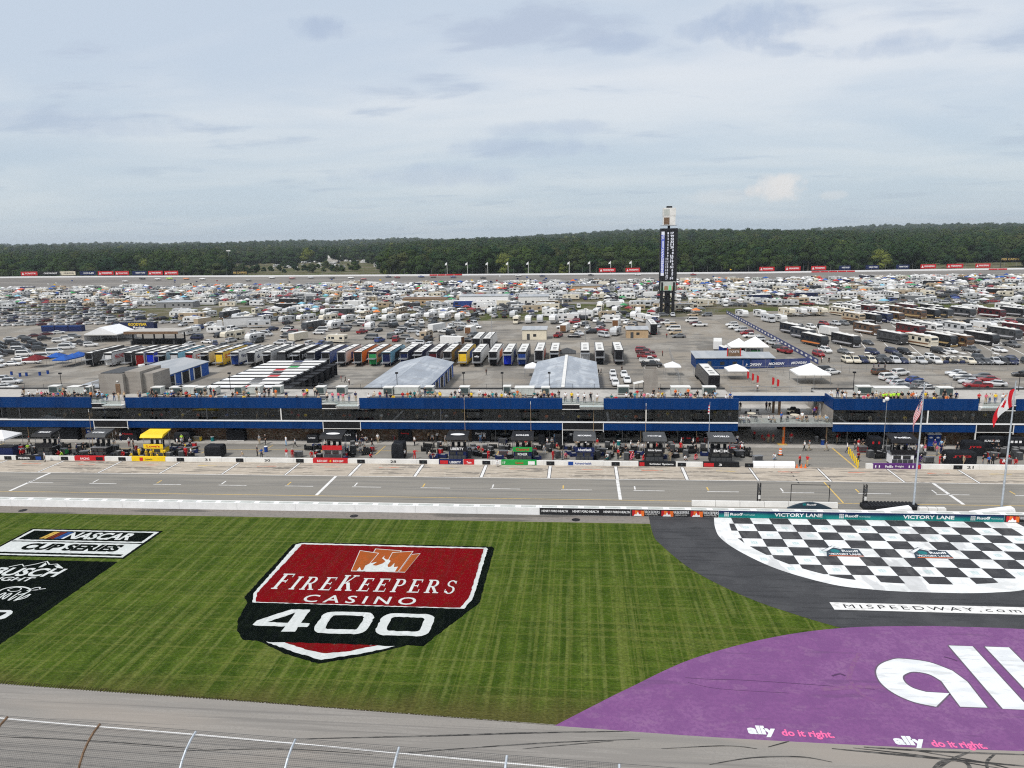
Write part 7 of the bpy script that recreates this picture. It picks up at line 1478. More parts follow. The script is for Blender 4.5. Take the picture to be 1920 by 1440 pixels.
def marquee(px, py, w, d, label, h=2.6, rise=1.8, gable=True, side=True, rz=0.0):
    x, y = at(px, py); t = thing('marquee', label, 'tent', (x, y, 0), rz)
    if gable: obj('roof', MB().add([(-w/2, 0, h), (w/2, 0, h), (w/2, d, h), (-w/2, d, h), (0, 0, h+rise), (0, d, h+rise)], [(0, 4, 5, 3), (1, 2, 5, 4), (0, 1, 4), (2, 3, 5)], 'white'), t)
    else: obj('roof', MB().add([(-w/2, 0, h), (w/2, 0, h), (w/2, d, h), (-w/2, d, h), (0, d/2, h+rise)], [(0, 1, 4), (1, 2, 4), (2, 3, 4), (3, 0, 4)], 'white'), t)
    obj('valance', MB().add([(-w/2, 0, h-.35), (w/2, 0, h-.35), (w/2, d, h-.35), (-w/2, d, h-.35), (-w/2, 0, h-.003), (w/2, 0, h-.003), (w/2, d, h-.003), (-w/2, d, h-.003)], [(0, 1, 5, 4), (1, 2, 6, 5), (2, 3, 7, 6), (3, 0, 4, 7)], 'offwhite'), t)
    if side: obj('side_wall', MB().add([(-w/2, 0, 0), (-w/2, d, 0), (-w/2, d, h-.36), (-w/2, 0, h-.36)], [(0, 1, 2, 3)], 'white'), t); obj('side_wall', MB().add([(w/2, d, 0), (-w/2, d, 0), (-w/2, d, h-.36), (w/2, d, h-.36)], [(0, 1, 2, 3)], 'white'), t)
    for sx in (-w/2+.05, 0, w/2-.05):
        for sy in (.05, d-.05): obj('pole', MB().cyl((sx, sy, 0), (sx, sy, h), .06, n=6, m='steel'), t)
    block(x-w/2-.5, x+w/2+.5, y-.5, y+d+.5)
marquee(190, 642, 13, 12, 'large white gabled tent beside the fuel canopy', 3, 2.6)
marquee(1526, 722, 7.6, 7, 'white peaked tent with open sides near the pit building', 2.5, 2.2, gable=False, side=False)
marquee(1388, 668, 5.6, 6, 'white peaked tent behind the long blue hut', 2.8, 2.2, gable=False)
marquee(1420, 668, 6.6, 7, 'larger white peaked tent behind the blue annex', 2.8, 2.6, gable=False)
for px, py, s, m, lb in ((1383, 713, 5, 'white', 'white pop up tent beside the red feather banners'), (60, 690, 5, 'darkred', 'maroon pop up tent among barrels'), (1262, 706, 4, 'white', 'white pop up tent by the fenced yard'), (998, 707, 4, 'white', 'white pop up tent beside the silver gabled garage'), (1063, 678, 5.2, 'darkgrey', 'grey pop up tent between transporters')):
    if m == 'darkred': mat('darkred', (.14, .012, .015), rough=.7)
    x, y = at(px, py); canopy(x, y+2, s, m, lb, 2.5)
for k, (px, py) in enumerate(((100, 684), (113, 690), (130, 686), (142, 682))): x, y = at(px, py); canopy(x, y+2, 4.2, 'bluewall', 'bright blue pop up tent in the cluster beside transporters', 2.4, 0, 'cluster of bright blue tents')
# banner fences of the coach lot
mat('bannerblue', (.045, .06, .17), rough=.6, world=True, layers=[((1, 1, 1), .5, 2, .5, .6, (.07, .085, .21), .6)])
def banner_fence(p, q, n, label, texts=True, h=1.9):
    a, b = Vector((*p, 0)), Vector((*q, 0)); t = thing('banner_fence', label, 'fence', a); d = (b-a)/n; ang = math.atan2(d.y, d.x); L_ = d.length
    for k in range(n):
        o = obj('banner', MB().box(.03, L_-.03, -.02, .02, .15, h, 'bannerblue'), t, d*k, ang)
        me = MB().add([(L_*.5+L_*.28*math.cos(2*math.pi*i/12), -.03, h*.55+.22*h*math.sin(2*math.pi*i/12)) for i in range(12)], [tuple(range(12))], 'offwhite') if not texts else None
        if me: obj('oval_mark', me, o)
        obj('post', MB().cyl((0, 0, 0), (0, 0, h+.1), .04, n=5, m='steel'), t, d*k)
    return t, d, ang
banner_fence(at(1362, 588), at(1534, 684), 30, 'long blue banner fence with white ovals along the coach lot', False, 1.5)
t, d, ang = banner_fence(at(1392, 692), at(1519, 687), 3, 'blue banner fence reading MICHIGAN beside the blue annex', True, 2.3)
for k in range(3): o = lettering('MICHIGAN', 0, 0, 0, 4.4, .7, 'white', t, bold=.03, shear=.3); o.location = d*k+Vector((.8, -.05, .8)); o.rotation_euler = (R(90), 0, ang)
for k in range(5):
    x, y = at(1400+k*9+(20 if k > 2 else 0), 716+k*4); t = thing('feather_banner', 'red feather banner beside the white pop up tent', 'banner', (x, y, 0), 0, 'row of red feather banners'); obj('pole', MB().cyl((0, 0, 0), (0, 0, 2.65), .03, n=5, m='steel'), t); obj('sail', MB().add([(.03, 0, .8), (.5, 0, .9), (.55, 0, 2.3), (.3, 0, 2.55), (.03, 0, 2.6), (.03, .03, .8), (.5, .03, .9), (.55, .03, 2.3), (.3, .03, 2.55), (.03, .03, 2.6)], [(4, 3, 2, 1, 0), (5, 6, 7, 8, 9), (0, 1, 6, 5), (1, 2, 7, 6), (2, 3, 8, 7), (3, 4, 9, 8)], 'red'), t)
x, y = at(1375, 690); t = thing('pylon_sign', 'upright red framed sign panel beside the long blue hut', 'sign', (x, y, 0)); obj('panel', MB().box(-1.6, 1.6, -.1, .1, 2.6, 5.2, 'rust'), t); [obj('post', MB().box(s-.1, s+.1, -.1, .1, 0, 5.3, 'red'), t) for s in (-1.72, 1.72)]; lettering('TICKETS', -1.3, -.11, 4.2, 2.6, .5, 'white', t); 
def chain_fence(p, q, n, label):
    a, b = Vector((*p, 0)), Vector((*q, 0)); t = thing('chain_fence', label, 'fence', a); d = (b-a)/n
    for k in range(n+1): obj('post', MB().cyl((0, 0, 0), (0, 0, 1.9), .04, n=5, m='steel'), t, d*k)
    for z in (.1, .7, 1.3, 1.88): obj('rail', MB().cyl((0, 0, z), tuple((b-a)+Vector((0, 0, z))), .015 if z not in (1.88,) else .03, n=4, m='steel'), t)
chain_fence(at(1300, 702), at(1920, 694), 40, 'thin chain fence behind the white peaked tent'); chain_fence(at(1255, 665), at(1275, 722), 8, 'thin chain fence of the yard beside transporters'); chain_fence(at(1290, 590), at(1345, 588), 10, 'thin chain fence beside the scoring tower'); chain_fence(at(1345, 577), at(1920, 569), 60, 'thin chain fence along the far side of the coach lot')
for k in range(6):
    x, y = at(1352+3.5*k, 662+1.5*(k % 3)); t = thing('portable_toilet', 'light blue portable toilet beside the white cargo trailer', 'portable toilet', (x, y, 0), 0, 'cluster of light blue toilets'); obj('cabin', MB().box(-.55, .55, 0, 1.1, .05, 2.1, 'blue'), t); obj('roof', MB().taper((-.6, .6, -.05, 1.15, 2.1), (-.35, .35, .2, .9, 2.4), 'offwhite'), t); obj('door', MB().box(-.42, .42, -.04, -.001, .15, 2.0, 'navy'), t)
for i, (px, py) in enumerate(((22, 703), (38, 706), (75, 704), (50, 705), (90, 701))): x, y = at(px, py); t = thing('blue_barrel', 'blue rubbish barrel on bare pavement beside the maroon tent', 'barrel', (x, y, 0), 0, 'blue barrels by the maroon tent'); obj('drum', MB().cyl((0, 0, 0), (0, 0, .95), .32, n=12, m='blue'), t); obj('rim', MB().cyl((0, 0, .95), (0, 0, 1.0), .34, n=12, m='navy'), t)

# ------------------------------------------------------------------ parked cars and coaches near the paddock
D = True
for px, py in ((1149, 704), (1150, 712), (1154, 722), (1170, 706), (1176, 717)):
    x, y = at(px, py); put('sedan', x, y, math.pi+.0, 'white', 'white safety sedan with dark glass parked beside the silver gabled garage', 'white safety sedans', D)
lotF = [(1665, 712), (1678, 718), (1686, 724), (1696, 730), (1702, 736), (1688, 704), (1650, 702), (1714, 716), (1724, 724), (1740, 732), (1560, 702), (1548, 698)]
for i, (px, py) in enumerate(lotF):
    c = ('white', 'silver', 'silver', 'grey', 'dark grey', 'white', 'brown', 'blue', 'grey', 'white', 'white', 'black')[i]; k = 'suv' if i in (0, 5, 6, 11) else 'sedan'
    x, y = at(px, py); put(k, x, y, R(-62)+rnd.uniform(-.1, .1), c, c + ' ' + NAMES[k] + (' beside the white peaked tent' if i > 9 else ' in the group before the steel stair'), 'cars before the steel stair', D, pad=-.2)
for i, (px, py) in enumerate(((1792, 704), (1800, 708), (1808, 714), (1818, 720), (1830, 706), (1842, 710), (1832, 728), (1852, 716), (1866, 724), (1880, 731), (1905, 738), (1918, 706), (1890, 735))):
    c = ('silver', 'white', 'grey', 'silver', 'maroon', 'grey', 'red', 'red', 'silver', 'white', 'silver', 'black', 'dark grey')[i]; k = 'pickup' if i == 6 else 'sedan'
    x, y = at(px, py); put(k, x, y, R(72)+rnd.uniform(-.1, .1), c, c + ' ' + NAMES[k] + ' in the group behind the steel stair', 'cars behind the steel stair', D, pad=-.2)
for i, (x, y) in enumerate(row(1590, 681, 1932, 684, 23)):
    k = rnd.choice(('cart', 'suv', 'cart', 'pickup', 'sedan', 'suv')); c = rnd.choice(('navy', 'black', 'white', 'navy', 'dark grey', 'cream', 'black', 'silver'))
    put(k, x, y+1, math.pi+rnd.uniform(-.06, .06), c, c + ' ' + NAMES[k] + ' in the straight row at the coach lot edge', 'vehicles in the row at the coach lot edge', D, pad=-.05)
    k = rnd.choice(('suv', 'cart', 'sedan')); c = rnd.choice(('navy', 'black', 'white', 'dark grey'))
    if i % 2: put(k, x+1.0, y+6.6, math.pi+rnd.uniform(-.1, .1), c, c + ' ' + NAMES[k] + ' in the second row at the coach lot edge', 'vehicles in the second row', D)
AX = R(180+14)                 # coach noses point at the camera side, along the lot lines
for i in range(16):            # painted bay lines
    x = 68+7.0*i; obj('bay_line', strip([(x, 214), (x+8, 246)], .22, 'linewhite', .02), bpy.data.objects['coach_lot_pavement']); obj('bay_line', strip([(x+14, 262), (x+23, 296)], .22, 'linewhite', .02), bpy.data.objects['coach_lot_pavement'])
ST = {'orange': (.6, .2, .06), 'gold': (.42, .3, .14), 'white': (.7, .7, .7), 'red': (.4, .03, .03), 'silver': (.4, .4, .42), 'black': (.02, .02, .02), 'brown': (.16, .08, .04)}
def coach(px, py, k, c, s, lab):
    x, y = at(px, py); hl = KIND[k][3][1]; x -= -math.sin(AX)*-hl*0; 
    cx, cy = x+math.sin(R(14))*hl, y+math.cos(R(14))*hl
    return put(k, cx, cy, AX, c, c + ' ' + NAMES[k] + ' ' + lab, 'coaches and trailers in the coach lot', True, ST[s], pad=-.1)
LN = [(1528, 653, 'coach', 'black', 'orange', 'with orange flash in the front coach row'), (1506, 640, 'coach', 'dark grey', 'silver', 'behind the orange flashed coach'), (1484, 630, 'coach', 'black', 'silver', 'nearest the blue banner fence'), (1588, 653, 'coach', 'black', 'silver', 'with silver swoosh in the front coach row'), (1555, 632, 'cargo', 'white', 'black', 'with black swoosh between coaches'), (1628, 630, 'coach', 'brown', 'white', 'with white lower side in the coach lot'), (1677, 648, 'coach', 'dark grey', 'black', 'with plain dark side in the front row'), (1733, 654, 'coach', 'cream', 'brown', 'with brown flash in the front row'), (1770, 652, 'coach', 'black', 'gold', 'with gold swoosh beside the cream coach'), (1800, 653, 'coach', 'brown', 'gold', 'with gold swoosh in the front row'), (1848, 650, 'coach', 'black', 'white', 'with broad white swoosh in the front row'), (1892, 640, 'coach', 'dark grey', 'silver', 'with silver swoosh near the lot end'), (1920, 632, 'coach', 'maroon', 'silver', 'with silver swoosh near the lot end'), (1712, 632, 'coach', 'maroon', 'red', 'with red flash behind the front row'), (1745, 628, 'coach', 'white', 'brown', 'behind the cream coach'), (1800, 628, 'coach', 'silver', 'white', 'behind the gold swoosh coaches'), (1850, 626, 'fifth', 'white', 'silver', 'behind the white swoosh coach'), (1600, 622, 'coach', 'black', 'silver', 'second row by the white cargo trailer'),
      (1633, 608, 'coach', 'black', 'silver', 'with white front cap in the third row'), (1654, 606, 'coach', 'navy', 'silver', 'with silver swoosh in the third row'), (1676, 605, 'coach', 'brown', 'gold', 'with gold front in the third row'), (1718, 599, 'coach', 'brown', 'gold', 'with bronze side in the third row'), (1744, 598, 'coach', 'black', 'gold', 'with gold swoosh in the third row'), (1768, 597, 'coach', 'dark grey', 'gold', 'with gold swoosh in the third row'), (1810, 596, 'coach', 'dark grey', 'silver', 'with plain front in the third row'), (1866, 598, 'coach', 'maroon', 'white', 'with white windscreen blind in the third row'), (1908, 596, 'coach', 'black', 'silver', 'at the end of the third row'), (1575, 594, 'coach', 'cream', 'brown', 'in the third row behind trailers'), (1602, 606, 'coach', 'tan', 'brown', 'with open awning in the third row'),
      (1475, 595, 'fifth', 'cream', 'brown', 'in the trailer row by the fence'), (1497, 595, 'fifth', 'white', 'brown', 'in the trailer row by the fence'), (1517, 594, 'fifth', 'white', 'silver', 'in the trailer row by the fence'), (1536, 594, 'fifth', 'cream', 'silver', 'in the trailer row by the fence'), (1440, 606, 'classc', 'silver', 'white', 'beside the trailer row'), (1424, 596, 'trailer', 'white', 'silver', 'at the fence corner'), (1462, 606, 'trailer', 'white', 'brown', 'towed by a white car'), (1390, 596, 'trailer', 'white', 'silver', 'at the start of the banner fence')]
for a in LN: coach(*a)
for i in range(14): coach(1600+i*25+rnd.uniform(-4, 4), 588+(i*5) % 4, rnd.choice(('coach', 'coach', 'fifth', 'trailer')), rnd.choice(('black', 'white', 'brown', 'dark grey', 'cream', 'maroon')), rnd.choice(list(ST)), 'in the last coach lot row')
lc = [(1547, 661), (1583, 663), (1635, 664), (1673, 663), (1695, 664), (1757, 662), (1782, 662), (1822, 660), (1873, 660), (1897, 650), (1628, 646), (1636, 650), (1650, 650), (1535, 668)]
cars([at(*p) for p in lc], 'parked before the front coach row', 'cars before the front coach row', AX, detail=D)
cars(row(1545, 610, 1915, 606, 20), 'parked behind the third coach row', 'cars between coach rows', AX, detail=D)
cars(row(1480, 616, 1540, 616, 4), 'parked near the trailer row', 'cars near the trailer row', AX, detail=D)
cars(row(1372, 612, 1420, 640, 6), 'parked along the banner fence', 'cars along the banner fence', R(100), detail=D)
cars(row(1440, 640, 1470, 662, 4), 'parked outside the banner fence', 'cars outside the banner fence', R(20), detail=D)
for px, py, k, c, lb in ((1366, 662, 'trailer', 'tan', 'tan travel trailer beside light blue toilets'), (1390, 660, 'trailer', 'cream', 'cream travel trailer near green skips'), (1415, 660, 'trailer', 'white', 'white travel trailer beside the banner fence'), (1466, 686, 'fifth', 'tan', 'beige fifth wheel trailer behind the MICHIGAN fence')): x, y = at(px, py); put(k, x, y+3, R(170), c, lb, None, D)
for px in (1388, 1415): x, y = at(px, 666); tag(obj('green_skip', MB().taper((-1.2, 1.2, -.8, .8, 0), (-1.35, 1.35, -.9, .9, 1.5), 'green').box(-1.36, 1.36, -.92, .92, 1.501, 1.6, 'darkgrey'), None, (x, y, .02)), 'dark green skip beside the travel trailers', 'skip', 'green skips')
cars([at(1296, 604), at(1303, 608), at(1312, 612), at(1252, 608), at(1258, 613), at(1262, 620), at(1266, 627), at(1272, 633), at(1240, 606)], 'parked beside the scoring tower yard', 'cars near the scoring tower', R(95), ('van', 'suv', 'pickup', 'sedan'), detail=D)
for px, py, k, c in ((1210, 664, 'pickup', 'maroon'), (1213, 672, 'pickup', 'red'), (1218, 680, 'pickup', 'white'), (1222, 688, 'pickup', 'black'), (1205, 660, 'suv', 'red')): x, y = at(px, py); put(k, x, y, R(-95), c, c + ' ' + NAMES[k] + ' by the fenced yard beside transporters', None, D)
x, y = at(985, 718); put('cargo', x, y, R(-90), 'white', 'small white cargo trailer beside the silver gabled garage', None, D)
# left: lots
where = 'in the crowded car lot behind the navy transporter'
for r in range(6):
    a0, a1 = at(-30, 612-7*r), at(330-22*r, 606-6.5*r); n = 34-r*2
    cars([(a0[0]+(a1[0]-a0[0])*i/(n-1), a0[1]+(a1[1]-a0[1])*i/(n-1)) for i in range(n)], where, 'cars in the crowded lot', R(-28), ('sedan', 'suv', 'sedan', 'van'), ['white']*8+['silver']*8+['grey']*3+['black', 'maroon', 'navy'], detail=False)
cars(row(20, 638, 110, 626, 9), 'near the open blue container row', 'cars near the blue containers', R(-50), ('sedan',), ['silver', 'grey', 'maroon', 'white', 'dark grey'], detail=D)
for r in range(4): cars(row(0, 652+7*r-4, 84, 642+6*r-4, 9), 'in the block of black cars', 'block of black cars', R(-55), ('suv',), ['black', 'black', 'dark grey'], detail=D)
for r in range(4): cars(row(-10, 690-9*r, 60+22*r, 682-9*r, 7), 'in the block of white vans', 'block of white vans', R(-75), ('van', 'van', 'sedan'), ['white', 'white', 'white', 'silver'], detail=D)
cars([at(112, 642), at(127, 638), at(140, 634), at(150, 646), at(163, 648), at(172, 650), at(130, 650)], 'beside the large white tent', 'cars beside the white tent', R(-70), detail=D)
cars([at(8, 716), at(25, 720), at(-10, 728), at(14, 730)], 'on bare pavement behind the pit building', 'cars behind the pit building', R(-75), ('sedan', 'suv'), ['silver', 'white'], detail=D)
x, y = at(78, 622)
for k in range(3): tag(obj('blue_container', MB().box(0, 5.8, 0, 2.4, 0, 2.5, 'navy').box(.3, 5.5, -.04, -.001, 2.2, 2.4, 'bluewall'), None, (x+6.1*k, y, .01)), 'low navy container in the row beside the car lot', 'container', 'row of navy containers')
# centre: campers behind the transporters
for px, py, k, c, rz in ((430, 640, 'fifth', 'cream', 160), (472, 642, 'trailer', 'white', 155), (514, 637, 'bigtrailer', 'white', 150), (480, 616, 'bigtrailer', 'silver', 110), (505, 612, 'bigtrailer', 'tan', 100), (583, 620, 'coach', 'dark grey', 160), (625, 618, 'trailer', 'white', 155), (570, 606, 'fifth', 'white', 160), (612, 606, 'fifth', 'cream', 160), (650, 604, 'trailer', 'white', 160), (667, 603, 'trailer', 'white', 165), (694, 604, 'trailer', 'white', 165), (726, 603, 'trailer', 'white', 160), (754, 603, 'trailer', 'white', 160), (778, 603, 'classc', 'white', 165), (806, 601, 'fifth', 'white', 165), (833, 603, 'fifth', 'white', 170), (860, 601, 'trailer', 'white', 175), (690, 620, 'trailer', 'white', 180), (1090, 600, 'bigtrailer', 'white', 92), (968, 608, 'classc', 'cream', 178), (990, 607, 'trailer', 'white', 178), (1012, 606, 'trailer', 'silver', 178), (1037, 608, 'fifth', 'white', 178), (921, 590, 'trailer', 'white', 165), (1125, 585, 'coach', 'cream', 178), (1207, 606, 'fifth', 'white', 200), (870, 578, 'coach', 'blue', 95), (905, 579, 'coach', 'white', 95), (963, 576, 'trailer', 'white', 170), (1022, 580, 'bigtrailer', 'white', 90)):
    x, y = at(px, py); put(k, x, y+3, R(rz)+rnd.uniform(-.06, .06), c, c + ' ' + NAMES[k] + ' parked behind the transporter row', 'campers parked behind the transporter row', D, ST['brown'])
cc = [(545, 637), (460, 650), (470, 653), (405, 648), (420, 652), (400, 655), (440, 658), (648, 617), (740, 614), (755, 617), (752, 623), (780, 620), (790, 614), (790, 607), (775, 624), (786, 630), (735, 634), (742, 640), (772, 643), (835, 624), (848, 622), (862, 620), (870, 614), (880, 612), (890, 610), (846, 612), (858, 608), (885, 604), (890, 600), (898, 585), (1087, 628), (1128, 622), (1132, 632), (1127, 612), (830, 640), (850, 636), (870, 637), (1105, 598), (1060, 590), (1075, 588), (1140, 590), (1155, 592), (1172, 590), (500, 630), (540, 608), (1190, 592), (1095, 592), (1165, 600)]
cars([at(*p) for p in cc], 'parked behind the transporter row', 'cars parked behind the transporter row', R(-80), ('suv', 'sedan', 'pickup', 'van'), None, D, 1.5)
fill = random.Random(31)
for k in range(1700):
    px, py = fill.choice(((fill.uniform(330, 905), fill.uniform(588, 652)), (fill.uniform(1045, 1235), fill.uniform(586, 634)), (fill.uniform(560, 900), fill.uniform(588, 618))))
    if 905 < px < 1045: continue
    x, y = at(px, py)
    if y < 234 or fill.random() > (.9 if py < 606 else .42): continue
    kk = fill.choice(('trailer', 'trailer', 'bigtrailer', 'fifth', 'classc', 'coach', 'popup', 'suv', 'pickup', 'suv', 'sedan', 'pickup', 'van') if py < 608 else ('suv', 'pickup', 'sedan', 'suv', 'van', 'trailer', 'cargo'))
    c = fill.choice(['white']*7+['cream', 'silver', 'tan']) if kk in ('trailer', 'bigtrailer', 'fifth', 'classc', 'cargo') else fill.choice(['white', 'white', 'blue', 'red']) if kk == 'popup' else fill.choice(['dark grey', 'white', 'tan', 'navy', 'brown']) if kk == 'coach' else fill.choice(CARMIX)
    put(kk, x, y, R(fill.choice((165, 160, 170, -15, 80, 95)))+fill.uniform(-.15, .15), c, c + ' ' + NAMES[kk] + ' on the paved camping lot behind the transporters', 'vehicles on the paved camping lot', y < 270, ST['brown'], pad=.35)
for px, py, lb in ((1098, 640, 'tall light pole behind transporters'), (923, 655, 'tall light pole beside the beige block hut'), (432, 512, 'tall floodlight pole among the far trees')):
    x, y = at(px, py); t = thing('light_pole', lb, 'light pole', (x, y, 0)); hh = 11 if py > 600 else 26; obj('pole', MB().cyl((0, 0, 0), (0, 0, hh), .12 if py > 600 else .3, .07 if py > 600 else .2, n=6, m='steel'), t); obj('lamp_head', MB().box(-.6, .6, -.2, .2, hh, hh+.3, 'offwhite') if py > 600 else MB().box(-2.5, 2.5, -.4, .4, hh, hh+1.4, 'offwhite'), t)
for px, py, s in ((912, 704, 'black'), (640, 716, 'red'), (648, 718, 'black'), (655, 722, 'white'), (1122, 703, 'black'), (1127, 702, 'black'), (1166, 698, 'black'), (1242, 668, 'dark red'), (1250, 634, 'dark red'), (1554, 681, 'black'), (1540, 680, 'red'), (1638, 693, 'navy'), (1647, 692, 'navy'), (1659, 693, 'black'), (1420, 734, 'white')):
    x, y = at(px, py); person(x, y, .01, s, 'black', 'walk' if s == 'black' else 'stand', rnd.uniform(-2, 2), 'on the open paddock', 'people walking in the paddock')
# ------------------------------------------------------------------ scoring tower
PX, PY = 38.9, 341.0
t = thing('scoring_tower', 'tall black scoring pylon with lit white numbers above the campground', 'scoreboard', (PX, PY, 0)); block(PX-6, PX+6, PY-6, PY+6)
for sx in (-2.6, 2.6):
    for sy in (-1.6, 1.6): obj('leg', MB().box(sx-.45, sx+.45, sy-.45, sy+.45, 0, 14.6, 'black'), t)
obj('core_column', MB().box(-1.1, 1.1, -1.2, 1.2, 0, 10.7, 'black'), t)
for z0 in (1.0, 5.6):
    for s in (-1, 1): obj('brace', MB().cyl((s*2.6, -1.7, z0), (0, -1.7, z0+4.4), .2, n=5, m='black'), t); obj('girder', MB().box(-2.6, 2.6, s*1.6-.15, s*1.6+.15, z0+4.4, z0+4.8, 'black'), t)
obj('board', MB().box(-3.75, 3.75, -1.9, 1.9, 10.8, 38.2, 'black'), t)
obj('video_screen', MB().box(-3.3, 3.3, -1.99, -1.905, 10.9, 14.9, 'hvac'), t)
for x0, x1, z0, z1, m in ((-3.2, -1.9, 11, 13.6, 'ledgreen'), (-1.8, .1, 11.2, 12.9, 'ledbrown'), (.2, 1.5, 11, 13.2, 'ledgreen'), (1.6, 3.2, 11, 12.8, 'ledbrown'), (2.2, 2.9, 13, 14.2, 'ledpink')): obj('screen_picture', MB().taper((x0, x1, -2.03, -1.995, z0), (x0+.25, x1-.3, -2.03, -1.995, z1), m), t)
obj('name_strip', MB().box(-3.35, -2.0, -1.99, -1.905, 17.5, 36.8, 'ledblue'), t)
for z0, z1 in ((35.4, 36.8), (17.5, 18.9)): obj('strip_end', MB().box(-3.35, -2.0, -2.02, -1.995, z0, z1, 'ledwhite'), t)
for k in range(3): obj('slash', MB().add([(-3.3, -2.02, 33.4+.55*k), (-2.05, -2.02, 34.0+.55*k), (-2.05, -2.02, 34.25+.55*k), (-3.3, -2.02, 33.65+.55*k)], [(0, 1, 2, 3)], 'ledwhite'), t)
o = obj('lettering', text_mesh('MISPEEDWAY.com', 13.4, 1.0, 'ledwhite', bold=.03), t, (-2.2, -2.02, 19.3)); o.rotation_euler = (R(90), R(-90), 0)
A = ['1', '2', '3', '4', '5', '6', '7', '8', '9', '10', '11', '12', '13', '14', '15', '26', '27']; B_ = ['17', '99', '42', '33', '11', '20', '4', '8', '16', '77', '19', '5', '51', '6', '3', '7', '31']
for k, (a, b) in enumerate(zip(A, B_)):
    z = 35.6-1.235*k; wa = .55*len(a); lettering(a, -.15-wa, -1.96, z, wa, .9, 'ledwhite', t, bold=.02); wb = .72*len(b); lettering(b, 2.1-wb, -1.96, z, wb, 1.0, 'ledwhite', t, bold=.045)
obj('catwalk', MB().box(-3.6, 3.4, -2.4, 2.2, 39.3, 39.5, 'steel'), t); obj('neck', MB().box(-.5, .5, -.5, .5, 38.2, 39.6, 'black'), t)
obj('sign_box', MB().box(-2.6, 2.6, -1.8, 2.0, 39.6, 43.5, 'offwhite'), t); obj('sign_box', MB().box(-2.7, 2.7, -1.9, 2.1, 43.55, 47.0, 'offwhite'), t); obj('roof_unit', MB().box(-1.2, 1.2, -.8, .8, 47.0, 47.8, 'black'), t); obj('picture_panel', MB().box(-2.4, .0, -1.9, -1.81, 39.9, 42.9, 'rust'), t); obj('logo_panel', MB().box(-2.5, -.1, -2.0, -1.91, 43.9, 46.4, 'hvac'), t)

# ------------------------------------------------------------------ campground
COUNT = {}
for o in S.objects:
    if 'category' in o.keys(): n = o.name.split('.')[0]; COUNT[n] = COUNT.get(n, 0)+1
block(-330, -168, 250, 392); block(62, 300, 205, 372); block(-60, 12, 405, 420)
RVMIX = ['white']*9+['cream']*4+['silver']*4+['tan']*2+['grey']*2+['dark grey']
CANMIX = ['white']*7+['blue', 'red', 'green', 'navy', 'orange', 'light blue', 'grey']
far_mb = MB(); FARMAT = {'white': 'white', 'cream': 'cream', 'silver': 'hvac', 'tan': 'tan', 'grey': 'midgrey', 'black': 'black', 'red': 'red', 'blue': 'blue', 'navy': 'navy', 'dark grey': 'darkgrey', 'maroon': 'rust', 'green': 'green', 'orange': 'orange', 'light blue': 'bluewall'}
def zone(x, y):
    return 'near the white metal sheds' if -80 < x < 40 and y < 450 else 'near the scoring tower' if 0 < x < 110 and y < 420 else 'in the campground beyond the coach lot' if x > 60 else 'in the campground beyond the crowded car lot' if x < -190 else 'in the middle of the campground'
y = 333.0; nfar = 0
while y < 589:
    x = -.87*y+rnd.random()*5
    while x < .60*y:
        x += rnd.uniform(2.6, 5.4)
        if y < 372 and x > 56: continue
        if y < 396 and x < -168: continue
        dens = .93 if y > 420 else .82
        if 398 < y < 412 and rnd.random() < .93: continue
        if -12 < x < 62 and 345 < y < 400: dens = .26
        if -80 < x < -10 and 345 < y < 372: dens = .6
        if 470 < y < 478: dens = .5
        if rnd.random() > dens: continue
        k = rnd.choices(('trailer', 'bigtrailer', 'fifth', 'coach', 'classc', 'suv', 'pickup', 'sedan', 'popup', 'cargo', 'van'), (22, 12, 12, 7, 10, 12, 16, 8, 11, 4, 3))[0]
        c = rnd.choice(CANMIX if k == 'popup' else RVMIX if k in ('trailer', 'bigtrailer', 'fifth', 'classc') else ['white', 'white', 'cream', 'black', 'tan', 'silver', 'grey', 'navy'] if k in ('coach', 'cargo') else CARMIX)
        rz = rnd.choice((0, math.pi, R(90), R(90), R(-90), R(60), R(-70)))+rnd.uniform(-.18, .18)
        me = free(x, y+rnd.uniform(-2, 2), rz, k, .12)
        if me is None:
            k = rnd.choice(('suv', 'sedan', 'popup', 'pickup')); c = rnd.choice(CANMIX if k == 'popup' else CARMIX); me = free(x, y, rz, k, .1)
            if me is None: continue
        nm = KIND[k][1]
        if COUNT.get(nm, 0) < 292:
            COUNT[nm] = COUNT.get(nm, 0)+1
            put(k, me[0], me[1], rz, c, c + ' ' + NAMES[k] + ' ' + zone(x, y), (NAMES[k][:-1] + 'ies' if NAMES[k][-1] == 'y' else NAMES[k] + 's') + ' in the campground', False, rnd.choice(list(ST.values())), pad=.08)
        else:
            reserve(me); tmp = MB().merge(WMB[k], (me[0], me[1], .01), rz); cm = FARMAT[c]
            tmp.m = [cm if q == 'paint' else ('tan' if q == 'cloth2' else q) for q in tmp.m]; far_mb.v, b0 = far_mb.v+tmp.v if False else far_mb.v, len(far_mb.v)
            far_mb.v.extend(tmp.v); far_mb.f.extend(tuple(b0+i for i in f) for f in tmp.f); far_mb.m.extend(tmp.m); nfar += 1
    y += rnd.uniform(4.6, 6.4)
if nfar:
    o = obj('distant_campers', far_mb); o['kind'] = 'stuff'; tag(o, 'mass of far campers and cars below the back straight', 'campers')
print('camp', COUNT, nfar)
mat('flagcloth', objcol='color', rough=.8)
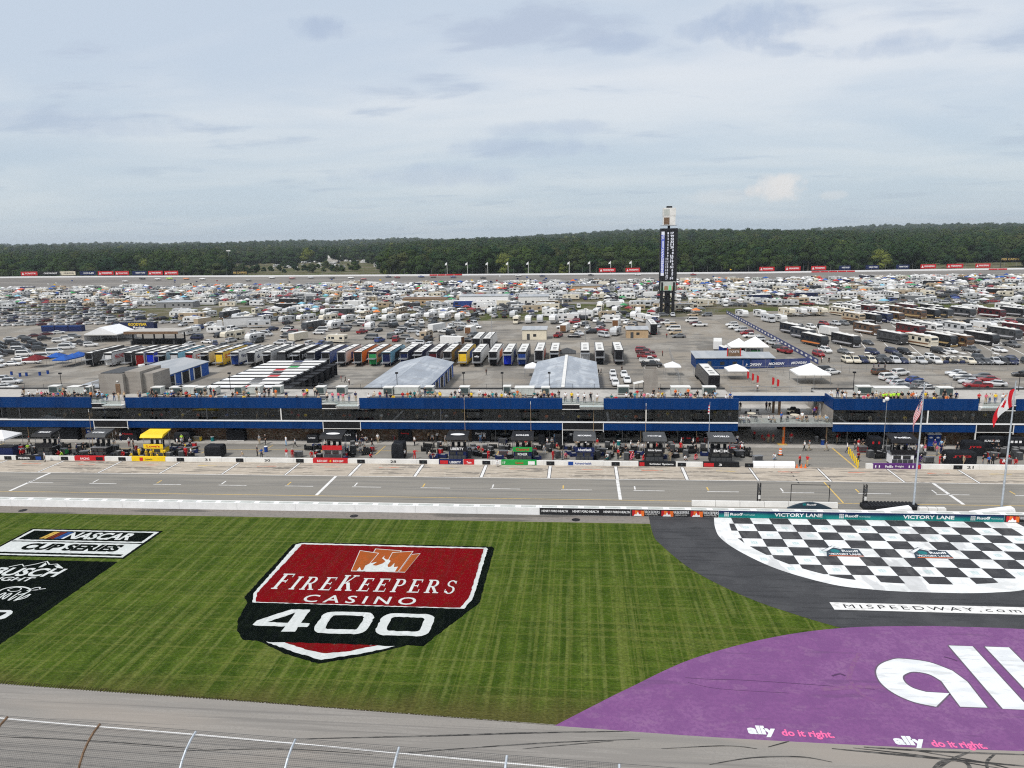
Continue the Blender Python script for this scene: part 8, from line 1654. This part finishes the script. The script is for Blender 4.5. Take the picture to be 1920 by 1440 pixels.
for k in range(42):
    y = rnd.uniform(400, 585); x = rnd.uniform(-.8, .54)*y; h = rnd.uniform(6, 10); c = rnd.choice(('white', 'red', 'navy', 'black', 'yellow', 'blue'))
    t = thing('camp_flagpole', 'thin flagpole with small ' + c + ' flag among campers', 'flagpole', (x, y, 0), 0, 'flagpoles among the campers'); obj('pole', MB().cyl((0, 0, 0), (0, 0, h), .06, n=5, m='steel'), t)
    obj('flag', MB().add([(0, 0, h-.1), (1.3, .15, h-.35), (1.35, .2, h-1.1), (0, 0, h-1.0), (.65, -.1, h-.2), (.65, -.1, h-1.1)], [(0, 4, 5, 3), (4, 1, 2, 5)], 'flagcloth'), t, color=VC[c])

# ------------------------------------------------------------------ back straight
INN = curve([(-900, 430), (-760, 500), (-620, 558), (-481, 583), (-267, 594), (-55, 598), (151, 610), (338, 609), (480, 592), (620, 545), (760, 470)], 6)
def zout(x):
    P = [(-900, 10), (-620, 9.6), (-481, 9.0), (-267, 6.5), (-55, 4.8), (151, 3.0), (338, 3.3), (480, 4.2), (760, 6)]
    for a, b in zip(P, P[1:]):
        if a[0] <= x <= b[0]: return a[1]+(b[1]-a[1])*(x-a[0])/(b[0]-a[0])
    return P[-1][1] if x > 0 else P[0][1]
def nrm(i, P):
    a, b = P[max(0, i-1)], P[min(len(P)-1, i+1)]; d = Vector((b[0]-a[0], b[1]-a[1])).normalized(); return Vector((-d.y, d.x))
OUTP = [(p[0]+nrm(i, INN).x*28, p[1]+nrm(i, INN).y*28) for i, p in enumerate(INN)]
mat('backtrack', (.20, .188, .175), rough=.88, world=True, layers=[((.02, 1, 1), .25, 4, .4, .65, (.15, .143, .135), .8), ((.02, .5, 1), .6, 4, .5, .7, (.24, .225, .205), .7)])
m = MB(); em = MB(); ap = MB()
for i in range(len(INN)-1):
    a, b, c, d = INN[i], INN[i+1], OUTP[i+1], OUTP[i]; za, zb = zout(a[0]), zout(b[0]); na, nb = nrm(i, INN), nrm(i+1, INN)
    m.add([(*a, .05), (*b, .05), (*c, zb), (*d, za)], [(0, 1, 2, 3)], 'backtrack')
    ap.add([(a[0]-na.x*9, a[1]-na.y*9, .02), (b[0]-nb.x*9, b[1]-nb.y*9, .02), (*b, .045), (*a, .045)], [(0, 1, 2, 3)], 'apronasphalt')
    e1, e2 = (d[0]+na.x*34, d[1]+na.y*34), (c[0]+nb.x*34, c[1]+nb.y*34)
    em.add([(*d, za-.1), (*c, zb-.1), (*e2, ridge(*e2)-.3), (*e1, ridge(*e1)-.3)], [(0, 1, 2, 3)], 'infieldgrass')
bt = struct(obj('back_straight', m.mesh('back_straight', True))); struct(obj('back_apron', ap)); struct(obj('embankment', em))
w = thing('back_straight_wall', 'long white concrete wall along the far back straight', 'wall', (0, 600, 0))
for i in range(len(OUTP)-1):
    a, b = OUTP[i], OUTP[i+1]; za, zb = zout(INN[i][0]), zout(INN[i+1][0]); na, nb = nrm(i, INN)*.5, nrm(i+1, INN)*.5
    obj('wall_section', MB().add([(a[0], a[1]-600, za-.3), (b[0], b[1]-600, zb-.3), (b[0]+nb.x, b[1]+nb.y-600, zb-.3), (a[0]+na.x, a[1]+na.y-600, za-.3), (a[0], a[1]-600, za+1.25), (b[0], b[1]-600, zb+1.25), (b[0]+nb.x, b[1]+nb.y-600, zb+1.25), (a[0]+na.x, a[1]+na.y-600, za+1.25)], [(3, 2, 1, 0), (4, 5, 6, 7), (0, 1, 5, 4), (2, 3, 7, 6)], 'white'), w)
    for q in range(3): u = q/3; obj('fence_post', MB().cyl((a[0]+(b[0]-a[0])*u, a[1]+.6+(b[1]-a[1])*u-600, za), (a[0]+(b[0]-a[0])*u, a[1]+.2+(b[1]-a[1])*u-600, za+6), .07, n=4, m='midgrey'), w)
def out_at(px):
    """point on the outer wall line seen in column px"""
    best = None
    for (a, b) in zip(OUTP, OUTP[1:]):
        for k in range(20):
            x, y = a[0]+(b[0]-a[0])*k/20, a[1]+(b[1]-a[1])*k/20; e = abs(x-xw(px, y, 4))
            if best is None or e < best[0]: best = (e, x, y)
    return best[1], best[2]
RB = 'red billboard with white mark behind the back straight wall'
for p0, p1, m, tx in ((41, 72, 'red', 'TOYOTA'), (74, 113, 'black', 'CHEVROLET'), (114, 143, 'cream', 'PENNZOIL'), (151, 181, 'navy', 'KOHLER'), (185, 214, 'red', 'FIREKEEPERS'), (217, 243, 'red', 'Coca-Cola'), (249, 276, 'navy', 'HENRY FORD'), (279, 306, 'red', 'FIREKEEPERS'), (309, 335, 'red', 'FIREKEEPERS'), (1123, 1154, 'red', 'FIREKEEPERS'), (1173, 1200, 'red', 'FIREKEEPERS'), (1424, 1452, 'red', 'FIREKEEPERS'), (1472, 1501, 'red', 'FIREKEEPERS'), (1521, 1549, 'red', 'FIREKEEPERS'), (1573, 1595, 'navy', 'HENRY FORD'), (1623, 1648, 'navy', 'HENRY FORD'), (1680, 1705, 'navy', 'HENRY FORD'), (1726, 1755, 'red', 'FIREKEEPERS'), (1775, 1806, 'red', 'FIREKEEPERS'), (1829, 1857, 'red', 'FIREKEEPERS')):
    x0, y0 = out_at(p0); x1, y1 = out_at(p1); y = (y0+y1)/2+5; ww = xw(p1, y, 6)-xw(p0, y, 6); xx = xw(p0, y, 6); z = zout(xx)+1.6
    cn = {'red': 'red', 'black': 'black', 'cream': 'pale yellow', 'navy': 'navy'}[m]
    t = thing('billboard', cn + ' billboard reading ' + tx.replace('-', ' ') + ' behind the back straight wall', 'billboard', (xx, y, 0), 0, cn + ' billboards behind the wall')
    obj('panel', MB().box(0, ww, 0, .2, z, z+3.4, m), t); [obj('post', MB().box(ww*s-.12, ww*s+.12, .21, .45, ridge(xx, y)-1.5, z+3.2, 'darkgrey'), t) for s in (.15, .85)]
    lettering(tx, ww*.25, -.02, z+1.2, ww*.65, 1.2, 'white' if m != 'cream' else 'inkblack', t, bold=.03)
    if m == 'red': obj('mark', MB().add([(ww*.06, -.02, z+.7), (ww*.2, -.02, z+.7), (ww*.13, -.02, z+2.7)], [(0, 1, 2)], 'white'), t)
for p0, p1 in ((804, 878), (1523, 1607), (1853, 1896)):
    x0, y0 = out_at(p0); x1, y1 = out_at(p1); a, b = Vector((x0, y0, 0)), Vector((x1, y1, 0)); L_ = (b-a).length; t = thing('wall_banner', 'long red banner fixed on the white back straight wall', 'banner', (x0, y0-.15, zout(x0)), math.atan2(y1-y0, x1-x0), 'red banners on the back straight wall')
    for k in range(int(L_/7)): obj('panel', MB().box(7*k, 7*k+6.6, -.1, -.02, .0, 1.1, 'red'), t)
for px in (838, 875, 912, 951, 989, 1066, 1105, 1145, 1184):
    x, y = out_at(px); t = thing('white_flagpole', 'tall pole with small white flag behind the back straight wall', 'flagpole', (x, y+6, zout(x)-1.5), 0, 'white flags behind the back straight'); obj('pole', MB().cyl((0, 0, 0), (0, 0, 12.5), .16, n=5, m='offwhite'), t); obj('flag', MB().add([(0, 0, 12.3), (-1.6, .1, 11.2), (-1.9, .2, 9.8), (0, 0, 10.2), (0, .05, 12.3), (-1.6, .15, 11.2), (-1.9, .25, 9.8), (0, .05, 10.2)], [(0, 1, 2, 3), (7, 6, 5, 4)], 'white'), t)
for px, w_, tx in ((436, 14, 'MIS CAMPING'), (1876, 20, 'MIS CAMPING')):
    x, y = out_at(px); y += 22 if px < 900 else 60; x = xw(px, y, 8); t = thing('gantry_sign', 'dark gantry sign reading MIS CAMPING ' + ('by the far car park' if px < 900 else 'beside the far meadow'), 'sign', (x, y, 0)); obj('panel', MB().box(0, w_, 0, .3, 8, 11, 'black'), t); lettering(tx, .8, -.05, 8.6, w_-1.6, 1.8, 'lineyellow', t, bold=.02); [obj('post', MB().box(s-.2, s+.2, .05, .35, 1, 8, 'darkgrey'), t) for s in (.5, w_-.5)]
for i, px in enumerate((235, 267, 296, 318, 349, 380, 466, 510, 548, 583, 622, 658, 682, 728, 745, 790, 812, 850, 906, 972, 1017, 1108, 1196, 1300)):
    x, y = out_at(px); c = ('white', 'black', 'white', 'lime', 'orange', 'white', 'grey', 'white', 'red', 'silver', 'black', 'white', 'red', 'navy', 'red', 'blue', 'grey', 'blue', 'black', 'white', 'navy', 'black', 'white', 'red')[i]
    f = (.55, .8, .72, .78, .75, .7)[i % 6]; yy = y-28*(1-f); x = xw(px, yy, zout(x)*f); o = put('stock', x, yy, R(-90)-.03, c, c + ' stock car racing along the far back straight', 'stock cars on the back straight', False, z=.07+zout(x)*f, force=True)
    if o: o.rotation_euler = (math.atan2(zout(x), 28)*0, -math.atan2(zout(x)-.05, 28)*-1*0, R(-90)); o.rotation_euler = (0, 0, R(-90)); o.location.z += .35

# ------------------------------------------------------------------ woods
def foliage_mat():
    m = bpy.data.materials.new('foliage'); m.use_nodes = True; t = m.node_tree; p = t.nodes['Principled BSDF']; p.inputs['Roughness'].default_value = .9; p.inputs['Specular IOR Level'].default_value = .08
    oi = N(t, 'ShaderNodeObjectInfo'); g = N(t, 'ShaderNodeNewGeometry')
    c = mixc(t, oi.outputs['Random'], (.014, .030, .007), (.050, .078, .018)); c = mixc(t, ramp(t, math_(t, 'FRACT', math_(t, 'MULTIPLY', oi.outputs['Random'], 7.3)), .6, .95), c, (.058, .066, .022)); c = mixc(t, ramp(t, math_(t, 'FRACT', math_(t, 'MULTIPLY', oi.outputs['Random'], 13.7)), .7, .98), c, (.012, .034, .016)); c = mixc(t, math_(t, 'MULTIPLY', ramp(t, noise(t, g.outputs['Position'], .006, 3), .44, .58), .6), c, (.022, .046, .018))
    c = mixc(t, ramp(t, oi.outputs['Random'], .985, .99), c, (.12, .14, .03)); c = mixc(t, math_(t, 'MULTIPLY', ramp(t, noise(t, g.outputs['Position'], .45, 3), .4, .65), .5), c, (.020, .036, .011))
    lk(t, c, p.inputs['Base Color']); MATS['foliage'] = m
foliage_mat(); mat('bark', (.13, .11, .085), rough=.9, var=.3, vs=.6)
def crown(seed, H_, W_, n):
    r = random.Random(seed); mb = MB(); lobes = [(0, 0, H_*.74, .27*W_, .22*H_)]
    for k in range(8):
        a = k*2.4+r.uniform(-.5, .5); d = r.uniform(.14, .34)*W_; z = r.uniform(.24, .68)*H_; lobes.append((d*math.cos(a), d*math.sin(a), z, r.uniform(.17, .26)*W_, r.uniform(.13, .20)*H_))
    for cx, cy, cz, rx, rz_ in lobes:       # opaque core added inside each leaf mass to stop light leaking through
        mb.loft([[(cx+.72*rx*math.cos(a)*math.cos(2*math.pi*i/7), cy+.72*rx*math.cos(a)*math.sin(2*math.pi*i/7), cz+.72*rz_*math.sin(a)) for i in range(7)] for a in (-1.35, -.6, .1, .75, 1.35)], 'foliage')
    for k in range(n):
        cx, cy, cz, rx, rz_ = r.choice(lobes); u = r.uniform(-.75, 1); a = r.uniform(0, 6.28); q = math.sqrt(1-u*u); rad = r.uniform(.82, 1.06)
        nv = Vector((q*math.cos(a), q*math.sin(a), u)); c = Vector((cx+nv.x*rx*rad, cy+nv.y*rx*rad, cz+nv.z*rz_*rad))
        nn_ = (nv+Vector((r.uniform(-.35, .35), r.uniform(-.35, .35), r.uniform(-.25, .35)))).normalized(); t1 = nn_.orthogonal().normalized(); t1.rotate(Matrix.Rotation(r.uniform(0, 6.28), 3, nn_)); t2 = nn_.cross(t1); s = r.uniform(.5, 1.05)
        mb.poly([c-t1*s, c-t2*s*.6, c+t1*s*r.uniform(.7, 1.1), c+t2*s*.7], 'foliage')
    return mb
def trunk(seed, H_):
    r = random.Random(seed+50); mb = MB().cyl((0, 0, -1.0), (r.uniform(-.3, .3), r.uniform(-.3, .3), H_*.55), .42, .2, n=7, m='bark')
    for k in range(5):
        a = r.uniform(0, 6.28); z = r.uniform(.25, .5)*H_; mb.cyl((0, 0, z), (math.cos(a)*H_*.2, math.sin(a)*H_*.2, z+H_*.22), .16, .05, n=5, m='bark')
    return mb
TREES = [(crown(3, 18, 19, 900).mesh('crown'), trunk(3, 19).mesh('trunk')), (crown(7, 20, 17, 900).mesh('crown'), trunk(7, 22).mesh('trunk')), (crown(12, 15, 18, 800).mesh('crown'), trunk(12, 16).mesh('trunk')), (crown(21, 18, 22, 1000).mesh('crown'), trunk(21, 20).mesh('trunk')), (crown(33, 13, 10, 420).mesh('crown'), trunk(33, 13).mesh('trunk'))]
TN = ['broad rounded tree', 'tall upright tree', 'low spreading tree', 'wide dense tree', 'small bushy tree']
def proj(x, y, z):
    p = Vector((x, y, z-H)); d = p.dot(fw); return 960+F*p.dot(rt)/d, 720-F*p.dot(up)/d
cand = []
rt_ = random.Random(5)
y = 648.0
while y < 4300:
    s = 8.6+max(0, y-700)*.0062; x = -.90*y
    while x < .64*y:
        x += s*rt_.uniform(.6, 1.4); yy = y+rt_.uniform(-.5, .5)*s
        i = min(range(len(OUTP)), key=lambda q: abs(OUTP[q][0]-x)); clear = yy-OUTP[i][1]
        z = ridge(x, yy); px, py = proj(x, yy, z)
        need = 40 if px > 700 else 60 if px < 430 else 150
        if clear < need: continue
        if 425 < px < 722 and yy < 1250:
            if not (rt_.random() < .05 or (yy < OUTP[i][1]+185 and 440 < px < 690 and rt_.random() < .45)): continue
        if 722 > px > 640 and yy < 1500 and rt_.random() < .5: continue
        if abs(px-(1302+(500-py)*-.12)) < 9 and yy < 1500: continue
        if px > 1730 and yy < OUTP[i][1]+150 and rt_.random() < .97: continue
        if px < 160 and clear < 90 and rt_.random() < .4: continue
        cand.append((x, yy, z, px, clear))
    y += s*.85
cand.sort(key=lambda c: c[0]**2+c[1]**2)
idx = 0; pts = []; first = {}
for j, (x, yy, z, px, clear) in enumerate(cand):
    k = rt_.choice((0, 1, 2, 3, 3, 0, 1)) if not (425 < px < 722 and yy < 1000) else 4
    sc = rt_.choice((.6, .8, .95, 1.05, 1.25, 1.45))*rt_.uniform(.92, 1.1)*(1+max(0, yy-900)*.00014)*(.42 if k == 4 else .95)
    if idx < 292:
        zn = ('beyond the back straight on the scoring tower side' if 720 < px < 1290 else 'beyond the far meadow road' if px >= 1290 else 'at the far car park' if px > 425 else 'behind the red billboards of the far turn')
        t = thing('tree', TN[k] + ' at the wood edge ' + zn, 'tree', (x, yy, z-.2), rt_.uniform(0, 6.28), 'trees along the wood edge'); t.scale = (sc, sc, sc)
        c = obj('crown', TREES[k][0], t); obj('trunk', TREES[k][1], t); first.setdefault(k, c); idx += 1
    else: pts.append((x, yy, z-1.0*sc, sc, rt_.uniform(0, 6.28)))
print('trees', idx, len(pts))
def forest(pts):
    me = bpy.data.meshes.new('woodland'); me.from_pydata([p[:3] for p in pts], [], [])
    for nm, i in (('sc', 3), ('rz', 4)): me.attributes.new(nm, 'FLOAT', 'POINT').data.foreach_set('value', [p[i] for p in pts])
    o = obj('woodland', me); o['kind'] = 'stuff'; tag(o, 'dense dark green woods covering the hills beyond the track', 'woods')
    ng = bpy.data.node_groups.new('woodland', 'GeometryNodeTree'); ng.interface.new_socket('Geometry', in_out='INPUT', socket_type='NodeSocketGeometry'); ng.interface.new_socket('Geometry', in_out='OUTPUT', socket_type='NodeSocketGeometry')
    gi = ng.nodes.new('NodeGroupInput'); go = ng.nodes.new('NodeGroupOutput'); ins = ng.nodes.new('GeometryNodeInstanceOnPoints'); jn = ng.nodes.new('GeometryNodeJoinGeometry')
    for k in (0, 1, 2, 3):
        oi = ng.nodes.new('GeometryNodeObjectInfo'); oi.inputs['Object'].default_value = first[k]; oi.inputs['As Instance'].default_value = True; lk(ng, oi.outputs['Geometry'], jn.inputs[0])
    mp = ng.nodes.new('GeometryNodeMeshToPoints'); lk(ng, gi.outputs[0], mp.inputs[0])
    a = ng.nodes.new('GeometryNodeInputNamedAttribute'); a.data_type = 'FLOAT'; a.inputs[0].default_value = 'sc'; b = ng.nodes.new('GeometryNodeInputNamedAttribute'); b.data_type = 'FLOAT'; b.inputs[0].default_value = 'rz'
    cx = ng.nodes.new('ShaderNodeCombineXYZ'); lk(ng, b.outputs[0], cx.inputs[2])
    rv = ng.nodes.new('FunctionNodeRandomValue'); rv.data_type = 'INT'; rv.inputs[4].default_value = 0; rv.inputs[5].default_value = 3
    lk(ng, mp.outputs[0], ins.inputs['Points']); lk(ng, jn.outputs[0], ins.inputs['Instance']); ins.inputs['Pick Instance'].default_value = True; lk(ng, rv.outputs[2], ins.inputs['Instance Index']); lk(ng, cx.outputs[0], ins.inputs['Rotation']); lk(ng, a.outputs[0], ins.inputs['Scale']); lk(ng, ins.outputs[0], go.inputs[0])
    md = o.modifiers.new('scatter', 'NODES'); md.node_group = ng
forest(pts)
# far car park, campers and grandstand in the clearing
for k in range(30):
    px = 436+k*6.6+rnd.uniform(-3, 3); x, y = out_at(px); y += 34+rnd.uniform(0, 26); x = xw(px, y, 4); c = rnd.choice(CARMIX); kk = rnd.choice(('sedan', 'suv', 'pickup'))
    put(kk, x, y, R(90)+rnd.uniform(-.5, .5), c, c + ' ' + NAMES[kk] + ' in the car park beyond the back straight', 'cars beyond the back straight', False, z=ridge(x, y)+.6, pad=0)
for k in range(46):
    y = rnd.uniform(900, 1220); px = rnd.uniform(500, 712); x = xw(px, y, 6); kk = rnd.choice(('trailer', 'fifth', 'classc', 'suv')); put(kk, x, y, rnd.uniform(0, 6), 'white', 'white ' + NAMES[kk] + ' in the far clearing', 'campers in the far clearing', False, z=ridge(x, y)-.02, pad=1)
for k in range(16):
    px = rnd.uniform(5, 330); x, y = out_at(px); y += 40+rnd.uniform(0, 12); x = xw(px, y, 6); kk = rnd.choice(('trailer', 'coach', 'fifth')); put(kk, x, y, R(90), 'white', 'white ' + NAMES[kk] + ' behind the billboards of the far turn', 'campers behind the billboards', False, z=ridge(x, y)+1.5, pad=.5)
y = 1120; x = xw(620, y, 8); t = thing('small_grandstand', 'small pale grandstand with row of seats in the far clearing', 'grandstand', (x, y, ridge(x, y)))
for k in range(8): obj('seat_row', MB().box(-9, 9, 2*k, 2*k+1.9, 1.0*k, 1.0*k+1.0, 'concrete'), t)
obj('roof_box', MB().box(-10, 10, 16.5, 20, 8, 11.5, 'offwhite'), t); obj('support', MB().box(-8.5, 8.5, 16.2, 16.4, 0, 8, 'midgrey'), t)

# ------------------------------------------------------------------ air
hz = MB().box(-9100, 7600, -260, 8100, -2, 128, 'white'); o = obj('haze', hz); o['kind'] = 'stuff'; tag(o, 'thin pale haze over the whole speedway', 'haze'); o.data.materials.clear()
m = bpy.data.materials.new('air'); m.use_nodes = True; t = m.node_tree; t.nodes.clear(); v = N(t, 'ShaderNodeVolumePrincipled'); v.inputs['Color'].default_value = (.80, .88, .97, 1); v.inputs['Density'].default_value = .00008; v.inputs['Anisotropy'].default_value = .2
lk(t, v.outputs[0], N(t, 'ShaderNodeOutputMaterial').inputs['Volume']); o.data.materials.append(m)
